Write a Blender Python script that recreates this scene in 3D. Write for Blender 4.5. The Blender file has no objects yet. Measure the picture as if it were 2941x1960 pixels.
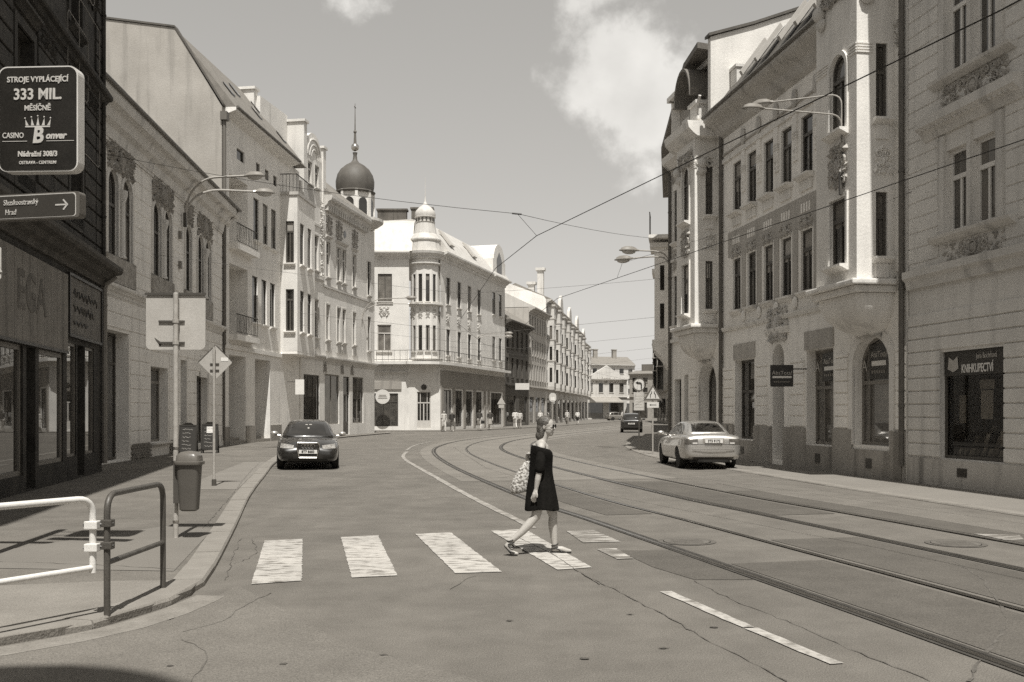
import bpy, bmesh, math, random
from mathutils import Vector, Matrix
from mathutils.bvhtree import BVHTree
random.seed(7)
sc = bpy.context.scene
COL = sc.collection
R = math.radians

# ------------------------------------------------------------------ camera, sky, sun, exposure
CAM_H = 1.72
cam = bpy.data.cameras.new('camera'); camo = bpy.data.objects.new('camera', cam); COL.objects.link(camo)
camo.location = (0, 0, CAM_H); camo.rotation_euler = (R(90), 0, 0)
cam.sensor_width = 36; cam.lens = 35; cam.shift_y = 0.0684; cam.clip_end = 3000; cam.clip_start = 0.05
sc.camera = camo

SUN = Vector((0.06, -0.5, 1.0)).normalized()          # towards the sun: high, behind the photographer
w = bpy.data.worlds.new('World'); sc.world = w; w.use_nodes = True
nt = w.node_tree; nt.nodes.clear()
def N(nt, kind, **kw):
    n = nt.nodes.new(kind)
    for k, v in kw.items(): setattr(n, k, v)
    return n
out = N(nt, 'ShaderNodeOutputWorld'); bg = N(nt, 'ShaderNodeBackground'); bg.inputs[1].default_value = 0.15
sky = N(nt, 'ShaderNodeTexSky'); sky.sky_type = 'NISHITA'; sky.sun_disc = False
sky.sun_elevation = math.asin(SUN.z); sky.sun_rotation = math.atan2(SUN.x, SUN.y)
sky.air_density = 1.0; sky.dust_density = 1.0; sky.ozone_density = 1.0
bw = N(nt, 'ShaderNodeRGBToBW')
L = nt.links.new
L(sky.outputs[0], bw.inputs[0])
tint = N(nt, 'ShaderNodeMix', data_type='RGBA'); tint.blend_type = 'MULTIPLY'; tint.inputs[0].default_value = 1
pw = N(nt, 'ShaderNodeMath', operation='POWER'); pw.inputs[1].default_value = 0.5; L(bw.outputs[0], pw.inputs[0])
pk = N(nt, 'ShaderNodeMath', operation='MULTIPLY'); pk.inputs[1].default_value = 1.25; L(pw.outputs[0], pk.inputs[0])
L(pk.outputs[0], tint.inputs[6]); tint.inputs[7].default_value = (1.03, 1.0, 0.945, 1)
# clouds: noise over the whole sky, one cumulus over the street
geo = N(nt, 'ShaderNodeTexCoord')
noi = N(nt, 'ShaderNodeTexNoise'); noi.inputs['Scale'].default_value = 8.5; noi.inputs['Detail'].default_value = 9; noi.inputs['Roughness'].default_value = 0.6
L(geo.outputs['Generated'], noi.inputs['Vector'])
def blob(c, rad):
    d = N(nt, 'ShaderNodeVectorMath', operation='SUBTRACT'); d.inputs[1].default_value = Vector(c).normalized()
    L(geo.outputs['Generated'], d.inputs[0])
    s = N(nt, 'ShaderNodeVectorMath', operation='MULTIPLY'); s.inputs[1].default_value = rad
    L(d.outputs[0], s.inputs[0])
    l = N(nt, 'ShaderNodeVectorMath', operation='LENGTH'); L(s.outputs[0], l.inputs[0])
    m = N(nt, 'ShaderNodeMapRange'); m.inputs[1].default_value = 0; m.inputs[2].default_value = 1.5; m.inputs[3].default_value = 1; m.inputs[4].default_value = 0
    L(l.outputs[1], m.inputs[0]); return m.outputs[0]
def mth(op, a, b):
    m = N(nt, 'ShaderNodeMath', operation=op)
    for i, x in enumerate((a, b)):
        if isinstance(x, (int, float)): m.inputs[i].default_value = x
        else: L(x, m.inputs[i])
    return m.outputs[0]
bl = mth('MAXIMUM', blob((0.122, 1, 0.325), (11.5, 8, 9.5)), mth('MULTIPLY', blob((0.085, 1, 0.43), (15, 10, 22)), 0.75))
bl = mth('MAXIMUM', bl, mth('MULTIPLY', blob((-0.16, 1, 0.44), (11, 10, 22)), 0.55))
n2 = mth('SUBTRACT', noi.outputs['Fac'], 0.5)
cl = mth('ADD', bl, mth('MULTIPLY', n2, 1.9))
mr = N(nt, 'ShaderNodeMapRange', interpolation_type='SMOOTHSTEP'); mr.inputs[1].default_value = 0.44; mr.inputs[2].default_value = 0.78
L(cl, mr.inputs[0])
cm = N(nt, 'ShaderNodeMix', data_type='RGBA')
shd = N(nt, 'ShaderNodeTexNoise'); shd.inputs['Scale'].default_value = 16; shd.inputs['Detail'].default_value = 6; L(geo.outputs['Generated'], shd.inputs['Vector'])
L(mth('MULTIPLY', mr.outputs[0], mth('ADD', mth('MULTIPLY', shd.outputs['Fac'], 0.9), 0.32)), cm.inputs[0]); L(tint.outputs[2], cm.inputs[6]); cm.inputs[7].default_value = (3.9, 3.8, 3.6, 1)
L(cm.outputs[2], bg.inputs[0]); L(bg.outputs[0], out.inputs[0])

sun = bpy.data.lights.new('sun', 'SUN'); sun.energy = 3.6; sun.angle = R(0.5); sun.color = (1.0, 0.975, 0.92)
suno = bpy.data.objects.new('sun', sun); COL.objects.link(suno)
suno.rotation_euler = SUN.to_track_quat('Z', 'Y').to_euler(); suno.location = (5, -30, 60)
sc.view_settings.view_transform = 'Standard'; sc.view_settings.look = 'None'
sc.view_settings.exposure = 0.62; sc.view_settings.gamma = 1
sc.cycles.use_denoising = False; sc.cycles.use_adaptive_sampling = True; sc.cycles.adaptive_threshold = 0.018; sc.cycles.max_bounces = 6

# ------------------------------------------------------------------ materials (all greys with the warm cast of the print)
def tone(g):
    t = min(1, max(0, g / 0.6))
    return (g * (1.10 - 0.07 * t), g, g * (0.865 + 0.085 * t), 1)
MATS = {}
def mat(key, g, rough=0.85, var=0.12, scale=1.2, bump=0.0, bscale=30, metal=0.0, streak=0.0, spec=0.4, g2=None, thr=None, coat=0.0, soft=0.04, stretch=None, blot=0.0, lane=0.0, grain=None, ior=None):
    if key in MATS: return MATS[key]
    m = bpy.data.materials.new(key); m.use_nodes = True; n = m.node_tree; b = n.nodes['Principled BSDF']; l = n.links.new
    b.inputs['Roughness'].default_value = rough; b.inputs['Metallic'].default_value = metal
    b.inputs['Specular IOR Level'].default_value = spec; b.inputs['Coat Weight'].default_value = coat; b.inputs['Coat Roughness'].default_value = 0.04
    tc = N(n, 'ShaderNodeTexCoord')
    nz = N(n, 'ShaderNodeTexNoise'); nz.inputs['Scale'].default_value = scale; nz.inputs['Detail'].default_value = 6; nz.inputs['Roughness'].default_value = 0.62
    if stretch:
        smp = N(n, 'ShaderNodeMapping'); smp.inputs['Scale'].default_value = stretch; l(tc.outputs['Object'], smp.inputs[0]); l(smp.outputs[0], nz.inputs['Vector'])
    else: l(tc.outputs['Object'], nz.inputs['Vector'])
    mr = N(n, 'ShaderNodeMapRange'); mr.inputs[1].default_value = 0.3; mr.inputs[2].default_value = 0.7
    if thr is not None:
        mr.inputs[1].default_value = thr - soft; mr.inputs[2].default_value = thr + soft
    l(nz.outputs['Fac'], mr.inputs[0])
    mx = N(n, 'ShaderNodeMix', data_type='RGBA'); l(mr.outputs[0], mx.inputs[0])
    mx.inputs[6].default_value = tone(g * (1 - var)) if g2 is None else tone(g2)
    mx.inputs[7].default_value = tone(g * (1 + var)) if g2 is None else tone(g)
    col = mx.outputs[2]
    # fine speckle
    sp = N(n, 'ShaderNodeTexNoise'); sp.inputs['Scale'].default_value = bscale * 2.2; sp.inputs['Detail'].default_value = 2
    l(tc.outputs['Object'], sp.inputs['Vector'])
    smr = N(n, 'ShaderNodeMapRange'); smr.inputs[1].default_value = 0.3; smr.inputs[2].default_value = 0.7; gr = (0.6 * var + 0.03) if grain is None else grain; smr.inputs[3].default_value = 1 - gr; smr.inputs[4].default_value = 1 + gr
    if ior: b.inputs['IOR'].default_value = ior
    l(sp.outputs['Fac'], smr.inputs[0])
    mm = N(n, 'ShaderNodeMix', data_type='RGBA'); mm.blend_type = 'MULTIPLY'; mm.inputs[0].default_value = 1
    l(col, mm.inputs[6]); l(smr.outputs[0], mm.inputs[7]); col = mm.outputs[2]
    if streak > 0:      # rain streaks and dirt with a shape of their own
        mp = N(n, 'ShaderNodeMapping'); mp.inputs['Scale'].default_value = (2.6, 2.6, 0.22); l(tc.outputs['Object'], mp.inputs[0])
        s2 = N(n, 'ShaderNodeTexNoise'); s2.inputs['Scale'].default_value = 1.0; s2.inputs['Detail'].default_value = 5; l(mp.outputs[0], s2.inputs['Vector'])
        r2 = N(n, 'ShaderNodeMapRange'); r2.inputs[1].default_value = 0.52; r2.inputs[2].default_value = 0.72; r2.inputs[3].default_value = 1; r2.inputs[4].default_value = 1 - streak
        l(s2.outputs['Fac'], r2.inputs[0])
        m3 = N(n, 'ShaderNodeMix', data_type='RGBA'); m3.blend_type = 'MULTIPLY'; m3.inputs[0].default_value = 1
        l(col, m3.inputs[6]); l(r2.outputs[0], m3.inputs[7]); col = m3.outputs[2]
    for amt, scl, sc3 in ((blot, 0.33, (1,1,1)), (lane, 1.0, (1.1,.06,1))):
        if amt > 0:
            mp2 = N(n, 'ShaderNodeMapping'); mp2.inputs['Scale'].default_value = sc3; l(tc.outputs['Object'], mp2.inputs[0])
            s3 = N(n, 'ShaderNodeTexNoise'); s3.inputs['Scale'].default_value = scl; s3.inputs['Detail'].default_value = 9; s3.inputs['Roughness'].default_value = .68; l(mp2.outputs[0], s3.inputs['Vector'])
            r3 = N(n, 'ShaderNodeMapRange'); r3.inputs[1].default_value = .3; r3.inputs[2].default_value = .7; r3.inputs[3].default_value = 1 - amt; r3.inputs[4].default_value = 1 + amt; l(s3.outputs['Fac'], r3.inputs[0])
            m4 = N(n, 'ShaderNodeMix', data_type='RGBA'); m4.blend_type = 'MULTIPLY'; m4.inputs[0].default_value = 1; l(col, m4.inputs[6]); l(r3.outputs[0], m4.inputs[7]); col = m4.outputs[2]
    l(col, b.inputs['Base Color'])
    if bump > 0:
        bn = N(n, 'ShaderNodeTexNoise'); bn.inputs['Scale'].default_value = bscale; bn.inputs['Detail'].default_value = 4
        l(tc.outputs['Object'], bn.inputs['Vector'])
        bp = N(n, 'ShaderNodeBump'); bp.inputs['Strength'].default_value = bump; bp.inputs['Distance'].default_value = 0.02
        l(bn.outputs['Fac'], bp.inputs['Height']); l(bp.outputs[0], b.inputs['Normal'])
    MATS[key] = m; return m
def plaster(g, streak=0.14, var=0.07):
    return mat('plaster_%03d_%02d' % (round(g * 1000), round(streak * 100)), g, 0.92, var, 0.9, 0.35, 14, streak=min(.5, streak*1.7+.04), spec=0.15, blot=.10)
def paint(g, rough=0.4): return mat('paint_%03d_%02d' % (round(g * 1000), round(rough * 100)), g, rough, 0.08, 3, 0.0, 30)
def metal(g, rough=0.35): return mat('metal_%03d_%02d' % (round(g * 1000), round(rough * 100)), g, rough, 0.1, 6, 0.0, 40, metal=1.0)
def glass_mat(key, g, rough=0.04, spec=0.9, wavy=0.02):
    if key in MATS: return MATS[key]
    m = mat(key, g, rough, 0.35, 0.9, wavy, 0.8, spec=spec); return m
GLASS = glass_mat('window_glass', 0.022)
GLASS_LT = glass_mat('curtained_glass', 0.14, 0.08)
GLASS_SHOP = mat('shop_glass', .05, .012, .6, 1.1, .010, .8, spec=.5, ior=2.1)
def clear_glass():
    if 'clear_glass' in MATS: return MATS['clear_glass']
    m = bpy.data.materials.new('clear_glass'); m.use_nodes = True; n = m.node_tree; n.nodes.clear()
    o = N(n, 'ShaderNodeOutputMaterial'); t = N(n, 'ShaderNodeBsdfTransparent'); t.inputs[0].default_value = tone(0.82)
    g = N(n, 'ShaderNodeBsdfGlossy'); g.inputs['Roughness'].default_value = 0.02
    f = N(n, 'ShaderNodeFresnel'); f.inputs[0].default_value = 1.5; x = N(n, 'ShaderNodeMixShader')
    tc = N(n, 'ShaderNodeTexCoord'); nz = N(n, 'ShaderNodeTexNoise'); nz.inputs['Scale'].default_value = 0.9
    bp = N(n, 'ShaderNodeBump'); bp.inputs['Strength'].default_value = 0.02
    n.links.new(tc.outputs['Object'], nz.inputs['Vector']); n.links.new(nz.outputs['Fac'], bp.inputs['Height']); n.links.new(bp.outputs[0], g.inputs['Normal'])
    n.links.new(f.outputs[0], x.inputs[0]); n.links.new(t.outputs[0], x.inputs[1]); n.links.new(g.outputs[0], x.inputs[2]); n.links.new(x.outputs[0], o.inputs[0])
    MATS['clear_glass'] = m; return m
WHITE = paint(0.72, 0.45); BLACK = paint(0.02, 0.5); DGREY = paint(0.07, 0.5); MGREY = paint(0.2, 0.55); LGREY = paint(0.42, 0.5)
STEEL = metal(0.45, 0.4); CHROME = metal(0.8, 0.12); IRON = mat('iron', 0.06, 0.5, 0.2, 8, metal=0.7)
FRAME_W = paint(0.5, 0.5); FRAME_D = paint(0.08, 0.5)

# ------------------------------------------------------------------ mesh helpers
class MB:
    def __init__(s): s.v = []; s.f = []
    def add(s, vs, fs):
        o = len(s.v); s.v += [tuple(p) for p in vs]; s.f += [tuple(i + o for i in f) for f in fs]; return s
    def box(s, x0, x1, y0, y1, z0, z1):
        return s.add([(x0,y0,z0),(x1,y0,z0),(x1,y1,z0),(x0,y1,z0),(x0,y0,z1),(x1,y0,z1),(x1,y1,z1),(x0,y1,z1)],
                     [(0,3,2,1),(4,5,6,7),(0,1,5,4),(1,2,6,5),(2,3,7,6),(3,0,4,7)])
    def poly(s, pts): return s.add(pts, [tuple(range(len(pts)))])
    def prism(s, pts, z0, z1):            # xy outline (counter-clockwise) raised from z0 to z1
        n = len(pts)
        return s.add([(x,y,z0) for x,y in pts] + [(x,y,z1) for x,y in pts],
                     [tuple(range(n))[::-1], tuple(range(n, 2*n))] + [(i,(i+1)%n,n+(i+1)%n,n+i) for i in range(n)])
    def ext_x(s, prof, x0, x1):           # (y,z) profile drawn along x
        n = len(prof)
        return s.add([(x0,y,z) for y,z in prof] + [(x1,y,z) for y,z in prof],
                     [tuple(range(n)), tuple(range(n, 2*n))[::-1]] + [(i,n+i,n+(i+1)%n,(i+1)%n) for i in range(n)])
    def ext_y(s, prof, y0, y1):           # (x,z) profile drawn along y
        n = len(prof)
        return s.add([(x,y0,z) for x,z in prof] + [(x,y1,z) for x,z in prof],
                     [tuple(range(n))[::-1], tuple(range(n, 2*n))] + [(i,(i+1)%n,n+(i+1)%n,n+i) for i in range(n)])
    def tube(s, pts, r, seg=8, cap=True):
        pts = [Vector(p) for p in pts]; n = len(pts); rs = r if isinstance(r, (list, tuple)) else [r] * n
        up = None; o = len(s.v)
        for i, p in enumerate(pts):
            t = (pts[min(i+1, n-1)] - pts[max(i-1, 0)]).normalized()
            if up is None: up = Vector((0,0,1)) if abs(t.z) < 0.9 else Vector((1,0,0))
            a = t.cross(up).normalized(); b = a.cross(t).normalized(); up = b
            for k in range(seg):
                an = 2*math.pi*k/seg; s.v.append(tuple(p + (a*math.cos(an) + b*math.sin(an))*rs[i]))
        for i in range(n-1):
            for k in range(seg):
                k2 = (k+1) % seg; s.f.append((o+i*seg+k, o+i*seg+k2, o+(i+1)*seg+k2, o+(i+1)*seg+k))
        if cap: s.f.append(tuple(o+k for k in range(seg))[::-1]); s.f.append(tuple(o+(n-1)*seg+k for k in range(seg)))
        return s
    def lathe(s, prof, c=(0,0,0), seg=16, axis='z', sc=(1,1,1)):
        o = len(s.v)
        for r, z in prof:
            for k in range(seg):
                a = 2*math.pi*k/seg; x, y = r*math.cos(a)*sc[0], r*math.sin(a)*sc[1]
                p = (x,y,z) if axis == 'z' else ((z,x,y) if axis == 'x' else (y,z,x))
                s.v.append((c[0]+p[0], c[1]+p[1], c[2]+p[2]))
        m = len(prof)
        for i in range(m-1):
            for k in range(seg):
                k2 = (k+1) % seg; s.f.append((o+i*seg+k, o+i*seg+k2, o+(i+1)*seg+k2, o+(i+1)*seg+k))
        s.f.append(tuple(o+k for k in range(seg))[::-1]); s.f.append(tuple(o+(m-1)*seg+k for k in range(seg))); return s
    def ball(s, c, r, seg=8, rings=6):
        r = (r, r, r) if isinstance(r, (int, float)) else r
        prof = [(max(1e-4, math.sin(math.pi*i/rings)), -math.cos(math.pi*i/rings)) for i in range(rings+1)]
        o = len(s.v); s.lathe(prof, seg=seg)
        for i in range(o, len(s.v)):
            x, y, z = s.v[i]; s.v[i] = (c[0]+x*r[0], c[1]+y*r[1], c[2]+z*r[2])
        return s
    def mesh(s, name):
        me = bpy.data.meshes.new(name); me.from_pydata(s.v, [], s.f); me.update(); return me
    def build(s, name, material, parent=None, M=None, smooth=False, fix=False, bevel=0.0):
        me = s.mesh(name)
        if fix or bevel:
            bm = bmesh.new(); bm.from_mesh(me)
            if fix: bmesh.ops.remove_doubles(bm, verts=bm.verts, dist=1e-5)
            bmesh.ops.recalc_face_normals(bm, faces=bm.faces)
            if bevel: bmesh.ops.bevel(bm, geom=[e for e in bm.edges if e.is_manifold and e.calc_face_angle(0) > 0.6], offset=bevel, segments=2, affect='EDGES', profile=0.6)
            bm.to_mesh(me); bm.free()
        return link(name, me, material, parent, M, smooth)
def link(name, me, material, parent=None, M=None, smooth=False):
    if material is not None and not me.materials: me.materials.append(material)
    if smooth:
        me.polygons.foreach_set('use_smooth', [True] * len(me.polygons))
        try: me.set_sharp_from_angle(angle=R(40))
        except Exception: pass
    o = bpy.data.objects.new(name, me); COL.objects.link(o)
    if parent is not None: o.parent = parent
    if M is not None: o.matrix_local = M
    return o
def tag(o, label=None, cat=None, group=None, kind=None):
    if label: o['label'] = label
    if cat: o['category'] = cat
    if group: o['group'] = group
    if kind: o['kind'] = kind
    return o
def thing(name, label, cat, loc=(0,0,0), rotz=0.0, group=None):
    o = bpy.data.objects.new(name, None); COL.objects.link(o); o.location = loc; o.rotation_euler = (0,0,rotz)
    o.empty_display_size = 0.3
    return tag(o, label, cat, group)
def struct(name, mb, m, label=None):
    o = mb.build(name, m); o['kind'] = 'structure'; o['label'] = label or name.replace('_', ' '); return o
def bake(name, me, mods):
    o = bpy.data.objects.new(name + '_tmp', me); COL.objects.link(o)
    for kind, kw in mods:
        md = o.modifiers.new(kind, kind)
        for k, v in kw.items(): setattr(md, k, v)
    dg = bpy.context.evaluated_depsgraph_get(); dg.update()
    nm = bpy.data.meshes.new_from_object(o.evaluated_get(dg)); nm.name = name
    bpy.data.objects.remove(o); return nm
def text_mesh(txt, size, bold=0.0, depth=0.004, align='CENTER', sx=1.0, shear=0.0):
    cu = bpy.data.curves.new('lettering', 'FONT'); cu.body = txt; cu.size = size; cu.align_x = align; cu.align_y = 'CENTER'
    cu.extrude = depth; cu.offset = bold; cu.resolution_u = 3; cu.shear = shear
    o = bpy.data.objects.new('lettering_tmp', cu); COL.objects.link(o)
    dg = bpy.context.evaluated_depsgraph_get(); dg.update()
    me = bpy.data.meshes.new_from_object(o.evaluated_get(dg)); bpy.data.objects.remove(o); me.name = 'lettering'
    me.materials.clear()
    if sx != 1.0: me.transform(Matrix.Diagonal((sx,1,1,1)))
    return me
def lettering(txt, size, x, y, z, material, parent, M=None, **kw):     # stands in the xz plane, read from -y
    me = text_mesh(txt, size, **kw)
    me.transform(Matrix.Translation((x,y,z)) @ Matrix.Rotation(R(90), 4, 'X'))
    return link('lettering', me, material, parent, M)

# ------------------------------------------------------------------ photograph-to-place geometry (used once, to measure)
F = 2941 * 35 / 36; CX = 1470.5; HY = 1181.0
CROPS = {1:(0,0,.4463),2:(0,650,.4783),3:(500,250,.3827),4:(550,750,.4145),5:(950,480,.5102),6:(1400,700,.3699),7:(1850,100,.4464),
         8:(1800,750,.4147),9:(2250,0,.5103),10:(2250,750,.4782),11:(1300,1150,.3381),12:(0,1300,.4208),13:(700,1400,.425),14:(1700,1400,.5274),
         15:(1720,1060,.2041),16:(760,1190,.1148),17:(1420,780,.2934),18:(0,550,.5740),19:(280,250,.3827),20:(1900,180,.1913),21:(1870,880,.2679)}
def q(n, x, y): a, b, s = CROPS[n]; return a + s*x, b + s*y
def G(px, py, z=0.0):
    Y = F * (CAM_H - z) / (py - HY); return ((px - CX) / F * Y, Y)
def ZP(py, Y): return CAM_H + (HY - py) / F * Y
KERB = 0.065
S_ = (CAM_H - 0.10) / CAM_H
def W(x, y): return (x * S_, y * S_)

class Panel:
    """an upright wall piece from the left to the right end (as seen from the street) with real openings"""
    def __init__(s, house, PL, PR, z0, z1, rd=0.13):
        rd = min(rd, .14)
        s.t = house; s.PL = Vector((PL[0], PL[1], 0)); s.PR = Vector((PR[0], PR[1], 0))
        d = s.PR - s.PL; s.L = d.length; s.d = d / s.L; s.ang = math.atan2(d.y, d.x)
        s.z0 = z0; s.z1 = z1; s.rd = rd; s.ops = []
        base = Matrix.Translation(house.location) @ Matrix.Rotation(house.rotation_euler.z, 4, 'Z')
        s.M = base.inverted() @ (Matrix.Translation(s.PL) @ Matrix.Rotation(s.ang, 4, 'Z'))
    def u(s, px):
        k = (px - CX) / F; return (k*s.PL.y - s.PL.x) / (s.d.x - k*s.d.y)
    def z(s, px, py): return ZP(py, (s.PL + s.d*s.u(px)).y)
    def uz(s, n, x, y): px, py = q(n, x, y); return s.u(px), s.z(px, py)
    def world(s, u, w=0.0):
        nrm = Vector((s.d.y, -s.d.x, 0)); return s.PL + s.d*u + nrm*w         # w: out towards the street
    def op(s, u0, u1, z0, z1, arch=0.0, **kw):
        o = dict(u0=u0, u1=u1, z0=z0, z1=z1, arch=arch); o.update(kw); s.ops.append(o); return o
    def row(s, n, xs, ref, yt, yb, **kw):
        u0, zt = s.uz(n, 0.5*(xs[ref][0]+xs[ref][1]), yt); _, zb = s.uz(n, 0.5*(xs[ref][0]+xs[ref][1]), yb)
        for a, b in xs: s.op(s.u(q(n, a, 0)[0]), s.u(q(n, b, 0)[0]), zb, zt, **kw)
        return zb, zt
    def wall(s, m, name='wall', depth=None, cap=True):
        mb = MB(); us = {0.0, s.L}; zs = {s.z0, s.z1}
        for o in s.ops: us |= {o['u0'], o['u1']}; zs |= {o['z0'], o['z1']}
        us = sorted(x for x in us if -1e-6 <= x <= s.L + 1e-6); zs = sorted(x for x in zs if s.z0 - 1e-6 <= x <= s.z1 + 1e-6)
        for i in range(len(us)-1):
            for j in range(len(zs)-1):
                a, b, c, e = us[i], us[i+1], zs[j], zs[j+1]
                if b - a < 1e-5 or e - c < 1e-5: continue
                cu, cz = (a+b)/2, (c+e)/2
                if any(o['u0'] < cu < o['u1'] and o['z0'] < cz < o['z1'] for o in s.ops): continue
                mb.poly([(a,0,c),(b,0,c),(b,0,e),(a,0,e)])
        for o in s.ops:
            a, b, c, e = o['u0'], o['u1'], o['z0'], o['z1']; rd = o.get('rd', s.rd); arc = arch_pts(o)
            for (x, z), (x2, z2) in zip(arc[:-1], arc[1:]):
                if o['arch'] > 0 and (z < e - 1e-4 or z2 < e - 1e-4) and z >= e - o['arch'] - 1e-6 and z2 >= e - o['arch'] - 1e-6:
                    mb.poly([(x,0,z),(x,0,e),(x2,0,e),(x2,0,z2)] if x < x2 else [(x2,0,z2),(x2,0,e),(x,0,e),(x,0,z)])
            loop = [(a,c)] + arc + [(b,c)]
            for (x, z), (x2, z2) in zip(loop, loop[1:] + loop[:1]):
                mb.poly([(x,0,z),(x2,0,z2),(x2,rd,z2),(x,rd,z)])
        if depth:
            D = depth
            mb.poly([(0,0,s.z0),(0,0,s.z1),(0,D,s.z1),(0,D,s.z0)]); mb.poly([(s.L,0,s.z0),(s.L,D,s.z0),(s.L,D,s.z1),(s.L,0,s.z1)])
            mb.poly([(0,D,s.z0),(0,D,s.z1),(s.L,D,s.z1),(s.L,D,s.z0)])
            if cap: mb.poly([(0,0.3,s.z1-.02),(s.L,0.3,s.z1-.02),(s.L,D,s.z1-.02),(0,D,s.z1-.02)])
        return mb.build(name, m, s.t, s.M)
    def windows(s, detail=True):
        for o in s.ops:
            if o.get('style') == 'none': continue
            window(s, o, detail)
    def part(s, name, mb, m, **kw): return mb.build(name, m, s.t, s.M, **kw)
    def band(s, z0, z1, out, m, name='string_course', u0=0.0, u1=None, ends=0.0):
        mb = MB(); mb.box(u0-ends, (s.L if u1 is None else u1)+ends, -out, 0.02, z0, z1); return s.part(name, mb, m)
    def cornice(s, z, h, out, m, name='cornice', u0=0.0, u1=None, ends=0.0, dentils=0.0):
        u1 = s.L if u1 is None else u1; mb = MB(); o = out
        prof = [(0.02,z-h),(-0.12*o,z-h),(-0.2*o,z-.72*h),(-.45*o,z-.62*h),(-.62*o,z-.4*h),(-.9*o,z-.34*h),(-o,z-.2*h),(-o,z),(0.02,z)]
        mb.ext_x(prof[::-1], u0-ends, u1+ends); c = s.part(name, mb, m)
        if dentils:
            k = 0
            while u0 + k*dentils*2 + dentils < u1:
                d = MB(); x = u0 + k*dentils*2 + dentils*.5; d.box(x, x+dentils, -.5*o, 0.0, z-.98*h, z-.63*h); s.part('bracket', d, m); k += 1
        return c
    def pipe(s, u, z0, z1, m, r=0.06, out=0.09):
        p = MB(); p.tube([(u,-out,z0),(u,-out,z1-.35),(u,-out-.05,z1-.2),(u,-out-.3,z1)], r, 8); o = s.part('downpipe', p, m, smooth=True)
        for zz in [z0 + (z1-z0)*k/5 for k in (.6, 1.8, 3, 4.2)]:
            c = MB(); c.lathe([(r+.015,0),(r+.015,.05)], (u,-out,zz), 8); c.box(u-.015,u+.015,-out,0,zz+.01,zz+.04); x = c.build('pipe_clip', m, o)
        return o
    def rustic(s, z0, z1, course, m, proud=0.025, joint=0.03, u0=0.0, u1=None, margin=0.0, blocks=None):
        """rusticated courses, each block a piece of its own, joints recessed"""
        u1 = s.L if u1 is None else u1; z = z0; k = 0
        while z < z1 - 0.05:
            za, zb = z + joint/2, min(z + course, z1) - joint/2
            cuts = [(u0, u1)]
            for o in s.ops:
                mg = o.get('margin', margin)
                if o['z0'] - mg < zb and o['z1'] + mg > za:
                    new = []
                    for a, b in cuts:
                        c, d = o['u0'] - mg, o['u1'] + mg
                        if d <= a or c >= b: new.append((a, b)); continue
                        if c - a > .06: new.append((a, c))
                        if b - d > .06: new.append((d, b))
                    cuts = new
            for a, b in cuts:
                segs = [(a, b)]
                if blocks:
                    nb = max(1, round((b-a)/blocks)); off = 0.0
                    ed = [a + (b-a)*i/nb for i in range(nb+1)]; segs = list(zip(ed[:-1], ed[1:]))
                for x, y in segs:
                    bm = MB(); j = joint/2 if blocks else 0
                    xa, xb = x + (j if x > a else 0), y - (j if y < b else 0); c = min(.015, (zb-za)/3)
                    bm.ext_x([(-proud,zb-c),(-proud+c,zb),(0.01,zb),(0.01,za),(-proud+c,za),(-proud,za+c)][::-1], xa, xb); s.part('stone_block', bm, m)
            z += course; k += 1
    def relief(s, u0, u1, z0, z1, m, out=0.07, n=None, seed=1, name='stucco_relief'):
        """carved foliage, scrolls and a cartouche, mirrored about the middle"""
        rn = random.Random(seed); mb = MB(); wd, ht = u1-u0, z1-z0; n = n or int(14 + wd*ht*22); k_ = min(wd, ht)**.5
        for i in range(int(n*1.5)):
            x, z = rn.uniform(.04,.96), rn.uniform(.04,.96); a = rn.uniform(0, 6.28); l_ = rn.uniform(.10,.24)*k_; w_ = l_*rn.uniform(.3,.5); h_ = out*rn.uniform(.6,1.4)
            for sg in (1, -1):
                cx, cz = u0+wd*(x if sg > 0 else 1-x), z0+ht*z; d = Vector((math.cos(a)*sg, 0, math.sin(a))); q_ = Vector((-math.sin(a), 0, math.cos(a)*sg)); c = Vector((cx, 0, cz))
                pts = [c-d*l_*.5, c+q_*w_, c+d*l_*.6-Vector((0,h_*.5,0)), c-q_*w_]; top = c-d*l_*.05-Vector((0,h_,0))
                mb.add(pts+[top], [(0,1,4),(1,2,4),(2,3,4),(3,0,4)])
        for i in range(max(1, int(n/9))):
            x, z = rn.uniform(.1,.45), rn.uniform(.12,.88); r_ = rn.uniform(.08,.15)*k_
            for sg in (1, -1):
                cx, cz = u0+wd*(x if sg > 0 else 1-x), z0+ht*z
                mb.tube([(cx+sg*r_*(1-t/14)*math.cos(t*.7), -out*.6, cz+r_*(1-t/14)*math.sin(t*.7)) for t in range(12)], r_*.2, 5)
        c = (u0+wd*.5, z0+ht*.5); ra, rb = min(wd*.16, ht*.3), min(ht*.34, wd*.3)
        mb.ball((c[0], -out*.2, c[1]), (ra*.8, out*1.2, rb*.8), 8, 6); mb.tube([(c[0]+ra*math.cos(t*.45), -out*.7, c[1]+rb*math.sin(t*.45)) for t in range(15)], ra*.16, 5)
        return s.part(name, mb, m)
def arch_pts(o, seg=10, inset=0.0):
    a, b, e = o['u0']+inset, o['u1']-inset, o['z1']-inset; h = o['arch']
    if h <= 0: return [(a, e), (b, e)]
    w2 = (b-a)/2; h = max(.02, h - (0 if h < w2 else 0)); c = (a+b)/2
    return [(c - w2*math.cos(math.pi*i/seg), e - h + h*math.sin(math.pi*i/seg)) for i in range(seg+1)]
GLASS_MID = glass_mat('net_curtain_glass', 0.07, 0.05)
GR = random.Random(11)
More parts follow.
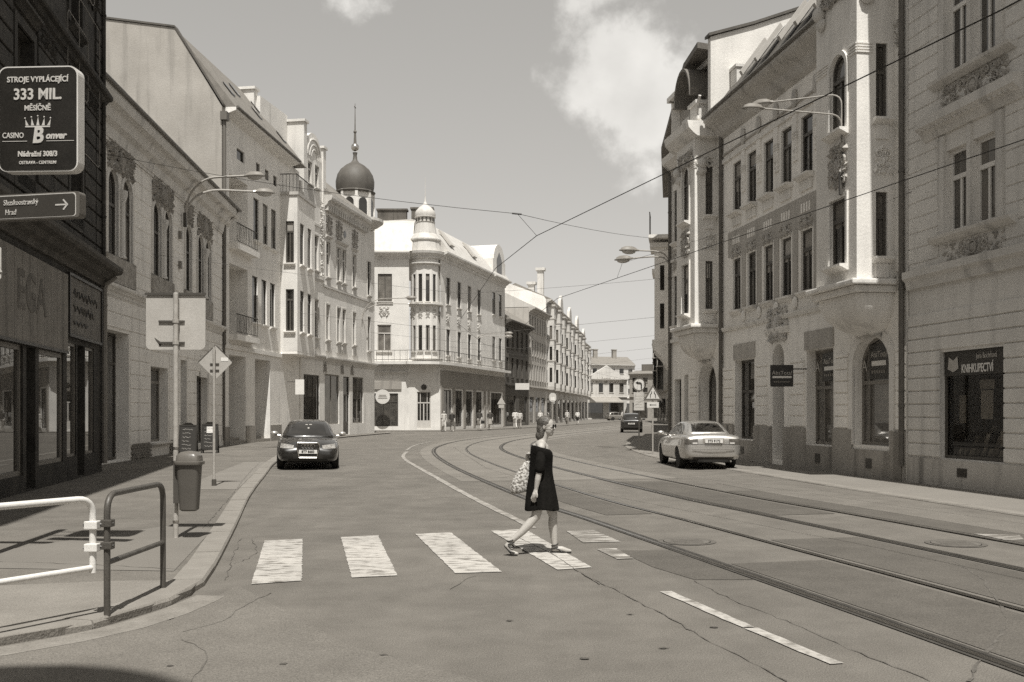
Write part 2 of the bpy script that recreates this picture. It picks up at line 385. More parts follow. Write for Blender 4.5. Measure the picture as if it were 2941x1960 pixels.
def window(p, o, detail=True):
    if 'glass' not in o and o.get('style', 'T') in ('T','H','single'): o['glass'] = GR.choice([GLASS, GLASS, GLASS, GLASS_MID, GLASS_MID, GLASS_LT])
    a, b, c, e = o['u0'], o['u1'], o['z0'], o['z1']; rd = o.get('rd', p.rd); st = o.get('style', 'T'); wd, ht = b-a, e-c
    fm = o.get('frame', FRAME_W); gm = o.get('glass', GLASS); name = 'door' if st == 'door' else ('shop_window' if st == 'shop' else 'window')
    y0, y1 = rd-.07, rd-.01; ft = o.get('ft', .07 if wd < 1.6 else .09)
    if not detail:
        mb = MB(); mb.poly([(a,rd-.02,c)] + [(x,rd-.02,z) for x, z in arch_pts(o, 6)] + [(b,rd-.02,c)])
        wn = p.part(name, mb, gm)
        if o.get('sill', True): sb = MB(); sb.box(a-.08, b+.08, -.1, .02, c-.12, c); p.part('sill', sb, o.get('trim', p.trim))
        return wn
    f = MB()
    inner = dict(o); loop_o = [(a,c)] + arch_pts(o, 12) + [(b,c)]
    io = dict(u0=a+ft, u1=b-ft, z0=c+ft, z1=e-ft, arch=max(0, o['arch']-ft*.3) if o['arch'] > 0 else 0)
    loop_i = [(io['u0'],io['z0'])] + arch_pts(io, 12) + [(io['u1'],io['z0'])]
    n = len(loop_o)
    for i in range(n):
        j = (i+1) % n; A, B, C, D = loop_o[i], loop_o[j], loop_i[j], loop_i[i]
        f.poly([(A[0],y0,A[1]),(B[0],y0,B[1]),(C[0],y0,C[1]),(D[0],y0,D[1])]); f.poly([(D[0],y0,D[1]),(C[0],y0,C[1]),(C[0],y1,C[1]),(D[0],y1,D[1])])
    tz = c + ht*o.get('transom', .68)
    if st in ('T', 'H', 'door') or o.get('bars'):
        if st == 'T' or st == 'H': f.box((a+b)/2-.035, (a+b)/2+.035, y0+.004, y1, c+ft, (tz if st == 'T' else e-ft-(o['arch']*.2)))
        if st in ('T', 'door'): f.box(a+ft, b-ft, y0-.012, y1, tz-.05, tz+.05)
        if st == 'door': f.box(a+ft, b-ft, y0+.004, y1, c+ft, c+ht*.22); f.box((a+b)/2-.05, (a+b)/2+.05, y0+.006, y1, c+ft, tz)
    for bx in o.get('vbars', []): f.box(a+wd*bx-.03, a+wd*bx+.03, y0+.003, y1, c+ft, e-ft-o['arch']*.25)
    if o.get('hbar'): f.box(a+ft, b-ft, y0-.006, y1, c+ht*o['hbar']-.05, c+ht*o['hbar']+.05)
    wn = p.part(name, f, fm)
    g = MB(); yy = rd-.03; g.poly([(a+.02,yy,c+.02)] + [(x,yy,z) for x, z in arch_pts(dict(o, z1=e-.02, u0=a+.02, u1=b-.02), 12)] + [(b-.02,yy,c+.02)])
    g.build('pane', gm, wn)
    if st in ('T','H','single') and gm is not GLASS_LT and GR.random() < .45 and o['arch'] == 0:
        cv = MB(); yc = rd-.034
        if GR.random() < .5: zb = e - ht*GR.uniform(.2,.6); cv.poly([(a+ft,yc,zb),(b-ft,yc,zb),(b-ft,yc,e-ft),(a+ft,yc,e-ft)])
        else:
            for x0, x1 in ((a+ft, a+ft+wd*GR.uniform(.12,.3)), (b-ft-wd*GR.uniform(.12,.3), b-ft)): cv.poly([(x0,yc,c+ft),(x1,yc,c+ft),(x1,yc,e-ft),(x0,yc,e-ft)])
        cv.build('curtain', paint(GR.choice([.18,.28,.4]),.8), wn)
    if st == 'door': h = MB(); h.tube([(a+wd*.62,y0-.05,c+ht*.33),(a+wd*.62,y0-.05,c+ht*.42)], .015, 6); h.build('handle', CHROME, wn)
    if o.get('sill', st in ('T','H')):
        sb = MB(); so = o.get('sill_out', .16); sb.ext_x([(.03,c),(.03,c-.16),(-.03,c-.16),(-so*.6,c-.1),(-so,c-.06),(-so,c-.005)], a-.1, b+.1); sb.build('sill', o.get('trim', p.trim), wn)
    sr = o.get('surround', 0)
    if sr:
        t = MB(); lo = [(a-sr,c)] + arch_pts(dict(o, u0=a-sr, u1=b+sr, z1=e+sr, arch=o['arch']+sr*.5 if o['arch'] > 0 else 0), 12) + [(b+sr,c)]
        li = [(a,c)] + arch_pts(o, 12) + [(b,c)]; yo = -.05
        for i in range(len(lo)-1):
            A, B, C, D = lo[i], lo[i+1], li[i+1], li[i]
            t.poly([(A[0],yo,A[1]),(B[0],yo,B[1]),(C[0],yo,C[1]),(D[0],yo,D[1])]); t.poly([(A[0],yo,A[1]),(A[0],.01,A[1]),(B[0],.01,B[1]),(B[0],yo,B[1])]); t.poly([(D[0],yo,D[1]),(C[0],yo,C[1]),(C[0],.02,C[1]),(D[0],.02,D[1])])
        t.build('surround', o.get('trim', p.trim), wn)
    if o.get('hood'):
        hd = MB(); z = e + sr + .12; hd.ext_x([(.02,z+.22),(.02,z),(-.05,z),(-.14,z+.09),(-.2,z+.12),(-.2,z+.18)], a-.2, b+.2); hd.build('hood_mould', o.get('trim', p.trim), wn)
    if o.get('apron'):
        ap = MB(); ap.box(a-.02, b+.02, -.05, .01, c-.16-o['apron'], c-.165); ap.build('apron', o.get('trim', p.trim), wn)
    return wn
Panel.trim = None
def house(name, label, PL, PR, group=None):
    a = math.atan2(PR[1]-PL[1], PR[0]-PL[0]); return thing(name, label, 'house', (PL[0], PL[1], 0), a, group)
# ------------------------------------------------------------------ the ground: road, tram track, pavements, paint
def catmull(pts, step=0.8):
    out = []; P = [Vector((p[0], p[1], 0)) for p in pts]; P = [P[0]*2-P[1]] + P + [P[-1]*2-P[-2]]
    for i in range(1, len(P)-2):
        n = max(2, int((P[i+1]-P[i]).length/step))
        for k in range(n):
            t = k/n; a, b, c, d = P[i-1], P[i], P[i+1], P[i+2]
            out.append(0.5*((2*b) + (c-a)*t + (2*a-5*b+4*c-d)*t*t + (3*b-a-3*c+d)*t**3))
    out.append(P[-2]); return out
def nrm(path, i):
    t = (path[min(i+1, len(path)-1)] - path[max(i-1, 0)]).normalized(); return Vector((t.y, -t.x, 0))    # to the right
def ribbon(path, w0, w1, z, jit=0.0, rn=None):
    mb = MB(); n = len(path)
    for i, p in enumerate(path):
        m = nrm(path, i); j = rn.uniform(-jit, jit) if jit else 0; j2 = rn.uniform(-jit, jit) if jit else 0
        a, b = p + m*(w0+j), p + m*(w1+j2); mb.v += [(a.x,a.y,z),(b.x,b.y,z)]
    mb.f += [(2*i,2*i+1,2*i+3,2*i+2) for i in range(n-1)]; return mb
def sheet(pts, z): return MB().poly([(x,y,z) for x, y in pts])
ASPH = mat('asphalt', 0.138, 0.9, 0.14, 1.6, 0.6, 45, grain=.34, spec=0.25, blot=.15, lane=.09)
ASPH_L = mat('asphalt_pale', 0.150, 0.9, 0.12, 1.6, 0.6, 45, grain=.3, spec=0.25, blot=.12)
ASPH_D = mat('asphalt_dark', 0.098, 0.88, 0.12, 1.6, 0.6, 45, grain=.3, spec=0.25, blot=.14)
TAR = mat('tar_joint', 0.05, 0.7, 0.3, 4, 0.3, 40)
CONC = mat('track_concrete', 0.175, 0.9, 0.12, 1.6, 0.35, 40, spec=0.25, blot=.12)
PAVE = mat('pavement_asphalt', 0.142, 0.92, 0.14, 1.2, 0.5, 40, spec=0.2, blot=.18, grain=.28)
PAVE_L = mat('pavement_concrete', 0.195, 0.92, 0.12, 1.6, 0.5, 40, spec=0.2, blot=.16, grain=.25)
KSTONE = mat('kerb_granite', 0.22, 0.9, 0.12, 3, 0.4, 40, spec=0.2)
GUTTER = mat('gutter_stone', 0.2, 0.9, 0.22, 2.5, 0.5, 30, spec=0.2)
WORN = mat('worn_white_paint', 0.42, 0.8, 0.12, 6.5, 0.3, 60, g2=0.145, thr=0.435, spec=0.25, soft=0.085, stretch=(.7,1.3,1), blot=.2, grain=.2)
WORN2 = mat('very_worn_white_paint', 0.42, 0.8, 0.1, 4.5, 0.3, 60, g2=0.135, thr=0.535, spec=0.25, soft=0.05, stretch=(.4,2.6,1), grain=.2)

struct('ground', sheet([(-1500,-300),(1500,-300),(1500,2600),(-1500,2600)], -0.02), mat('far_ground', 0.16, 0.95, 0.2, 0.02), 'flat ground of the town reaching to the horizon')
struct('road', sheet([(-60,-60),(60,-60),(90,260),(-60,260)], 0.0), ASPH, 'worn grey asphalt carriageway of the street')

RAIL_A = catmull([(8.8,-20),(4.75,0),(3.42,6.3),(2.72,9.4),(2.08,12.1),(1.25,15.6),(.22,19.8),(-1.83,30.7),(-3.25,41.2),(-3.55,49.5),(-2.8,59),(-.7,69),(1.6,78),(5.4,92),(10.4,112),(16,135),(22,160),(30,195),(44,255)], 0.8)
trk = struct('tram_track_bed', ribbon([p for p in RAIL_A if 24 < p.y < 250], -0.55, 5.05, 0.004), CONC, 'pale concrete bed of the double tram track')
for i, off in enumerate((0.0, 1.435, 3.03, 4.465)):
    r_ = MB(); n = len(RAIL_A)
    wd_ = (.075,.028,.075,.026)[i]
    tar = ribbon(RAIL_A, off-wd_, off+wd_+.035, 0.0085 + .0004*i).build('tar_joint', TAR, trk)
    hd = ribbon(RAIL_A, off-.035, off+.03, 0.0125 + .0004*i).build('rail_head', metal(0.3, 0.35), trk)
    gv = ribbon(RAIL_A, off+.03, off+.06, 0.0105 + .0004*i).build('rail_groove', BLACK, trk)
def patch(pts, z, m, label): return struct('asphalt_patch', sheet(pts, z), m, label)
patch([(-2.7,9.8),(-1.2,7.3),(1.2,5.0),(3.2,3.6),(4.6,1.5),(-2,1.0),(-6,3.6),(-4.4,6.3),(-3.4,7.3),(-2.8,8.2)], 0.004, ASPH_L, 'paler asphalt wedge along the corner kerb')
patch([G(*q(14,140,345)), G(*q(14,330,435)), G(*q(14,560,505)), G(*q(14,880,505)), G(*q(14,430,345))][::1], 0.0045, ASPH_D, 'dark asphalt repair beside the zebra and the rail')
def between(o0, o1, y0, y1, z, m, label): return struct('asphalt_patch', ribbon([p for p in RAIL_A if y0 < p.y < y1], o0, o1, z), m, label)
between(0.16, 1.32, 3.0, 11.5, 0.0055, ASPH_D, 'dark asphalt between the first two rails')
between(1.6, 2.9, 2.0, 13.2, 0.0055, ASPH_D, 'dark asphalt between the two tram tracks')
between(3.2, 4.3, 15.5, 24.2, 0.0055, ASPH_D, 'dark asphalt strip inside the far track')
between(4.63, 5.3, 10, 21, 0.0055, ASPH_D, 'dark asphalt strip along the outermost rail')
between(0.5, 1.32, 16, 23.5, 0.0055, ASPH_D, 'dark asphalt strip beside the thin rail')
between(5.32, 6.6, 2, 23, 0.004, ASPH_L, 'paler asphalt lane beyond the tram track')
# cracks
rn = random.Random(3)
def crack(pts, wd=0.012, z=0.0065, step=0.12, jit=0.02, label='thin crack winding through the asphalt'):
    p = catmull(pts, step)
    for v in p: v.x += rn.uniform(-jit, jit); v.y += rn.uniform(-jit, jit)
    mb = MB()
    for i, c in enumerate(p):
        m = nrm(p, i); ww = wd*rn.uniform(.08, .6)
        mb.v += [tuple(c - m*ww + Vector((0,0,z))), tuple(c + m*ww + Vector((0,0,z)))]
    mb.f += [(2*i,2*i+1,2*i+3,2*i+2) for i in range(len(p)-1)]
    return struct('asphalt_crack', mb, mat('crack_filling', .1, .85, .35, 12, .3, 40), label)
crack([G(*q(14,0,495)), G(*q(14,200,600)), G(*q(14,480,745)), G(*q(14,580,810)), G(*q(14,850,950)), G(*q(14,1050,1060))], .016, label='long crack in the road beside the white dashes')
crack([G(*q(14,550,510)), G(*q(14,780,620)), G(*q(14,1100,745)), G(*q(14,1400,880)), G(*q(14,1850,1060))], .012, label='crack between the white dashes and the rail')
crack([G(*q(12,1640,590)), G(*q(12,1580,740)), G(*q(12,1550,870))], .012, label='short crack beside the kerb')
crack([G(*q(12,1720,590)), G(*q(12,1745,690)), G(*q(12,1600,765))], .01, label='curled crack beside the first zebra stripe')
crack([G(*q(12,1240,1230)), G(*q(12,1530,1150)), G(*q(12,1650,1060)), G(*q(12,1850,960))], .012, label='crack running from the corner to the zebra')
crack([G(*q(12,1240,1280)), G(*q(12,1330,1310)), G(*q(12,1420,1400)), G(*q(12,1290,1568))], .012, label='crack running towards the shaded corner')
crack([G(*q(13,1400,690)), G(*q(13,1470,640)), G(*q(13,1560,600))], .012, label='short crack under the third zebra stripe')
crack([G(*q(11,540,1160)), G(*q(11,700,1240)), G(*q(11,860,1320)), G(*q(11,1010,1420)), G(*q(11,1250,1568))], .018, z=.0105, jit=.008, label='joint cutting through the fourth zebra stripe')
crack([G(*q(14,1960,400)), G(*q(14,2120,500)), G(*q(14,2200,620)), G(*q(14,2260,740)), G(*q(14,2140,910)), G(*q(14,2050,1060))], .03, z=.0075, label='tarred seam crossing the tram track')
for k, (x, y, a, b) in enumerate([(1.6,7.9,.06,.02),(-.02,8.15,.05,.018),(1.1,7.2,.06,.018),(-.9,7.0,.05,.016),(-1.55,6.75,.05,.02),(2.0,7.6,.07,.016),(.5,6.9,.06,.02),(-2.3,6.7,.04,.015),(1.0,8.4,.05,.015)]):
    struct('tar_spot', sheet([(x+.6*a*math.cos(t*.7854)*(1+.4*math.sin(t*3+k)), y+b*1.2*math.sin(t*.7854)*(1+.35*math.cos(t*2+k))) for t in range(8)], .0078), mat('tar_spot', .07, .9, .3, 20), 'small dark tar spot on the asphalt')

# zebra stripes and lines, as worn sheets of paint
def stripe(pts, m, label, z=0.0085):
    A, B, C, D = [Vector((p[0], p[1])) for p in pts]; mb = MB(); n = 60; r2 = random.Random(int(abs(A.x)*100))
    for i in range(n+1):
        t = i/n; l, r = A.lerp(D, t), B.lerp(C, t); dv = (r-l).normalized(); e = .006 if 0 < i < n else 0
        l = l - dv*r2.uniform(-e, e); r = r + dv*r2.uniform(-e*2, e)
        mb.v += [(l.x,l.y,z),(r.x,r.y,z)]
    mb.f += [(2*i,2*i+1,2*i+3,2*i+2) for i in range(n)]
    return struct('zebra_stripe', mb, m, label)
Q13 = lambda *a: [G(*q(13,x,y)) for x, y in a]
stripe(Q13((140,365),(400,352),(395,635),(50,660)), WORN, 'first white zebra stripe beside the kerb')
stripe(Q13((655,340),(910,328),(1040,600),(730,615)), WORN, 'second white zebra stripe with a ragged right edge')
stripe(Q13((1160,318),(1400,308),(1745,575),(1430,585)), WORN, 'third white zebra stripe, worn in the middle')
stripe(Q13((1670,298),(1900,285),(2353,545),(2120,562)), WORN, 'fourth white zebra stripe under the walking woman')
Q14 = lambda *a: [G(*q(14,x,y)) for x, y in a]
stripe([G(*q(11,960,1110)), G(*q(11,1200,1105)), G(*q(11,1425,1205)), G(*q(11,1110,1215))], WORN2, 'fifth zebra stripe, worn to thin lines')
stripe([G(*q(11,1225,1270)), G(*q(11,1390,1262)), G(*q(11,1540,1350)), G(*q(11,1400,1355))], WORN2, 'faded end of the fifth zebra stripe')
stripe(Q14((2080,255),(2330,262),(2353,285),(2250,290)), WORN2, 'faded rest of paint beyond the tram track')
edge = catmull([(-4.45,42),(-3.9,36),(-1.9,25.4),(-.68,19.2),(.08,15.7),(.3,14.6)], .5)
struct('edge_line', ribbon(edge, -.07, .07, .0085, .012, rn), mat('worn_line_paint', 0.34, 0.8, 0.1, 4, 0.3, 60, g2=0.16, thr=0.47, soft=.12), 'worn white edge line curving along the tram track')
struct('edge_line', ribbon(catmull([(-4.62,43.4),(-4.85,50),(-4.5,57)], .8), -.06, .06, .0085, .012, rn), WORN2, 'far stretch of the faded edge line')
for a, b, lb in (((1.46,9.46),(1.875,7.89),'first white dash beside the crack'), ((1.885,7.855),(2.2,6.75),'second white dash beside the crack')):
    struct('lane_dash', ribbon(catmull([a, ((a[0]+b[0])/2, (a[1]+b[1])/2), b], .15), -.055, .055, .0085, .008, rn), mat('worn_dash_paint', 0.42, 0.8, 0.1, 7, 0.3, 60, g2=0.16, thr=0.44, soft=.12), lb)
# manhole covers
def manhole(x, y, label):
    t = thing('manhole_cover', label, 'manhole cover', (x,y,0.006)); t2 = MB()
    t2.lathe([(.31,0),(.33,.003),(.38,.003),(.38,0)], seg=28); t2.build('rim', mat('cast_rim', .1, .85, .2, 8), t)
    d = MB(); d.lathe([(.3,0),(.3,.003),(.001,.003)], seg=28); d.build('lid', mat('cast_lid', .115, .85, .2, 6), t)
    for k in range(4): b = MB(); b.box(-.22+.02*abs(k-1.5), .22-.02*abs(k-1.5), -.15+.09*k, -.12+.09*k, .003, .006); b.build('rib', mat('cast_rim', .1, .85, .2, 8), t)
manhole(2.3, 13.1, 'round manhole cover beside the first rail'); manhole(5.75, 12.9, 'round manhole cover between the far rails')

# pavements with kerb stones
KL = catmull([(-30,-2.5),(-16,1.0),(-9,4.2),(-6,5.7),(-4.6,6.6),(-3.75,7.22),(-3.2,8.0),(-2.98,9.0),(-3.05,9.95),(-3.96,14.2),(-5.25,20),(-6.55,26.5),(-7.8,33),(-9.5,44),(-10.6,55),(-10.9,63),(-9.9,71.5),(-9.4,77),(-10.6,80.2),(-15,81.3),(-40,82)], .5)
KR = catmull([(15,-25),(11.2,-2),(9.75,7),(8.3,16.2),(7.25,22.5),(6.35,28.9),(5.75,33),(5.2,37.3),(5.2,43),(5.45,48),(6.2,53.5),(8.2,63),(11.5,78),(17.5,108),(23,140),(31,190),(40,240)], .5)
def resample(path, step):
    out = [path[0]]; acc = 0
    for a, b in zip(path[:-1], path[1:]):
        L_ = (b-a).length; t = step - acc
        while t <= L_: out.append(a.lerp(b, t/L_)); t += step
        acc = (acc + L_) % step
    return out
def pavement(name, kerb, side, back, m, label, ymin, ymax, KERB=KERB):
    path = [(p + nrm(kerb, i)*side*.04) for i, p in enumerate(kerb)]
    pts = [(p.x,p.y) for p in path] + back
    if side < 0: pts = pts
    mb = MB(); n = len(pts); mb.v = [(x,y,KERB-.004) for x, y in pts] + [(x,y,-.01) for x, y in pts]
    mb.f = [tuple(range(n)) if side > 0 else tuple(range(n))] + [(i,(i+1)%n,n+(i+1)%n,n+i) for i in range(n)]
    pv = mb.build(name, m, fix=True); tag(pv, label, kind='structure')
    near = [p for p in kerb if ymin < p.y < ymax]; rs = resample(near, 1.0); nr = random.Random(5)
    for a, b in zip(rs[:-1], rs[1:]):
        d = (b-a).normalized(); m2 = Vector((d.y, -d.x, 0))*side; g = .008; dz = nr.uniform(-.004, .006)
        A, B = a + d*g, b - d*g; wd = .30
        k = MB(); zt = KERB + .003 + dz
        c = [A, B, B + m2*wd, A + m2*wd]; ci = [A + m2*.02 , B + m2*.02]
        k.v = [(v.x,v.y,-.02) for v in c] + [(c[0].x,c[0].y,zt-.025),(c[1].x,c[1].y,zt-.025),(c[2].x,c[2].y,zt),(c[3].x,c[3].y,zt),(ci[0].x,ci[0].y,zt),(ci[1].x,ci[1].y,zt)]
        k.f = [(0,1,5,4),(4,5,9,8),(8,9,6,7),(1,2,6,9,5),(0,4,8,7,3),(2,3,7,6)]
        k.build('kerb_stone', KSTONE, pv, fix=True)
    far = [p for p in kerb if p.y >= ymax-.5]
    if len(far) > 2: fk = ribbon(far, 0 if side > 0 else -.3, .3 if side > 0 else 0, KERB+.001); fk.build('kerb', KSTONE, pv)
    return pv
pavL = pavement('pavement', KL, -1, [(-60,82),(-60,-2.5)], PAVE, 'asphalt pavement with granite kerb in front of the left houses', 3.5, 58)
pavR = pavement('pavement', KR, 1, [(70,240),(70,-25)], mat('pavement_right', .19, .92, .1, .5, .4, 40), 'pale pavement in front of the right houses', 4, 56, .03)
# pale concrete apron at the near corner, patched pavement strips
struct('pavement_apron', sheet([(-3.36,7.95),(-3.3,9.0),(-3.32,9.75),(-3.9,9.7),(-5.2,9.35),(-8.5,8.3),(-12,7.1),(-12,4),(-8.2,4.9),(-4.9,6.75),(-3.9,7.4)], KERB+.001), PAVE_L, 'pale concrete apron behind the corner kerb')
struct('pavement_strip', sheet([(-3.5,10.3),(-4.2,14),(-5.0,14.3),(-6.6,10.6)], KERB+.001), mat('pavement_patch', .16, .92, .1, .6, .4, 40), 'lighter strip of the asphalt pavement by the sign pole')
struct('pavement_strip', sheet([(-5.8,21),(-8.0,32.5),(-8.7,32.3),(-7.1,21)], KERB+.001), mat('pavement_patch2', .18, .92, .1, .6, .4, 40), 'pale strip of pavement along the kerb')
for pts, lb in (([(-3.45,10.4),(-4.9,10.8),(-7.2,11.2)],'joint across the pavement beside the sign pole'), ([(-5.3,15.2),(-6.9,15.6),(-8.4,15.4)],'crack across the pavement before the shopfront'), ([(-4.35,14.0),(-5.6,20),(-6.9,26),(-8.1,32)],'joint between kerb stones and pavement asphalt'), ([(-3.9,7.5),(-5.2,7.6),(-7.5,6.6)],'hairline crack in the concrete apron')): crack(pts, .012, KERB+.004, label=lb)
gp = [p for p in KL if -12 < p.x < -2.7 and p.y < 9.4]
gut = ribbon(gp, .015, .30, .006, .012, rn); struct('gutter', gut, GUTTER, 'light stone gutter along the corner kerb')
# pavement of the side-street corner and the far left side
KC = catmull([(-40,84),(-16,84),(-9,84.2),(-5.5,84.4),(-3.2,86.5),(-.8,94),(3.5,107),(7.4,122),(12.5,142),(22,185),(30,225)], .8)
pv2 = MB(); pp = [(p.x,p.y) for p in KC] + [(-60,225),(-60,84)]
pv2.v = [(x,y,KERB-.004) for x, y in pp] + [(x,y,-.01) for x, y in pp]; n_ = len(pp); pv2.f = [tuple(range(n_))] + [(i,(i+1)%n_,n_+(i+1)%n_,n_+i) for i in range(n_)]
o_ = pv2.build('pavement', mat('pavement_far', .15, .92, .12, .4, .3, 30), fix=True); tag(o_, 'far pavement in front of the white corner house', kind='structure')
ribbon(KC, -.3, 0, KERB+.001).build('kerb', KSTONE, o_)
# ------------------------------------------------------------------ houses on the left
def roof_prism(t, M, prof, u0, u1, m, name='roof'):       # prof in (y inward, z)
    mb = MB(); mb.ext_x(prof, u0, u1); return mb.build(name, m, t, M, fix=True)
ROOF_D = mat('roof_sheet_dark', 0.09, 0.6, 0.2, 1.5, 0.2, 10, streak=.2); ROOF_M = mat('roof_tile_grey', 0.2, 0.8, 0.15, 2.5, 0.4, 9, streak=.25)
ROOF_W = mat('roof_tin_pale', 0.52, 0.55, 0.08, 1.2, 0.1, 8, streak=.15); SOOT = mat('sooty_stucco', 0.040, 0.85, 0.5, 1.6, 0.7, 7, streak=.3)
SOOT2 = mat('dark_shopfront', 0.03, 0.45, 0.3, 2); GUT = mat('zinc_gutter', .12, .5, .2, 4)

# --- sooty house with the shopfront
PL, PR = W(-7.6,6), W(-11.91,28.9)
t = house('soot_house', 'soot-black old house above a shabby shopfront at the corner', PL, PR); p = Panel(t, PL, PR, 0, 17.5, .25); Panel.trim = SOOT
for a, b, z0, z1 in ((4.0,7.2,.45,3.05),(7.6,9.7,.45,3.05),(10.9,14.72,.42,3.05)): p.op(a, b, z0, z1, style='shop', glass=GLASS_SHOP, frame=paint(.16,.5), ft=.1, rd=.12, vbars=[.52])
p.op(14.95, 15.6, .1, 3.05, style='door', frame=SOOT2, glass=GLASS, rd=.75, sill=False)
p.op(15.85, 17.85, .55, 3.05, style='shop', glass=GLASS_SHOP, frame=paint(.16,.5), ft=.1, rd=.1)
p.op(18.2, 19.1, .62, 3.36, style='shop', glass=GLASS_SHOP, frame=paint(.14,.5), ft=.07, rd=.1)
p.op(19.22, 19.95, .1, 3.36, style='door', frame=SOOT2, glass=GLASS, rd=.9, sill=False)
p.op(20.05, 21.0, .62, 3.36, style='shop', glass=GLASS_SHOP, frame=paint(.14,.5), ft=.07, rd=.1)
for u in (2.2, 6.2, 10.2, 14.2, 18.4):
    p.op(u, u+1.15, 6.9, 9.4, rd=.3, frame=FRAME_D, surround=.18, apron=.5, hood=True); p.op(u, u+1.15, 11.0, 13.4, rd=.3, frame=FRAME_D, surround=.18, arch=.3)
p.wall(SOOT, depth=11); p.windows()
fm = mat('fascia_board', .20, .8, .16, 1.4, .15, 20, streak=.45)
k = 0; x = 9.2
while x < 18.0:                                     # the board fascia over the shop
    b = MB(); b.box(x, min(x+.52, 18.04)-.015, -.07, .01, 3.12, 4.92); p.part('board', b, fm); x += .525; k += 1
p.part('fascia_lettering_board', MB().box(9.2,18.04,-.09,.0,3.06,3.12), SOOT2)
lettering('EGA', 1.1, 14.05, -.075, 4.1, mat('faded_letters', .12, .8, .25, 6), t, p.M, bold=.015, sx=1.0, align='LEFT')
sp = p.part('sign_panel', MB().box(18.2,21.6,-.05,.0,3.55,4.95), mat('sign_panel_grey', .13, .7, .25, 2.2, .2, 20, streak=.4))
fr = MB()
for a in ((18.14,21.66,3.49,3.56),(18.14,21.66,4.94,5.01),(18.14,18.21,3.56,4.94),(21.59,21.66,3.56,4.94)): fr.box(a[0],a[1],-.09,.0,a[2],a[3])
fr.build('panel_frame', SOOT2, sp)
sw = MB(); r9 = random.Random(2)
for i, (z, n9, h9) in enumerate(((4.55,26,.13),(4.2,22,.12),(3.85,16,.06))): sw.tube([(18.6+.1*j+.05*math.sin(j*2.7), -.056, z+h9*math.sin(j*1.7+i)*r9.uniform(.4,1)) for j in range(n9)], .018, 5)
sw.build('faded_script', SOOT2, sp)
p.cornice(5.62, .5, .55, mat('sooty_ledge', .075, .9, .4, 2, .5, 10), ends=.05); p.cornice(10.3, .35, .3, SOOT); p.cornice(17.5, 1.1, .85, SOOT, ends=.1)
p.rustic(5.7, 16, .42, SOOT, .05, .05, 21.1, 21.95, 0); p.rustic(5.7, 10, .42, SOOT, .05, .05, 0, 21.0, .3, 1.4)
for u in (15.6, 19.75, 11.6): p.relief(u, u+1.6, 9.55, 9.95, SOOT, .09, 30, 3); p.relief(u+.2, u+1.5, 12.2, 13.6, SOOT, .12, 30, 8)
nt_ = paint(.16,.4)
for u0, u1, z0, z1 in ((17.0,20.3,12.2,13.1),(17.6,19.6,9.5,10.9),(18.7,20.9,8.2,11.6)):
    tb = MB(); tb.tube([(u0,-.16,z0),(u0,-.16,z1),(u0+.1,-.16,z1+.12),(u1-.1,-.16,z1+.12),(u1,-.16,z1),(u1,-.16,z0),(u1-.15,-.16,z0-.1),(u0+.6,-.16,z0-.1)], .014, 6); p.part('neon_tube', tb, nt_)
p.pipe(21.85, .3, 5.4, paint(.2,.5), .075)
p.pipe(21.75, 5.6, 17.0, SOOT, .06)
roof_prism(t, p.M, [(-.6,17.5),(5.5,21),(11,17.5)], 0, p.L, ROOF_D)

# --- two-storey house with paired arched windows
PL, PR = W(-13.17,29), W(-14.8,51.1)
t = house('stucco_house', 'two-storey stucco house with paired arched windows and heavy cornice', PL, PR); p = Panel(t, PL, PR, 0, 11.3, .32)
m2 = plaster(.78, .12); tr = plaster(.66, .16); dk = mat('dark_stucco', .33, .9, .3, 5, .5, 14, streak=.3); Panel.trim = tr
arch_u = [(3.9,4.9),(5.35,6.4),(8.85,9.9),(10.35,11.4),(13.5,14.5),(15.6,16.6),(17.0,18.05)]
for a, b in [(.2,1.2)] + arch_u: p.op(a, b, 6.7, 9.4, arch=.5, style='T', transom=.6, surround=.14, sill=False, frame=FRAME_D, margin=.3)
p.op(3.85, 6.1, .1, 4.3, style='shop', hbar=.76, vbars=[.35], frame=FRAME_D, glass=GLASS_SHOP, rd=.5, sill=False, margin=.1)
p.op(8.65, 10.95, .57, 3.35, style='shop', frame=paint(.2,.5), glass=GLASS_SHOP, rd=.4, hbar=.8, sill=True, margin=.12)
p.op(12.8, 13.8, .1, 3.8, style='door', frame=FRAME_D, rd=.4, margin=.1)
p.op(15.45, 17.45, .3, 3.25, style='shop', frame=FRAME_D, glass=GLASS_SHOP, rd=.35, vbars=[.5], margin=.1)
p.wall(m2, depth=11); p.windows()
p.rustic(.55, 5.4, .48, m2, .03, .028, 0, None, .05, 2.4); p.rustic(5.95, 10.2, .52, m2, .022, .024, 0, None, .2, 2.2)
p.cornice(5.75, .35, .22, tr); p.cornice(11.45, 1.15, .72, tr, ends=.15); p.band(10.2, 10.3, .06, tr)
for i, (a, b) in enumerate(((3.75,6.6),(8.7,11.55),(13.3,14.7),(15.45,18.2))):
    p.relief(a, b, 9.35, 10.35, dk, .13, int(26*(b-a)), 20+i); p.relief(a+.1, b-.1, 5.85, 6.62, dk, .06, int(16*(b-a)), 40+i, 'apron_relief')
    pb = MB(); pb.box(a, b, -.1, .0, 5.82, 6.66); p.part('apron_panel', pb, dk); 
    c = (a+b)/2
    if b-a > 2: cp = MB(); cp.lathe([(.14,6.7),(.09,6.8),(.085,8.5),(.16,8.75),(.16,8.9)], (c,-.08,0), 10); p.part('colonnette', cp, tr, smooth=True)
k = 0
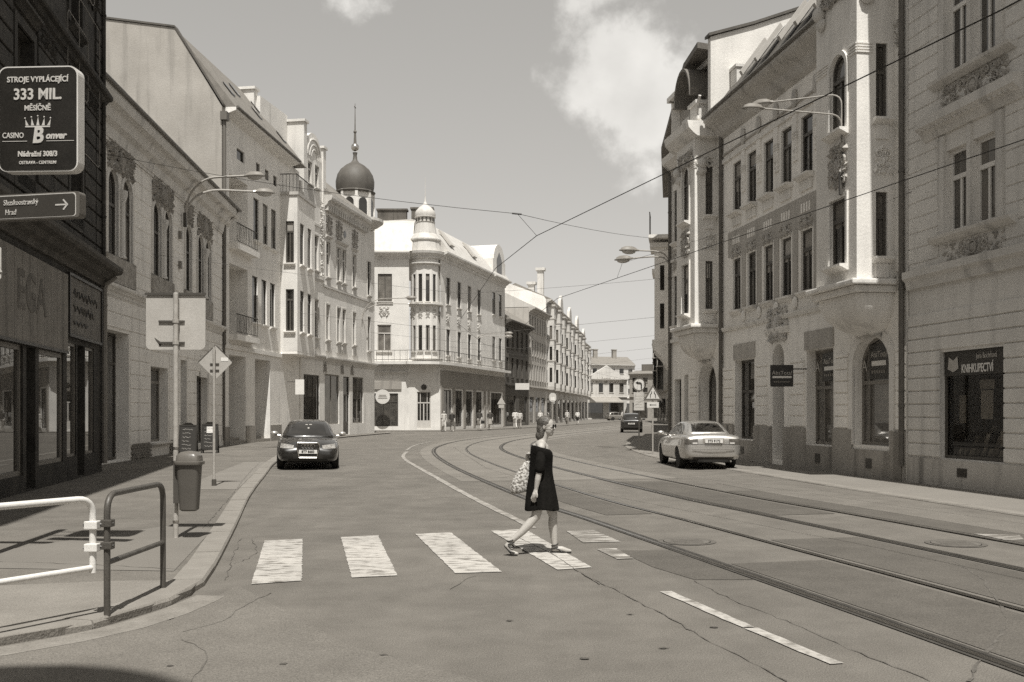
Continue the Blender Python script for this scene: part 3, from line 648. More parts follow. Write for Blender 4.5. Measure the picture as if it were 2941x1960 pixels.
for z in (.0, .085, .17, .255, .34, .425):               # slate plinth courses
    for j in range(9):
        u = 6.3 + j*.25 + (.12 if k % 2 else 0)
        if u < 8.35: b = MB(); b.box(u, u+.24, -.05-.012*((j*7+k*3) % 3), .0, .1+z, .1+z+.078); p.part('stone', b, mat('plinth_slate', .2, .8, .3, 6, .3, 20))
        u = 11.1 + j*.25 + (.12 if k % 2 else 0)
        if u < 12.6: b = MB(); b.box(u, u+.24, -.05-.012*((j*5+k*3) % 3), .0, .1+z, .1+z+.078); p.part('stone', b, mat('plinth_slate', .2, .8, .3, 6, .3, 20))
    k += 1
g = MB(); g.tube([(-.2,-.78,11.42),(20.95,-.78,11.42)], .075, 8); p.part('gutter', g, GUT)
g = MB(); g.tube([(20.4,-.78,11.38),(20.45,-.6,11.1),(20.5,-.15,10.75),(20.5,-.1,10.4),(20.5,-.1,.3)], .06, 8); p.part('downpipe', g, GUT, smooth=True)
roof_prism(t, p.M, [(-.75,11.46),(5.2,14.9),(11,11.46)], -.1, p.L-.05, ROOF_D)
for z in (8.6, 7.4): b = MB(); b.box(12.35,12.55,-.14,0,z,z+.3); p.part('cable_box', b, MGREY)
pos = p.part('shop_poster', MB().box(16.0,17.3,-.05,-.03,3.2,4.15), paint(.7,.6))

# --- plain modern house with loggias and the big white gable
PL, PR = W(-14.8,51.1), W(-13.78,64.5)
t = house('loggia_house', 'tall plain house with loggias, white gable wall and box bay', PL, PR); p = Panel(t, PL, PR, 0, 16.3, .3)
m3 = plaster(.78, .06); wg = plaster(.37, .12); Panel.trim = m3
p.op(.75, 3.4, 9.98, 13.4, style='none', rd=1.5); p.op(.75, 3.4, 5.5, 9.0, style='none', rd=1.5); p.op(.7, 3.1, .1, 4.5, style='none', rd=1.6); p.op(4.55, 7.05, .1, 4.5, style='none', rd=1.6)
for a in (4.3, 5.8, 7.25):
    p.op(a, a+.88, 10.75, 13.0, style='single', frame=FRAME_D, ft=.06, sill=True); p.op(a-.2, a+.68, 6.4, 8.85, style='single', frame=FRAME_D, ft=.06, sill=True)
for a, b in ((1.8,2.9),(4.72,5.36),(6.2,6.86),(7.62,8.28)): p.op(a, b, 14.38, 14.95, style='single', frame=FRAME_D, ft=.05, sill=False)
p.wall(m3, depth=12); p.windows()
for (a, b, z0, z1) in ((.75,3.4,9.98,13.4),(.75,3.4,5.5,9.0)):          # loggia back walls, doors, railings
    bk = MB(); bk.box(a,b,1.5,1.6,z0,z1); p.part('loggia_wall', bk, m3)
    dr = MB(); dr.box(a+.3,a+1.2,1.44,1.5,z0+.05,z0+2.3); dr.box(a+1.4,a+2.3,1.44,1.5,z0+.9,z0+2.3); p.part('loggia_door', dr, GLASS)
    sl = MB(); sl.box(a-.05,b+.55,-.45,.1,z0-.28,z0); p.part('balcony_slab', sl, m3)
    rl = MB(); rl.tube([(a,-.38,z0+1.0),(b+.45,-.38,z0+1.0)], .03, 6); rl.tube([(a,-.38,z0+.12),(b+.45,-.38,z0+.12)], .02, 6); r_ = p.part('railing', rl, IRON)
    for j in range(14):
        x = a+.05+j*(b-a+.35)/13; bar = MB(); bar.tube([(x,-.38,z0+.12),(x+.06*math.sin(j*2),-.38,z0+.55),(x,-.38,z0+1.0)], .014, 5); bar.build('baluster', IRON, r_)
for a, b in ((.7,3.1),(4.55,7.05)):
    bk = MB(); bk.box(a,b,1.6,1.7,.1,4.5); p.part('porch_wall', bk, plaster(.22,.1)); d = MB(); d.box(a+.5,a+1.7,1.53,1.6,.1,2.8); p.part('door', d, SOOT2)
    for j in range(2): st = MB(); st.box(a+.02,b-.02,-.02+.35*j,1.6,.1,.22+.14*j); p.part('step', st, plaster(.3,.1))
for a, b in ((-.0,.7),(3.1,4.55),(7.05,9.0)): pl = MB(); pl.box(a+.01,b-.01,-.06,.0,.05,.95); p.part('plinth', pl, plaster(.3,.15))
p.band(4.78, 5.0, .08, m3, u1=9.0)
# box bay
bay0, bay1, bw_ = 8.95, 12.6, .98
cs = Panel(t, tuple(p.world(bay0,0))[:2], tuple(p.world(bay0,bw_))[:2], 5.15, 14.1, .2)
cs.op(.3, .78, 10.2, 12.6, style='T', transom=.75, frame=FRAME_D); cs.op(.3, .78, 6.3, 8.7, style='T', transom=.75, frame=FRAME_D); cs.wall(plaster(.66,.06), 'bay_side'); cs.windows()
bf = Panel(t, tuple(p.world(bay0,bw_))[:2], tuple(p.world(bay1,bw_))[:2], 5.15, 14.1, .2)
for a in (.55, 2.1):
    bf.op(a, a+.8, 10.2, 12.6, style='T', transom=.75, frame=FRAME_D); bf.op(a, a+.8, 6.3, 8.7, style='T', transom=.75, frame=FRAME_D)
bf.wall(m3, 'bay_front'); bf.windows()
cp = MB(); cp.box(bay0-.08,bay1+.08,-bw_-.08,.0,14.1,14.28); p.part('bay_roof', cp, plaster(.5,.1)); cp = MB(); cp.box(bay0+.005,bay1-.005,-bw_+.005,.0,5.0,5.15); p.part('bay_floor', cp, m3)
be = MB(); be.poly([(bay1,-bw_,5.15),(bay1,0,5.15),(bay1,0,14.1),(bay1,-bw_,14.1)]); p.part('bay_side', be, m3)
rl = MB(); rl.tube([(bay0,-bw_+.05,15.3),(bay1,-bw_+.05,15.3)], .03, 6); rl.tube([(bay0,-bw_+.05,15.3),(bay0,0,15.3)], .03, 6); r_ = p.part('railing', rl, IRON)
for j in range(16): x = bay0+j*(bay1-bay0)/15; b = MB(); b.tube([(x,-bw_+.05,14.28),(x,-bw_+.05,15.3)], .014, 5); b.build('baluster', IRON, r_)
for j in range(5): y = -bw_+.05+j*.2; b = MB(); b.tube([(bay0,y,14.28),(bay0,y,15.3)], .014, 5); b.build('baluster', IRON, r_)
# soffit, eaves, gable, roof
ev = MB(); ev.ext_x([(.0,16.05),(-.62,16.28),(-.62,16.42),(.3,16.42),(.3,16.05)], 0.0, 10.6); p.part('eaves', ev, m3)
g = MB(); g.tube([(0,-.68,16.42),(10.6,-.68,16.42)], .07, 8); p.part('gutter', g, GUT)
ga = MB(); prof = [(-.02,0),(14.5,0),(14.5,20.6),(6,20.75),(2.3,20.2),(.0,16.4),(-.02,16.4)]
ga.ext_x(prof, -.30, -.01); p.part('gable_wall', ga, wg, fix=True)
cpg = MB()
for (a, b), (c, d) in zip([(-.1,16.4),(2.3,20.22),(6,20.78)], [(2.3,20.22),(6,20.78),(14.5,20.64)]):
    cpg.ext_x([(a,b),(c,d),(c,d+.09),(a,b+.09)], -.36, .05)
p.part('gable_coping', cpg, ROOF_D)
pp_ = MB(); pp_.tube([(-.22,-.12,4.9),(-.22,-.12,15.7)], .09, 8); pp_.box(-.42,-.02,-.3,.02,15.7,16.1); p.part('downpipe', pp_, paint(.13,.5))
roof_prism(t, p.M, [(-.6,16.42),(2.3,20.15),(6,20.6),(12,20.4),(12,16.3)], 0, 12.2, ROOF_M)
for u, s_ in ((2.2,.35),(4.6,.55),(6.9,.4),(8.9,.65),(10.4,.3)):
    sk = MB(); y0 = -.6+2.9*s_; z0 = 16.42+3.73*s_
    sk.add([(u,y0,z0+.03),(u+.55,y0,z0+.03),(u+.55,y0+.45,z0+.61),(u,y0+.45,z0+.61),(u,y0,z0+.12),(u+.55,y0,z0+.12),(u+.55,y0+.45,z0+.7),(u,y0+.45,z0+.7)], [(0,1,5,4),(4,5,6,7),(1,2,6,5),(3,0,4,7),(2,3,7,6)]); p.part('skylight', sk, GLASS)

# --- narrow gabled house
PL, PR = W(-13.7,64.5), W(-13.0,68.5)
t = house('gabled_house', 'narrow house with stepped white piers and a round-arched gable', PL, PR); p = Panel(t, PL, PR, 0, 15.8, .28)
m4 = plaster(.72, .08); tr = plaster(.58, .1); Panel.trim = tr
for a, b in ((.95,1.75),(2.15,2.95)):
    p.op(a, b, 10.65, 12.9, style='T', frame=FRAME_W, apron=.5, surround=.1); p.op(a, b, 6.4, 8.8, style='T', frame=FRAME_W, surround=.1, apron=.5)
p.op(.5, 3.2, .8, 4.0, style='shop', glass=GLASS_SHOP, frame=FRAME_D, vbars=[.33,.66])
p.wall(m4, depth=11); p.windows()
p.cornice(5.3, .35, .25, tr); p.cornice(10.2, .2, .12, tr); p.band(13.5, 13.65, .06, tr)
ga = Panel(t, tuple(p.world(.6,0))[:2], tuple(p.world(3.82,0))[:2], 15.8, 17.6, .28); 
for a, b in ((.5,1.2),(1.7,2.4)): ga.op(a, b, 15.9, 17.3, style='T', frame=FRAME_W, surround=.08, sill=True)
ga.wall(m4, 'gable_front'); ga.windows()
gt = MB(); pts = [(.6,17.6)] + [(2.2-1.35*math.cos(math.pi*i/12), 17.9+1.35*math.sin(math.pi*i/12)) for i in range(13)] + [(3.82,17.6)]
gt.ext_y(pts, 0, .35); p.part('gable_arch', gt, m4, fix=True)
for rr in (1.15, .8, .5):
    rg = MB(); rg.tube([(2.2-rr*math.cos(math.pi*i/12), -.03, 17.7+rr*math.sin(math.pi*i/12)) for i in range(13)], .05, 6); p.part('arch_moulding', rg, tr)
for u, z in ((.35,19.5),(3.65,18.7)):
    pr_ = MB(); pr_.box(u,u+.5,-.08,1.0,13.4,z); pr_.box(u-.1,u+.6,-.18,1.1,z,z+.15); p.part('pier', pr_, plaster(.66,.06))
at = MB(); at.box(-3.6,.35,1.0,1.3,15.9,19.9); p.part('attic_wall', at, m4); at = MB(); at.box(-3.9,-3.4,1.25,2.6,15.9,20.2); at.box(-4.0,-3.3,1.15,2.7,20.2,20.35); p.part('pier', at, plaster(.68,.06))
for u in (-2.9,-1.4): d = MB(); d.box(u,u+1.0,.96,1.0,15.9,18.2); p.part('terrace_door', d, GLASS)
p.relief(3.3, 3.8, 10.0, 15.4, tr, .12, 40, 5)
roof_prism(t, p.M, [(.35,15.8),(3.5,19.5),(11,19.5),(11,15.8)], 0, p.L, ROOF_M)

# --- house with the domed tower
PL, PR = W(-13.0,68.5), W(-11.05,80)
t = house('domed_house', 'long stucco house with a dark onion-domed corner tower', PL, PR); p = Panel(t, PL, PR, 0, 15.3, .28)
m5 = plaster(.70, .08); tr = plaster(.55, .1); Panel.trim = tr
for z0, z1 in ((10.5,12.8),(6.4,8.7)):
    for a, b in ((.5,1.2),(2.6,3.3),(3.65,4.35),(5.85,6.55)): p.op(a, b, z0, z1, style='T', frame=FRAME_W, apron=.6, surround=.1, hood=(z0 > 9))
    p.op(9.2, 9.95, z0-.2, z1, style='T', frame=FRAME_D, surround=.08)
p.op(.3, 3.1, .84, 4.15, style='shop', glass=GLASS_SHOP, frame=MGREY, vbars=[.5]); p.op(3.9, 5.2, .1, 4.1, style='door', frame=FRAME_D); p.op(5.9, 8.3, .84, 4.15, style='shop', glass=GLASS_SHOP, frame=MGREY, vbars=[.5])
p.wall(m5, depth=11); p.windows()
p.cornice(5.28, .45, .3, tr); p.cornice(15.75, 1.0, .62, tr, u1=8.6, dentils=.22); p.band(9.8, 9.95, .08, tr)
for u in (3.12, 4.2): o_ = MB(); o_.lathe([(.24,0),(.24,.02)], (u,-.03,13.9), 14, 'y'); x = p.part('oculus', o_, GLASS)
for u in (.4, 2.4, 5.7): p.relief(u, u+1.3, 13.2, 14.6, dk, .08, 26, 60); 
for u in (.0, 3.35, 5.4): p.relief(u, u+.55, 4.2, 5.0, dk, .1, 16, 61)
roof_prism(t, p.M, [(-.6,15.77),(3.4,18.9),(11,18.9),(11,15.77)], 0, 9.6, ROOF_M)
tw = MB(); cu, cy = 9.55, 1.05; R8 = 1.36
tw.prism([(cu+R8*math.cos(math.pi/8+math.pi/4*i), cy+R8*math.sin(math.pi/8+math.pi/4*i)) for i in range(8)], 15.2, 17.9); p.part('tower_drum', tw, plaster(.66,.06))
for i in range(8):
    a = math.pi/4*i; 
    ww = MB(); n_ = 8; pts = [(-.32,16.0),(.32,16.0),(.32,17.1)] + [(.32*math.cos(math.pi*j/n_), 17.1+.32*math.sin(math.pi*j/n_)) for j in range(1,n_)] + [(-.32,17.1)]
    ww.ext_y(pts, -.03, .02); M_ = p.M @ Matrix.Translation((cu,cy,0)) @ Matrix.Rotation(a+math.pi/2,4,'Z') @ Matrix.Translation((0,-R8*math.cos(math.pi/8)-.015,0)); ww.build('tower_window', GLASS, t, M_)
    pl = MB(); a2 = a+math.pi/8; pl.box(-.13,.13,-.1,.1,15.2,18.0); pl.build('pilaster', plaster(.68,.05), t, p.M @ Matrix.Translation((cu+R8*.97*math.cos(a2), cy+R8*.97*math.sin(a2), 0)) @ Matrix.Rotation(a2,4,'Z'))
cn = MB(); cn.lathe([(1.4,15.3),(1.75,15.45),(2.1,15.7),(2.1,15.9),(1.5,16.0)], (cu,cy,0), 24); p.part('tower_cornice', cn, tr)
dm = MB(); dm.lathe([(1.45,17.85),(1.52,17.95),(1.36,18.05),(1.42,18.4),(1.43,18.8),(1.32,19.25),(1.08,19.65),(.7,19.98),(.32,20.2),(.18,20.4),(.13,20.75),(.18,20.95)], (cu,cy,0), 24); d_ = p.part('dome', dm, ROOF_D, smooth=True)
bl_ = MB(); bl_.ball((cu,cy,21.35), .3, 14, 10); bl_.build('ball', metal(.55,.25), d_, smooth=True)
sp_ = MB(); sp_.tube([(cu,cy,21.6),(cu,cy,22.4),(cu,cy,22.6),(cu,cy,24.6)], [.12,.08,.05,.02], 8); sp_.ball((cu,cy,22.5), .13, 8, 6); sp_.box(cu-.18,cu+.18,cy-.02,cy+.02,24.3,24.36); sp_.build('spire', GUT, d_)

# --- white corner house
PL, PR = W(-14.5,91.5), W(-9.46,91.5)
t = house('white_corner_house', 'white corner house with turret, pale mansard roof and long balcony', PL, PR); p = Panel(t, PL, PR, 0, 15.2, .3)
m6 = plaster(.66, .06); tr = plaster(.62, .08); Panel.trim = tr
p.op(2.04, 3.27, 11.2, 13.6, style='H', frame=FRAME_D, glass=GLASS_LT); p.op(2.0, 3.2, 6.9, 9.2, style='T', frame=FRAME_W, glass=GLASS_LT)
p.op(1.5, 3.8, .4, 3.25, style='shop', glass=GLASS_SHOP, frame=DGREY, vbars=[.4,.7], hbar=.75)
p.wall(m6); p.windows()
gl = plaster(.36,.1)
p.cornice(5.15, .3, .25, tr); p.part('shop_fascia', MB().box(1.3,4.1,-.12,.0,3.6,4.3), plaster(.3,.1))
p.relief(2.1, 3.1, 9.9, 10.8, plaster(.55,.1), .1, 20, 70)
sg = MB(); sg.lathe([(.62,0),(.62,.12)], (2.6,-1.1,2.95), 24, 'y'); s_ = p.part('round_sign', sg, paint(.6,.5)); tb = MB(); tb.tube([(2.6,-1.0,3.5),(2.6,0,3.6)], .03, 6); tb.build('bracket', DGREY, s_)
for j in range(3): x = MB(); x.box(2.2+.05*j,3.0-.05*j,-1.115,-1.1,2.8+.13*j,2.85+.13*j); x.build('sign_stripe', MGREY, s_)
# turret
cx_, cy_ = p.L+1.3, 1.12; P8 = [math.pi*(1+i/8) for i in range(-2, 7)]
rt = 1.28
def turret_pt(a, r=rt): return (cx_ + r*math.cos(a), cy_ + r*math.sin(a))
angs = [R(180+i*30) for i in range(0, 7)]
for i in range(6):
    A, B = turret_pt(angs[i]), turret_pt(angs[i+1])
    wA = t.matrix_world if False else Matrix.Translation(t.location) @ Matrix.Rotation(t.rotation_euler.z,4,'Z')
    a_, b_ = wA @ Vector((A[0],A[1],0)), wA @ Vector((B[0],B[1],0))
    f_ = Panel(t, (a_.x,a_.y), (b_.x,b_.y), 6.2, 15.6, .2)
    if i in (1,2,3,4): 
        f_.op(.16, f_.L-.16, 11.2, 13.6, style='single', frame=FRAME_D, ft=.05, sill=True); f_.op(.16, f_.L-.16, 6.95, 9.15, style='single', frame=FRAME_D, ft=.05, sill=True)
    f_.wall(m6, 'turret_wall'); f_.windows()
    f_.relief(.15, f_.L-.15, 9.7, 10.6, plaster(.55,.1), .08, 8, 80+i)
tc = MB(); tc.lathe([(1.36,6.1),(1.55,6.25),(1.55,6.3)], (cx_,cy_,0), 24); p.part('turret_base', tc, tr)
for z, o in ((10.85,.22),(14.4,.12),(14.9,.12)): tc = MB(); tc.lathe([(1.3,z),(1.4+o,z+.1),(1.4+o,z+.2),(1.3,z+.22)], (cx_,cy_,0), 24); p.part('turret_moulding', tc, tr)
tcn = MB(); tcn.lathe([(1.3,15.0),(1.5,15.1),(1.8,15.35),(1.85,15.55),(1.3,15.6)], (cx_,cy_,0), 24); p.part('turret_cornice', tcn, tr)
ts = MB(); ts.lathe([(1.45,15.6),(1.3,16.5),(1.42,16.6),(1.42,16.7),(1.02,17.2),(.84,18.15),(.9,18.22)], (cx_,cy_,0), 16); p.part('turret_roof', ts, ROOF_W)
la = MB(); la.lathe([(.8,18.22),(.8,18.6),(.92,18.65),(.92,18.74)], (cx_,cy_,0), 16); p.part('lantern', la, ROOF_W)
for j in range(14): a = 2*math.pi*j/14; bb = MB(); bb.box(-.07,.07,-.02,.02,18.3,18.56); bb.build('lantern_opening', DGREY, t, p.M @ Matrix.Translation((cx_+.81*math.cos(a),cy_+.81*math.sin(a),0)) @ Matrix.Rotation(a+math.pi/2,4,'Z'))
du = MB(); du.lathe([(.88,18.74),(.92,18.95),(.82,19.25),(.55,19.55),(.22,19.8),(.08,20.1),(.03,20.6),(.02,22.2)], (cx_,cy_,0), 20); p.part('turret_dome', du, ROOF_W, smooth=True)
# the face along the far street
RPL, RPR = (p.PL + p.d*(cx_+1.35) + Vector((0,.75,0)))[:2], W(-.81,113.5)
r = Panel(t, RPL, RPR, 0, 15.3, .3)
for a in (1.5, 4.6, 7.7, 10.8):
    r.op(a, a+1.05, 11.2, 13.6, style='T', frame=FRAME_D, apron=.5, surround=.08); r.op(a, a+1.05, 6.7, 9.0, style='T', frame=FRAME_D, hood=False, surround=.08, apron=.3)
    r.op(a-.6, a+1.5, .3, 3.6, style='shop', glass=GLASS_SHOP, frame=DGREY, vbars=[.5], sill=False)
for a in (16.0, 18.4): r.op(a, a+1.1, 11.7, 14.0, style='T', frame=FRAME_D); r.op(a, a+1.1, 7.0, 9.4, style='T', frame=FRAME_D)
r.op(15.5, 19.4, .3, 3.6, style='shop', glass=GLASS_SHOP, frame=DGREY, vbars=[.3,.6], sill=False)
r.wall(m6); r.windows()
for a in (1.5, 4.6, 7.7, 10.8): r.relief(a, a+1.05, 9.5, 10.5, plaster(.55,.1), .08, 16, 90)
r.cornice(15.65, .7, .7, tr, ends=.1); p.cornice(15.5, .6, .6, tr, ends=.1); r.cornice(15.5, .4, .9, tr, u0=14.4, u1=20.4)
sh = plaster(.28,.1)
r.part('shop_front_band', MB().box(0,r.L,-.06,.0,3.75,5.3), sh)
for a in (.1,3.3,6.4,9.5,12.9,14.3,20.0): r.part('shop_pier', MB().box(a,a+.55,-.1,.0,.1,3.75), sh)
# corner door under the turret
wA = Matrix.Translation(t.location) @ Matrix.Rotation(t.rotation_euler.z,4,'Z')
a_, b_ = wA @ Vector((p.L,0,0)), wA @ Vector((cx_+1.35,.75,0))
c_ = Panel(t, (a_.x,a_.y), (b_.x,b_.y), 0, 6.2, .35); c_.op(.7, 1.9, .2, 3.4, style='door', frame=paint(.5,.5), transom=.7, vbars=[.25,.75], sill=False); c_.wall(m6, 'corner_wall'); c_.windows()
o_ = MB(); o_.lathe([(.25,0),(.25,.05)], (1.3,-.06,3.8), 14, 'y'); c_.part('oculus', o_, GLASS)
# balcony slab and railing around the corner
bp_ = [(-1.2,-.1),(1.0,-.15),(p.L-.2,-.2)] + [ (cx_+2.1*math.cos(R(a)), cy_+2.1*math.sin(R(a))) for a in (230,250,270,290,310)]
q_ = [tuple((wA.inverted() @ Vector((*tuple(r.world(u,.75))[:2],0)))[:2]) for u in (1.6,6,14,20.5)]
outl = bp_ + q_; inner = [tuple((wA.inverted() @ Vector((*tuple(r.world(u,-.05))[:2],0)))[:2]) for u in (20.5,14,6,0)] + [(p.L,.1),(-1.2,.1)]
bs = MB(); bs.prism([(x,y-(.55 if y < 0 and x < p.L else 0)) for x, y in outl] + inner, 5.75, 6.0); p.part('balcony_slab', bs, tr, fix=True)
rl = MB(); pth = [(x,y-(.45 if y < 0 and x < p.L else -.1)) for x, y in outl]
for z in (6.15, 6.95): rl.tube([(x,y,z) for x, y in pth], .025, 5)
r_ = p.part('balcony_railing', rl, IRON)
for (x, y), (x2, y2) in zip(pth[:-1], pth[1:]):
    L_ = math.hypot(x2-x, y2-y); k = max(1, int(L_/.45))
    for j in range(k): b = MB(); b.tube([(x+(x2-x)*j/k, y+(y2-y)*j/k, 6.0),(x+(x2-x)*j/k, y+(y2-y)*j/k, 6.95)], .013, 4); b.build('baluster', IRON, r_)
# mansard roof
roof_prism(t, p.M, [(-.5,15.52),(.4,16.6),(1.6,18.3),(2.6,18.7),(9,18.7),(9,15.4)], -1, p.L+.3, ROOF_W)
roof_prism(t, r.M, [(-.6,15.68),(.5,17.2),(1.8,18.5),(3,18.8),(9,18.8),(9,15.4)], .9, 20.4, ROOF_W)
rc = MB(); rc.box(.9,14,2.7,2.95,18.8,18.95); r.part('ridge_coping', rc, ROOF_D)
for u in (2.2, 9.0): sk = MB(); sk.add([(u,-.1,16.5),(u+1.1,-.1,16.5),(u+1.1,1.0,17.9),(u,1.0,17.9),(u,-.25,16.6),(u+1.1,-.25,16.6),(u+1.1,.9,18.0),(u,.9,18.0)], [(0,1,5,4),(4,5,6,7),(1,2,6,5),(3,0,4,7)]); r.part('skylight', sk, LGREY)
dn = MB(); pts = [(15.0,15.7),(15.0,17.3)] + [(17.3-2.0*math.cos(math.pi*j/10), 17.3+1.7*math.sin(math.pi*j/10)) for j in range(11)] + [(19.6,17.3),(19.6,15.7)]
dn.ext_y(pts, -.35, 3.0); r.part('round_dormer', dn, m6, fix=True)
dw = MB(); dw.ext_y([(16.4,16.0),(18.2,16.0),(18.2,17.4),(17.3,18.2),(16.4,17.4)], -.38, -.3); r.part('dormer_window', dw, GLASS)
for x, y, ww, hh in ((1.6,3.0,2.6,1.0),(4.6,3.4,1.9,1.2)):
    ch = MB(); ch.box(x,x+ww,y,y+.8,18.6,18.7+hh); ch.box(x-.1,x+ww+.1,y-.1,y+.9,18.7+hh,18.85+hh); p.part('chimney', ch, plaster(.12,.3,.3))

# --- row beyond the corner house
def row_house(name, label, PL, PR, zt, m, floors, nw, roof, depth=9, bays=(), shop=True, group=None, slope=2.2, trim=None, eave=.5, ww=1.0):
    t = house(name, label, PL, PR, group); p = Panel(t, PL, PR, 0, zt, .25); Panel.trim = trim or m
    fh = (zt-.6-4.6)/floors
    for f in range(floors):
        for j in range(nw):
            c = p.L*(j+.5)/nw; p.op(c-ww/2, c+ww/2, 4.9+f*fh+.6, 4.9+f*fh+.6+min(2.2, fh-1.1))
    if shop:
        k = max(2, nw//2)
        for j in range(k): c = p.L*(j+.5)/k; p.op(c-p.L/k*.36, c+p.L/k*.36, .3, 3.4, glass=GLASS_SHOP, sill=False)
    p.wall(m, depth=depth); p.windows(False)
    p.cornice(zt+.05, .6, eave, trim or m); p.cornice(4.6, .3, .25, trim or m)
    for (c, bwid, z1) in bays:
        out_ = .9; zt2 = z1
        f_ = Panel(t, tuple(p.world(c,out_))[:2], tuple(p.world(c+bwid,out_))[:2], 4.9, zt2, .15)
        s_ = Panel(t, tuple(p.world(c,0))[:2], tuple(p.world(c,out_))[:2], 4.9, zt2, .12)
        z = 5.5
        while z + 2 < zt2: f_.op(bwid*.25, bwid*.75, z, z+1.9); s_.op(.3, .65, z, z+1.9, sill=False); z += fh
        f_.wall(m, 'bay_front'); s_.wall(m, 'bay_side'); f_.windows(False); s_.windows(False)
        cap_ = MB(); cap_.box(c-.15,c+bwid+.15,-out_-.15,.0,zt2,zt2+.25); p.part('bay_roof', cap_, trim or m); cap_ = MB(); cap_.box(c+.01,c+bwid-.01,-out_+.01,.0,4.5,4.89); p.part('bay_console', cap_, trim or m)
        z = 8.2
        while z < zt2: bb = MB(); bb.box(c-.05,c+bwid+.05,-out_-.08,.0,z,z+.18); p.part('bay_moulding', bb, trim or m); z += fh
    roof_prism(t, p.M, [(-eave,zt+.06),(depth*.45,zt+slope),(depth,zt+.06)], 0, p.L, roof)
    return t, p
t, p = row_house('dark_house', 'dark weathered house beside the white corner house', W(-.81,113.5), W(2.1,125.2), 11.5, mat('dark_plaster', .10, .9, .2, 1, .3, 10, streak=.2), 2, 5, ROOF_M, slope=3.0, trim=mat('dark_trim', .08, .9, .2, 1), eave=.8)
t, p = row_house('grey_house', 'pale grey house with many narrow windows in the far row', W(2.1,125.2), W(4.7,137), 14.0, plaster(.42,.1), 3, 7, ROOF_W, slope=2.4, eave=.8, ww=.7)
q0 = Vector(W(4.7,137)); q1 = Vector(W(15.4,203)); names = ['white house with bays and tall chimneys far along the street', 'second bay-fronted white house of the far row', 'third bay-fronted house of the far row', 'fourth bay-fronted house of the far row', 'last house of the far row with rounded corner balconies']
zs_ = [16.2, 15.8, 15.4, 15.2, 14.0]
for i in range(5):
    A, B = q0.lerp(q1, i/5), q0.lerp(q1, (i+1)/5)
    t, p = row_house('bay_house', names[i], tuple(A), tuple(B), zs_[i], plaster(.58-.03*(i%2),.08), 4, 5, ROOF_M, bays=((1.2,2.2,zs_[i]-.8),(8.2,2.2,zs_[i]-.8)), trim=plaster(.45,.1), eave=.7)
    if i == 0:
        gw = MB(); gw.ext_x([(0,0),(9,0),(9,18.2),(5,18.4),(0.3,16.6),(0,16.2)], -.25, -.01); p.part('gable_wall', gw, plaster(.7,.05), fix=True)
        for y, z in ((.4,20.0),(1.6,18.2)): c = MB(); c.box(.2,1.0,y,y+.8,15.5,z); c.box(0,1.2,y-.2,y+1.0,z,z+.35); p.part('chimney', c, plaster(.6,.1))
    else: gb = MB(); gb.ext_y([(3.5,zs_[i]),(8.5,zs_[i]),(7.4,zs_[i]+2.2),(6,zs_[i]+3),(4.6,zs_[i]+2.2)], 0, .4); p.part('gable', gb, plaster(.52,.08), fix=True)
# houses closing the street
t, p = row_house('gable_end_house', 'low pale house with a gable closing the far end of the street', (14.7,200), (23.5,204), 8.2, plaster(.55,.1), 1, 4, ROOF_M, shop=True, slope=0.1)
gb = MB(); gb.ext_y([(0,8.2),(9.6,8.2),(5,11.0)], -.1, .3); p.part('gable', gb, plaster(.6,.1), fix=True); p.relief(1.5, 8, 7.3, 8.6, plaster(.35,.1), .2, 30, 7)
aw = MB(); aw.ext_x([(0,4.6),(-2.5,3.6),(-2.5,3.4),(0,3.5)], 1, 7.5); p.part('awning', aw, plaster(.3,.1))
t, p = row_house('far_end_house', 'grey two-storey house with a flat roof at the far bend', (23.6,200), (31.5,196), 9.2, plaster(.32,.1), 2, 4, ROOF_M, slope=.8)
for j in range(2): c = MB(); c.box(1.5+2.4*j,4+2.4*j,3,4.5,9.6,11.2-.5*j); p.part('roof_box', c, plaster(.14,.1))
t, p = row_house('far_tall_house', 'pale tall house with chimneys rising behind the gable-end house', (17,216), (27,219), 11.8, plaster(.6,.05), 3, 5, ROOF_M, slope=2.0)
for u in (2.0, 6.5): c = MB(); c.box(u,u+.9,3,3.8,12.5,15.2); c.box(u-.1,u+1.0,2.9,3.9,15.2,15.4); p.part('chimney', c, plaster(.3,.1))
row_house('far_white_house', 'small white house seen past the far bend', (30,232), (40,228), 9.5, plaster(.6,.05), 2, 5, ROOF_M)
# ------------------------------------------------------------------ houses on the right
# --- bookshop house
PL, PR = W(10.1,25.3), W(13.0,7)
t = house('bookshop_house', 'rusticated grey house with the bookshop window at street level', PL, PR); p = Panel(t, PL, PR, 0, 15.5, .28)
m1 = plaster(.66, .10); tr = plaster(.6, .16); Panel.trim = tr
FRL = paint(.72,.5)
for k in range(4):
    o = k*4.15
    for a in (1.5, 2.48):
        p.op(a+o, a+.81+o, 9.2, 11.6, arch=.3, style='T', transom=.62, frame=FRL, sill=False, margin=.3, rd=.17, ft=.1, glass=GLASS_MID); p.op(a+o, a+.81+o, 5.68, 7.55, style='T', transom=.66, frame=FRL, sill=False, margin=.3, rd=.17, ft=.1, glass=GLASS_MID)
for o in (0, 4.6, 9.2): p.op(1.29+o, 3.54+o, .66, 3.05, style='none' , rd=.18, margin=.0)
p.wall(m1, depth=11); p.windows()
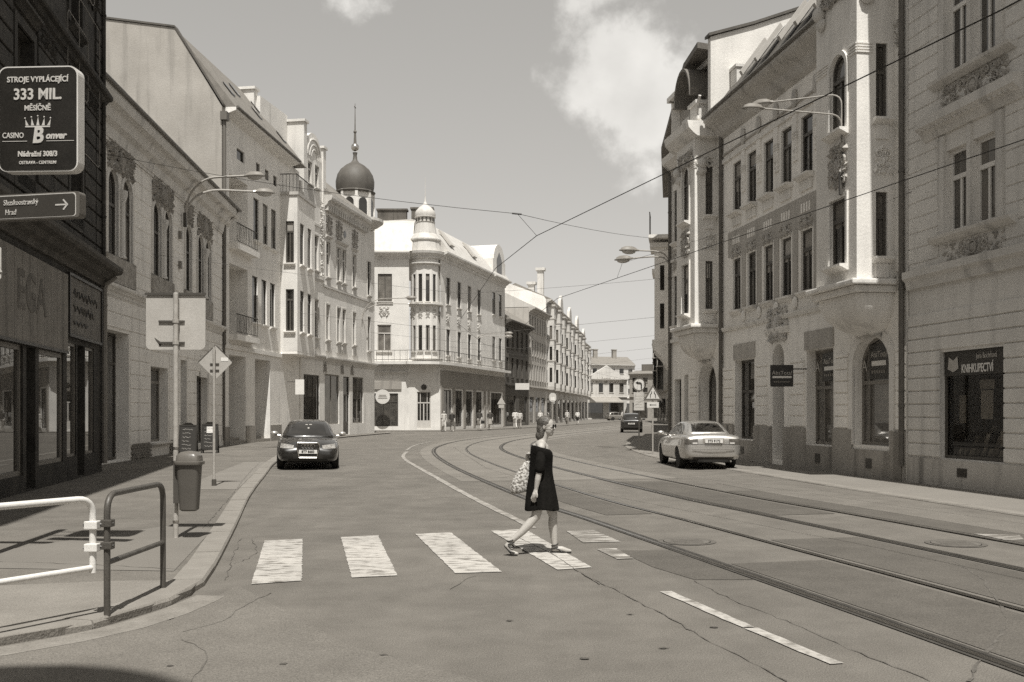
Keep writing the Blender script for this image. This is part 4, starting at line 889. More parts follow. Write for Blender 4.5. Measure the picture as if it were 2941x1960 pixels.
for k in range(4):
    o = k*4.15
    for z, h in ((9.17,.16),(5.66,.16)): b = MB(); b.ext_x([(.02,z),(.02,z-h),(-.05,z-h),(-.2,z-h*.4),(-.22,z)], 1.05+o, 3.95+o); p.part('sill', b, tr)
    b = MB(); b.ext_x([(.02,8.42),(.02,7.95),(-.06,7.95),(-.14,8.1),(-.3,8.22),(-.3,8.42)], .7+o, 4.2+o); hd = p.part('hood_mould', b, tr)
    for j in range(20): d = MB(); d.box(.78+o+j*.17,.86+o+j*.17,-.24,-.05,8.13,8.2); d.build('dentil', tr, hd)
    p.relief(1.3+o, 3.8+o, 8.42, 8.98, plaster(.42,.2), .09, 46, 100+k); p.relief(1.35+o, 3.65+o, 5.05, 5.45, plaster(.46,.2), .05, 30, 110+k, 'apron_relief')
    for z0, z1 in ((5.68,7.9),(9.2,11.9)):
        for a in (1.28, 2.33, 3.31):
            b = MB(); b.box(a+o,a+(.2 if a != 2.33 else .13)+o,-.06,.01,z0,z1); p.part('pilaster', b, tr)
p.rustic(.66, 4.0, .305, m1, .035, .03, 0, None, .0); p.rustic(5.2, 14.3, .36, m1, .022, .022, 0, None, .3)
b = MB(); b.box(-.01,p.L,-.06,.01,0,.63); p.part('plinth', b, plaster(.48,.3))
b = MB(); b.ext_x([(.02,5.02),(.02,4.6),(-.08,4.6),(-.12,4.78),(-.2,4.86),(-.2,5.02)], 0, p.L); p.part('string_course', b, tr)
p.cornice(15.55, 1.1, .78, tr, dentils=.2)
for u in (2.0, 6.6, 11.2):
    b = MB(); b.box(u,u+.36,-.072,-.05,.28,.47); vn = p.part('cellar_vent', b, DGREY)
    for j in range(4): s_ = MB(); s_.box(u+.03,u+.33,-.085,-.07,.31+j*.04,.33+j*.04); s_.build('vent_slat', IRON, vn)
roof_prism(t, p.M, [(-.7,15.57),(5,19),(11,15.57)], 0, p.L, ROOF_D)
# bookshop window with real depth, shelves, posters, sign board
for oi, o in enumerate((0, 4.6, 9.2)):
    u0, u1, z0, z1 = 1.29+o, 3.54+o, .66, 3.05
    f = MB()
    for a, b, c, d in ((u0,u0+.06,z0,z1),(u1-.06,u1,z0,z1),(u0+.06,u1-.06,z0,z0+.07),(u0+.06,u1-.06,z1-.06,z1)): f.box(a,b,.1,.17,c,d)
    w_ = p.part('shop_window', f, FRAME_D); g = MB(); g.poly([(u0+.03,.14,z0+.03),(u1-.03,.14,z0+.03),(u1-.03,.14,z1-.03),(u0+.03,.14,z1-.03)]); g.build('pane', clear_glass(), w_)
    bx_ = MB(); D_ = 1.6
    bx_.poly([(u0,D_,z0),(u1,D_,z0),(u1,D_,z1),(u0,D_,z1)]); bx_.poly([(u0,.18,z0),(u0,.18,z1),(u0,D_,z1),(u0,D_,z0)]); bx_.poly([(u1,.18,z0),(u1,D_,z0),(u1,D_,z1),(u1,.18,z1)]); bx_.poly([(u0,.18,z0),(u0,D_,z0),(u1,D_,z0),(u1,.18,z0)]); bx_.poly([(u0,.18,z1),(u1,.18,z1),(u1,D_,z1),(u0,D_,z1)])
    bx_.build('display_recess', mat('shop_interior', .16, .8, .2, 3), w_)
    if oi: continue
    sb = MB(); sb.box(u0+.05,u1-.05,.06,.1,2.5,3.04); sg = sb.build('sign_board', paint(.035,.4), w_)
    lettering('KNIHKUPECTVÍ', .26, u0+.70, .052, 2.64, WHITE, sg, bold=.004, align='LEFT', sx=.61)
    lettering('Jana Bochňová', .17, u0+1.22, .052, 2.9, LGREY, sg, align='LEFT', sx=.7)
    bk = MB(); bx0 = u0+.17
    for s_ in (-1, 1): bk.add([(bx0+.22,.05,2.58),(bx0+.22+s_*.2,.05,2.66),(bx0+.22+s_*.16,.05,2.93),(bx0+.22,.05,2.84)], [(0,1,2,3)])
    bk.build('book_emblem', LGREY, sg)
    for x, y, z, ww, hh, c in ((.95,.35,1.55,.42,.62,.6),(.9,.36,2.2,.5,.2,.5),(.25,.3,1.45,.24,.62,.42),(1.95,.4,1.5,.25,.7,.35),(1.4,.5,.95,.3,.35,.5)):
        ps = MB(); ps.box(u0+x,u0+x+ww,y,y+.01,z,z+hh); ps.build('poster', paint(c,.7), w_)
    rb = random.Random(4)
    for lv, yy in ((.74,.3),(.98,.7),(1.25,1.1)):
        sh_ = MB(); sh_.box(u0+.08,u1-.08,yy-.05,yy+.25,lv-.03,lv); sh_.build('shelf', MGREY, w_)
        x = u0+.15
        while x < u1-.3:
            bw2 = rb.uniform(.1,.2); hh = rb.uniform(.14,.24); bk = MB(); bk.add([(x,yy,lv),(x+bw2,yy,lv),(x+bw2,yy+.08,lv+hh),(x,yy+.08,lv+hh),(x,yy+.03,lv),(x+bw2,yy+.03,lv),(x+bw2,yy+.11,lv+hh),(x,yy+.11,lv+hh)], [(0,1,2,3),(4,7,6,5),(0,3,7,4),(1,5,6,2),(3,2,6,7)])
            bk.build('book', paint(rb.choice([.1,.25,.45,.6]),.6), w_); x += bw2+rb.uniform(.03,.12)

# --- insurance-shop house with the oriel
def oriel(t, p, u0, u1, out_, z0, z1, m, tr, wu, rows, side_w, arch_top=True):
    f = Panel(t, tuple(p.world(u0,out_))[:2], tuple(p.world(u1,out_))[:2], z0, z1, .22); s = Panel(t, tuple(p.world(u1,out_))[:2], tuple(p.world(u1,0))[:2], z0, z1, .16)
    b = Panel(t, tuple(p.world(u0,0))[:2], tuple(p.world(u0,out_))[:2], z0, z1, .16)
    for i, (a, c) in enumerate(rows):
        f.op(wu[0], wu[1], a, c, arch=.42 if (arch_top and i == len(rows)-1) else 0, style='T', frame=FRAME_D, surround=.1, sill=True, sill_out=.24)
        s.op(side_w[0], side_w[1], a+.1, c, style='T', transom=.62, frame=FRAME_D, sill=True, sill_out=.2, apron=.35)
        b.op(.3, .6, a+.1, c, style='single', frame=FRAME_D)
    for x, nm in ((f,'oriel_front'),(s,'oriel_side'),(b,'oriel_side')): x.wall(m, nm); x.windows()
    for i in range(len(rows)-1):
        zc = (rows[i][1]+rows[i+1][0])/2; f.relief(wu[0]-.05, wu[1]+.05, rows[i][1]+.25, rows[i+1][0]-.3, plaster(.46,.2), .09, 60, 130+i); s.relief(side_w[0]-.05, side_w[1]+.12, rows[i][1]+.35, rows[i+1][0]-.55, tr, .06, 16, 140+i)
    # scrolled console below: two mouldings and a curved corbel
    for ov, za, zb in ((.22,z0-.14,z0),(.1,z0-.32,z0-.145)): c = MB(); c.box(u0-ov,u1+ov,-out_-ov,.0,za,zb); p.part('console_moulding', c, tr, bevel=.04)
    rows_ = []
    for k in range(13):
        a = k/12; w_ = max(.04, out_*.98*math.cos(a*math.pi/2)**.75); i_ = (u1-u0)*.30*(1-math.cos(a*math.pi/2)); zz = z0-.33-1.0*a - .12*math.sin(a*math.pi)
        rows_.append([(u0+i_,.0,zz),(u0+i_,-w_*.8,zz),(u0+i_+.12,-w_,zz),(u1-i_-.12,-w_,zz),(u1-i_,-w_*.8,zz),(u1-i_,.0,zz)])
    cb = MB()
    for r_ in rows_: cb.v += r_
    for k in range(12): cb.f += [(k*6+x,k*6+x+1,(k+1)*6+x+1,(k+1)*6+x) for x in range(5)]
    cb.f.append(tuple(72+x for x in range(6))); p.part('console', cb, tr, smooth=True, fix=True)
    for s9 in (u0+.25, u1-.45): sc_ = MB(); sc_.lathe([(.2,0),(.2,.2)], (s9,-out_*.72,z0-.62), 14, 'x'); p.part('console_scroll', sc_, tr)
    p.relief(u0+.5, u1-.5, z0-1.35, z0-.6, plaster(.58,.2), .2, 40, 150)
    # banded capital lines near the top
    zz = rows[-1][1]-.25
    for k in range(4):
        for x, a, c in ((f,0,wu[0]-.12),(f,wu[1]+.12,f.L),(s,0,side_w[0]-.1)): b_ = MB(); b_.box(a,c,-.03,.0,zz+k*.07,zz+k*.07+.035); x.part('fluting', b_, m)
    for x, pos in ((s,.1),(f,.25)): 
        h_ = MB(); h_.ball((pos+.15,-.12,z1-1.0), (.17,.17,.2), 10, 8); h_.ball((pos+.15,-.06,z1-1.25), (.2,.12,.18), 8, 6); x.part('mask', h_, plaster(.6,.1), smooth=True)
    s.relief(.05, out_-.15, z1-1.15, z1-.7, tr, .1, 18, 151); f.relief(.3, f.L-.1, z1-1.0, z1-.4, plaster(.5,.2), .12, 60, 152)
    return f, s
PL, PR = W(8.2,38.6), W(10.08,25.4)
t = house('oriel_house', 'ornate art nouveau house with a tall projecting oriel and mansard roof', PL, PR); p = Panel(t, PL, PR, 0, 12.0, .26)
m7 = plaster(.86, .06); tr = plaster(.76, .12); dkp = plaster(.44, .1); Panel.trim = tr
UP = ((.95,1.72),(2.33,3.1),(3.76,4.52),(5.16,5.93),(6.6,7.4))
for a, b in UP: p.op(a, b, 8.72, 10.5, style='T', frame=FRAME_D, sill=True, sill_out=.24, apron=.3); p.op(a, b-.03, 5.27, 7.1, style='T', frame=FRAME_D, sill=True)
p.op(1.16, 2.96, .75, 3.5, style='shop', glass=GLASS_SHOP, frame=DGREY, vbars=[.35], hbar=.6, rd=.32, margin=.12)
p.op(4.48, 5.38, .15, 3.85, arch=.45, style='door', frame=SOOT2, rd=.6, sill=False, margin=.35)
p.op(7.0, 8.71, .75, 3.5, style='shop', glass=glass_mat('curtained_shop_glass', .12, .03, .9), frame=MGREY, vbars=[.33], hbar=.6, rd=.35, margin=.12)
p.op(9.9, 11.8, .83, 3.65, arch=.75, style='shop', glass=glass_mat('curtained_shop_glass', .12, .03, .9), frame=MGREY, vbars=[.2,.8], hbar=.58, rd=.3, surround=.22, margin=.3)
p.wall(m7, depth=11); p.windows()
pl = plaster(.36,.3,.15)
for a, b in ((-.0,1.1),(3.0,4.45),(5.42,6.95),(8.75,9.85),(11.85,12.5)): x = MB(); x.box(a,b,-.07,.01,0,1.23); p.part('plinth', x, pl)
for a, b in ((1.1,3.0),(6.95,8.75),(9.85,11.85)): x = MB(); x.box(a,b,-.08,.01,0,.72); p.part('plinth', x, pl)
for u in (1.9, 7.75, 10.7): x = MB(); x.box(u,u+.3,-.095,-.06,.25,.5); p.part('cellar_vent', x, DGREY)
for a, b in ((.1,1.0),(3.12,4.05),(5.85,6.85),(8.85,9.6),(12.0,12.5)): p.rustic(1.25, 3.3, .32, m7, .045, .035, a, b, 0)
for a, b in ((1.08,3.05),(6.9,8.75)): x = MB(); x.box(a,b,-.04,.01,3.52,4.06); p.part('fascia_panel', x, dkp)
po = MB(); po.ext_x([(.02,4.15),(-.1,4.15),(-.14,4.3),(-.14,4.36),(.02,4.36)], 4.1, 5.75); p.part('portal_hood', po, tr); p.relief(4.15, 5.7, 3.9, 5.0, plaster(.58,.2), .13, 60, 120)
b = MB(); b.ext_x([(.02,4.74),(.02,4.6),(-.06,4.6),(-.1,4.7),(-.1,4.74)], 0, 9.5); p.part('string_course', b, tr)
x = MB(); x.box(.5,7.75,-.012,.01,7.22,8.12); fr_ = p.part('painted_frieze', x, dkp)      # darker frieze with pale dentils over the lower windows
for a, b in UP:
    for j in range(4): d = MB(); d.box(a+.05+j*.18,a+.14+j*.18,-.03,-.01,7.62,7.9); d.build('dentil', m7, fr_)
    p.relief(a-.05, b+.05, 7.12, 7.5, plaster(.5,.1), .09, 22, 160)
    x = MB(); x.box(b+.12,b+.48,-.03,.0,5.0,7.2); p.part('lesene', x, dkp); x = MB(); x.ball((b+.3,-.03,5.0),(.18,.06,.2),10,6); p.part('lesene_drop', x, m7, smooth=True)
    x = MB(); x.box(b+.15,b+.45,-.05,.0,9.3,10.9); p.part('lesene', x, m7); p.relief(b+.16, b+.44, 9.3, 9.9, tr, .07, 8, 170)
    for k in range(3): f = MB(); f.box(b+.13,b+.47,-.07,.0,9.98+k*.08,10.02+k*.08); p.part('fluting', f, tr)
    x = MB(); x.ball((b+.3,-.05,11.2),(.16,.08,.3),10,6); p.part('cartouche', x, plaster(.58,.2), smooth=True)
p.band(10.72, 10.86, .07, tr, u1=8.0); p.band(11.0, 11.06, .05, dkp, u1=8.0)
ev = MB(); ev.ext_x([(.05,11.6),(-.15,11.75),(-.3,12.0),(-.62,12.2),(-.7,12.28),(-.7,12.42),(.05,12.42)], -.2, 9.7); p.part('cornice', ev, plaster(.5,.15))
x = MB(); x.tube([(-.2,-.72,12.44),(9.7,-.72,12.44)], .07, 8); p.part('gutter', x, GUT)
roof_prism(t, p.M, [(-.6,12.42),(.95,14.5),(6,16.5),(11,12.4)], -.1, 9.75, ROOF_D)
for k, u in enumerate((2.2, 3.5, 5.4, 6.6, 7.9)):
    y0, z0 = -.05, 13.2; sk = MB(); sk.add([(u,y0-.12,z0+.02),(u+.16,y0-.12,z0+.02),(u+.16,y0+.75,z0+1.2),(u,y0+.75,z0+1.2),(u,y0-.2,z0+.15),(u+.16,y0-.2,z0+.15),(u+.16,y0+.67,z0+1.33),(u,y0+.67,z0+1.33)], [(0,1,5,4),(4,5,6,7),(1,2,6,5),(3,0,4,7),(2,3,7,6)]); p.part('roof_light_frame', sk, LGREY)
    sk = MB(); sk.add([(u+.17,y0-.1,z0+.03),(u+.8,y0-.1,z0+.03),(u+.8,y0+.75,z0+1.17),(u+.17,y0+.75,z0+1.17)], [(0,1,2,3)]); p.part('roof_light', sk, GLASS)
o_f, o_s = oriel(t, p, 9.78, 12.0, 1.0, 4.95, 13.1, plaster(.76,.05), tr, (.82,1.7), ((5.4,7.1),(8.8,10.75)), (.5,.8))
x = MB(); x.ext_x([(.6,12.9),(-1.0,12.9),(-1.15,13.0),(-1.45,13.25),(-1.5,13.45),(.6,13.45)], 9.4, 12.35); p.part('oriel_cornice', x, tr)
x = MB(); x.ext_y([(9.78,13.45),(12.0,13.45),(12.0,14.2),(11.5,14.9),(10.9,15.15),(10.3,14.9),(9.78,14.2)], -1.0, .6); p.part('oriel_gable', x, plaster(.5,.1), fix=True)
p.relief(12.05, 12.5, 10.6, 11.3, plaster(.55,.2), .1, 10, 171); p.relief(12.05, 12.5, 4.75, 5.15, plaster(.55,.2), .08, 10, 172)
p.pipe(12.46, .4, 12.2, GUT, .07)
x = MB(); x.box(12.1,12.45,-.1,-.07,0,1.2); p.part('cable_duct', x, MGREY)
lamp_ = MB(); lamp_.ball((8.6,-.3,5.3),.09,8,6); lamp_.tube([(8.6,0,5.35),(8.6,-.3,5.35)],.02,6); p.part('wall_lamp', lamp_, WHITE)
def shop_sticker(p, u, z, w, h, initial=True):
    b = MB(); b.box(u-w/2,u+w/2,.2,.215,z-h/2,z+h/2); s_ = p.part('window_sticker', b, paint(.03,.3))
    lettering('AbsTotal', w*.22, u, .196, z+h*.2, LGREY, s_); x = MB(); x.box(u-w*.36,u+w*.36,.19,.2,z-h*.12,z+h*.02); x.build('sticker_bar', WHITE, s_)
    for j in range(6): x = MB(); x.box(u-w*.36+w*.12*j,u-w*.28+w*.12*j,.19,.2,z-h*.34,z-h*.25); x.build('sticker_mark', MGREY, s_)
shop_sticker(p, 8.1, 2.98, 1.0, .8); shop_sticker(p, 10.85, 3.0, 1.0, .9)
lettering('A', .4, 7.3, .2, 3.0, LGREY, t, p.M); lettering('A', .42, 10.1, .2, 2.9, LGREY, t, p.M); lettering('A', .42, 11.6, .2, 2.9, LGREY, t, p.M)

# --- tower house at the bend
PL, PR = W(7.2,45), W(8.2,38.6)
t = house('bend_house', 'tall ornate house at the bend with oriels and wide dark eaves', PL, PR); p = Panel(t, PL, PR, 0, 12.2, .26)
m8 = plaster(.86, .06); Panel.trim = tr
p.op(3.55, 5.5, .3, 3.6, arch=.9, style='shop', glass=GLASS_SHOP, frame=FRAME_D, vbars=[.5], rd=.45, surround=.2, margin=.25); p.op(1.7, 2.2, .15, 3.2, style='door', frame=SOOT2, rd=.3, margin=.05); p.op(.45, 1.3, .15, 3.05, style='door', frame=SOOT2, rd=.3, margin=.05)
p.op(1.5, 2.4, 8.8, 11.2, arch=.4, style='T', frame=FRAME_D, surround=.12); p.op(1.5, 2.4, 5.3, 7.4, style='T', frame=FRAME_D, surround=.12); p.op(.3,.8,5.3,7.4,style='T',frame=FRAME_D); p.op(.3,.8,8.8,11,style='T',frame=FRAME_D)
p.wall(m8, depth=11); p.windows()
x = MB(); x.box(0,6.1,-.06,.01,0,.9); 
for a, b in ((2.4,3.4),(5.62,6.1)): p.rustic(1.0, 3.35, .33, m8, .045, .035, a, b, 0); x = MB(); x.box(a,b,-.07,.01,0,.98); p.part('plinth', x, pl)
oriel(t, p, 3.3, 5.4, .85, 4.95, 11.9, plaster(.76,.05), tr, (.7,1.5), ((5.4,7.3),(8.9,11.0)), (.42,.7))
p.relief(.1, 3.2, 11.3, 12.0, plaster(.5,.2), .1, 60, 180); p.band(4.6, 4.74, .1, tr, u1=3.3); p.band(8.0, 8.15, .08, tr, u1=3.2)
for u in (1.45, .3): p.relief(u, u+.9, 7.6, 8.5, plaster(.5,.2), .08, 30, 181)
b = MB(); b.ext_x([(.3,11.85),(-.85,11.85),(-1.0,11.95),(-1.2,12.15),(-1.25,12.4),(.3,12.4)], 2.9, 5.75); p.part('cornice', b, tr)
b = MB(); b.ext_x([(.3,11.9),(-.1,11.9),(-.4,12.15),(-.45,12.4),(.3,12.4)], 0, 2.9); p.part('cornice', b, tr); b = MB(); b.ext_x([(.3,11.9),(-.1,11.9),(-.3,12.15),(-.35,12.38),(.3,12.38)], 5.75, 6.1); p.part('cornice', b, tr)
for u, y in ((4.6,-.75),(2.6,-.3)): b = MB(); b.box(u,u+.75,y,y+.6,12.4,13.15); b.box(u-.08,u+.83,y-.08,y+.68,13.15,13.28); p.part('pedestal', b, plaster(.64,.05))
s_ = MB(); s_.tube([(5.55,-.75,12.5),(5.45,-.78,12.75),(5.55,-.8,13.0),(5.7,-.8,13.15),(5.82,-.8,13.3)], .06, 6); p.part('scroll', s_, plaster(.6,.1))
for k in range(9): b = MB(); b.lathe([(.05,12.42),(.09,12.55),(.04,12.75),(.06,12.95),(.06,13.0)], (.35+.28*k,-.12,0), 8); p.part('baluster', b, plaster(.7,.05), smooth=True)
b = MB(); b.box(.2,2.6,-.22,.0,13.0,13.1); p.part('balustrade_rail', b, tr)
for z9, o9 in ((14.55,.35),(14.8,.55)): b = MB(); b.box(0,6.1,-o9+.35,.4,z9,z9+.2); p.part('eaves_moulding', b, tr)
# attic storey set back, with arched window under a barrel hood
at = Panel(t, tuple(p.world(0,-.35))[:2], tuple(p.world(6.1,-.35))[:2], 12.2, 15.2, .25); at.op(4.15, 4.75, 12.5, 14.2, arch=.3, style='single', frame=FRAME_D, surround=.1); at.op(1.4, 2.2, 12.6, 14.0, style='T', frame=FRAME_D); at.wall(plaster(.4,.1), 'attic_wall'); at.windows()
n_ = 12; hood = MB(); o1 = [(4.0-.95*math.cos(math.pi*j/n_)*1.0, 13.6+1.25*math.sin(math.pi*j/n_)) for j in range(n_+1)]; i1 = [(4.0-.86*math.cos(math.pi*j/n_), 13.6+1.15*math.sin(math.pi*j/n_)) for j in range(n_+1)]
hood.ext_y(o1 + i1[::-1], -.9, .35); p.part('barrel_hood', hood, mat('dark_soffit', .15, .8, .2, 3), fix=True)
# wide eaves following the bend
eo = MB(); ed = [tuple((Matrix.Translation(t.location) @ Matrix.Rotation(t.rotation_euler.z,4,'Z')).inverted() @ Vector((x,y,0)))[:2] for x, y in ((6.78,36.4),(6.66,38.7),(7.64,51),(9.4,62),(14,61),(12,50),(10,42),(9.5,37.5))]
eo.prism(ed[::-1], 15.0, 15.22); p.part('eaves', eo, mat('dark_soffit', .15, .8, .2, 3), fix=True)
for k in range(9): b = MB(); b.box(.2+k*.62,.32+k*.62,-.15,.5,14.78,14.99); p.part('rafter_end', b, mat('dark_soffit', .15, .8, .2, 3))

gw = MB(); gw.ext_x([(-.6,12.3),(6.0,12.3),(6.0,17.6),(1.0,15.75),(-.6,15.25)], 6.12, 6.4); p.part('gable_wall', gw, plaster(.70,.05), fix=True)
cg = MB(); cg.ext_x([(-.7,15.25),(1.0,15.77),(6.1,17.66),(6.1,17.76),(1.0,15.87),(-.7,15.35)], 6.05, 6.5); p.part('gable_coping', cg, ROOF_D)
roof_prism(t, p.M, [(.1,15.24),(6,17.5),(11,15.3)], .0, 6.1, ROOF_D)
b = MB(); b.box(6.2,7.0,.15,.75,12.5,14.0); b.box(6.15,7.05,.1,.8,14.0,14.1); p.part('chimney', b, plaster(.66,.05))
p.pipe(6.05, .3, 12.2, GUT, .075); p.pipe(.06, .3, 12.0, GUT, .07)
# wing beyond the bend, seen edge-on with its oriels
PLb = (6.7817+.165*26, 42.38+26); wb = Panel(t, PLb, W(7.2,45), 0, 15.0, .26)
for k in range(5):
    for z in (5.3, 8.9): wb.op(2+k*4.8, 3.1+k*4.8, z, z+2)
    wb.op(1.5+k*4.8, 4+k*4.8, .5, 3.4, sill=False)
wb.wall(m8, depth=9); wb.windows(False); roof_prism(t, wb.M, [(.2,15.24),(4.5,17.2),(9,15.2)], 0, 25.5, ROOF_D)
for u, z1 in ((22.6,9.0),(18.6,8.4)):
    x = MB(); x.box(u,u+1.9,-.75,.0,4.9,z1); wb.part('oriel', x, m8)
    x = MB(); x.box(u-.15,u+2.05,-.95,.0,z1,z1+.2); wb.part('oriel_roof', x, tr); x = MB(); x.ext_x([(0,3.6),(-.3,3.8),(-.5,4.2),(-.85,4.55),(-.85,4.9),(0,4.9)][::-1], u-.05, u+1.95); wb.part('oriel_console', x, tr)
    for z in (5.4, 7.1): x = MB(); x.box(u+1.9,u+1.92,-.5,-.32,z,z+1.1); wb.part('oriel_window', x, GLASS)
x = MB(); x.box(23.5,25.0,-1.0,0,9.35,9.5); wb.part('balcony_slab', x, tr); x = MB()
for j in range(6): x.tube([(23.6+.26*j,-.95,9.5),(23.6+.26*j,-.95,10.5)], .015, 4)
x.tube([(23.6,-.95,10.5),(24.9,-.95,10.5)], .025, 5); wb.part('balcony_railing', x, IRON)
row_house('far_right_house', 'pale ornate house far along the right side of the street', (24.5,168), (20.3,128), 11.5, plaster(.42,.1), 3, 9, ROOF_M, bays=((4,2,12.5),(20,2,12)), trim=plaster(.35,.1))
row_house('side_street_house', 'plain house behind the bend on the right', (18.5,118), (12.5,75), 11, plaster(.4,.1), 2, 9, ROOF_M)
# --- domed corner house behind the photographer; its dome throws the shadow at the lower left
PL, PR = (2.4,-3.0), (-6.5,-2.2)
t = house('rear_corner_house', 'corner house standing behind the photographer with a small dome', PL, PR); p = Panel(t, PL, PR, 0, 9.5, .25); Panel.trim = tr
for k in range(3): p.op(.9+k*2.7, 2.1+k*2.7, 5.4, 7.5); p.op(.7+k*2.7, 2.3+k*2.7, .6, 3.4, sill=False)
p.wall(plaster(.5,.1), depth=8); p.windows(False); p.cornice(9.6, .8, .5, tr)
roof_prism(t, p.M, [(-.5,9.62),(4,11.5),(8,9.62)], 0, p.L, ROOF_D)
tw = MB(); tw.lathe([(1.3,9),(1.3,16.0),(1.6,16.2),(1.55,17.1),(1.4,17.9),(1.05,18.55),(.6,18.95),(.1,19.12)], (4.35,1.0,0), 24); p.part('dome', tw, ROOF_D)
# ------------------------------------------------------------------ street furniture
def bend(pts, r=.12, n=6):                       # round the corners of a path
    P = [Vector(p) for p in pts]; out = [P[0]]
    for a, b, c in zip(P[:-2], P[1:-1], P[2:]):
        d1 = (a-b).normalized(); d2 = (c-b).normalized(); s = b + d1*r; e = b + d2*r
        for i in range(n+1): t_ = i/n; out.append(s*(1-t_)**2 + b*2*t_*(1-t_) + e*t_**2)
    return out + [P[-1]]
BROWN = mat('brown_rail_paint', .07, .45, .25, 9, .1, 40); WPAINT = mat('white_rail_paint', .68, .4, .06, 7, .1, 40)
# brown hoop barrier
A, B = (-3.27,8.04), (-3.26,9.3)
t = thing('hoop_barrier', 'dark brown tubular hoop barrier with a middle rail at the kerb', 'barrier', (A[0],A[1],KERB))
h = MB(); h.tube(bend([(0,0,-.1),(0,0,.98),(.01,1.26,.98),(.01,1.26,-.1)], .16), .026, 12); h.build('hoop', BROWN, t, smooth=True)
h = MB(); h.tube([(0,0,.43),(.01,1.26,.43)], .022, 10); h.build('middle_rail', BROWN, t, smooth=True)
# white barrier clamped to it
t = thing('white_barrier', 'white tubular barrier clamped to the brown hoop', 'barrier', (-3.36,7.98,KERB))
d = Vector((-.42,-.72,0)).normalized(); e = d*2.6
h = MB(); h.tube(bend([(0,0,.36),(0,0,.955),tuple(e+Vector((0,0,.955))),tuple(e+Vector((0,0,-.1)))], .14), .027, 12); h.build('hoop', WPAINT, t, smooth=True)
h = MB(); h.tube([(0,0,.4),tuple(e+Vector((0,0,.4)))], .024, 10); h.build('lower_rail', WPAINT, t, smooth=True)
for z in (.56, .74):
    c = MB(); c.box(-.055,.05,-.045,.04,z-.03,z+.035); c.build('clamp', WPAINT, t, bevel=.008)
    c = MB(); c.tube([(-.07,-.02,z),(.14,.06,z+.01)], .012, 6); c.build('clamp_bolt', BROWN, t); c = MB(); c.box(.05,.14,.02,.1,z-.02,z+.04); c.build('clamp', BROWN, t, bevel=.008)
# sign pole with square board seen from behind
GALV = mat('galvanised_pole', .36, .5, .14, 12, .05, 40); BACK = mat('sign_back', .42, .55, .08, 3, .05, 30)
t = thing('square_sign', 'large square road sign seen from behind on a grey pole', 'road sign', (-4.39,13.0,KERB))
h = MB(); h.lathe([(.034,-.1),(.034,3.19),(.02,3.2)], seg=12); h.build('pole', GALV, t, smooth=True)
def round_rect(w, h, r, n=5):
    pts = []
    for cx, cz, a0 in ((w/2-r,h/2-r,0),(-w/2+r,h/2-r,90),(-w/2+r,-h/2+r,180),(w/2-r,-h/2+r,270)):
        pts += [(cx+r*math.cos(R(a0+90*i/n)), cz+r*math.sin(R(a0+90*i/n))) for i in range(n+1)]
    return pts
b = MB(); b.ext_y([(x-.02,z+2.83) for x, z in round_rect(.78,.74,.07)], .055, .075); b.build('board', BACK, t)
b = MB(); b.box(-.42,.38,.035,.056,3.175,3.205); b.build('top_rim', DGREY, t)
for z in (2.83, 2.55):
    b = MB(); b.box(-.24,.1,.034,.056,z-.012,z+.012); b.build('bracket', DGREY, t); b = MB(); b.lathe([(.042,0),(.042,.05)], (0,0,z-.025), 12); b.build('pole_clip', GALV, t)
for z in (1.16, .98, .2): b = MB(); b.lathe([(.04,0),(.04,.03)], (0,0,z), 12); b.build('pole_clip', STEEL, t)
st_ = MB(); st_.add([(-.30,.053,2.62),(-.2,.053,2.55),(-.22,.053,2.5),(-.28,.053,2.58)], [(0,1,2,3)]); st_.build('torn_sticker', DGREY, t)
# litter bin on the pole
t = thing('litter_bin', 'dark plastic litter bin with domed lid hung on the sign pole', 'bin', (-4.19,12.93,.36+KERB))
BIN = mat('bin_plastic', .085, .5, .08, 5, .05, 40)
b = MB(); n = 24
def bin_ring(w_, d_, z): return [(w_*math.copysign(abs(math.cos(2*math.pi*i/n))**.5, math.cos(2*math.pi*i/n)), d_*math.copysign(abs(math.sin(2*math.pi*i/n))**.5, math.sin(2*math.pi*i/n)), z) for i in range(n)]
rings = [bin_ring(.09,.07,0), bin_ring(.115,.09,.02), bin_ring(.15,.125,.6)]
for rg in rings: b.v += rg
for i in range(2): b.f += [(i*n+k,i*n+(k+1)%n,(i+1)*n+(k+1)%n,(i+1)*n+k) for k in range(n)]
b.f += [tuple(range(n))[::-1], tuple(range(2*n,3*n))]; b.build('body', BIN, t, smooth=True)
l_ = MB(); rings = [bin_ring(.175,.15,.6), bin_ring(.18,.155,.615), bin_ring(.18,.155,.64), bin_ring(.16,.135,.645), bin_ring(.15,.125,.72), bin_ring(.1,.085,.765), bin_ring(.01,.01,.78)]
for rg in rings: l_.v += rg
for i in range(6): l_.f += [(i*n+k,i*n+(k+1)%n,(i+1)*n+(k+1)%n,(i+1)*n+k) for k in range(n)]
l_.f += [tuple(range(n))[::-1]]; l_.build('lid', mat('bin_lid', .12, .3, .08, 5), t, smooth=True)
b = MB(); b.box(-.2,-.12,-.03,.03,.1,.62); b.build('bracket', DGREY, t)
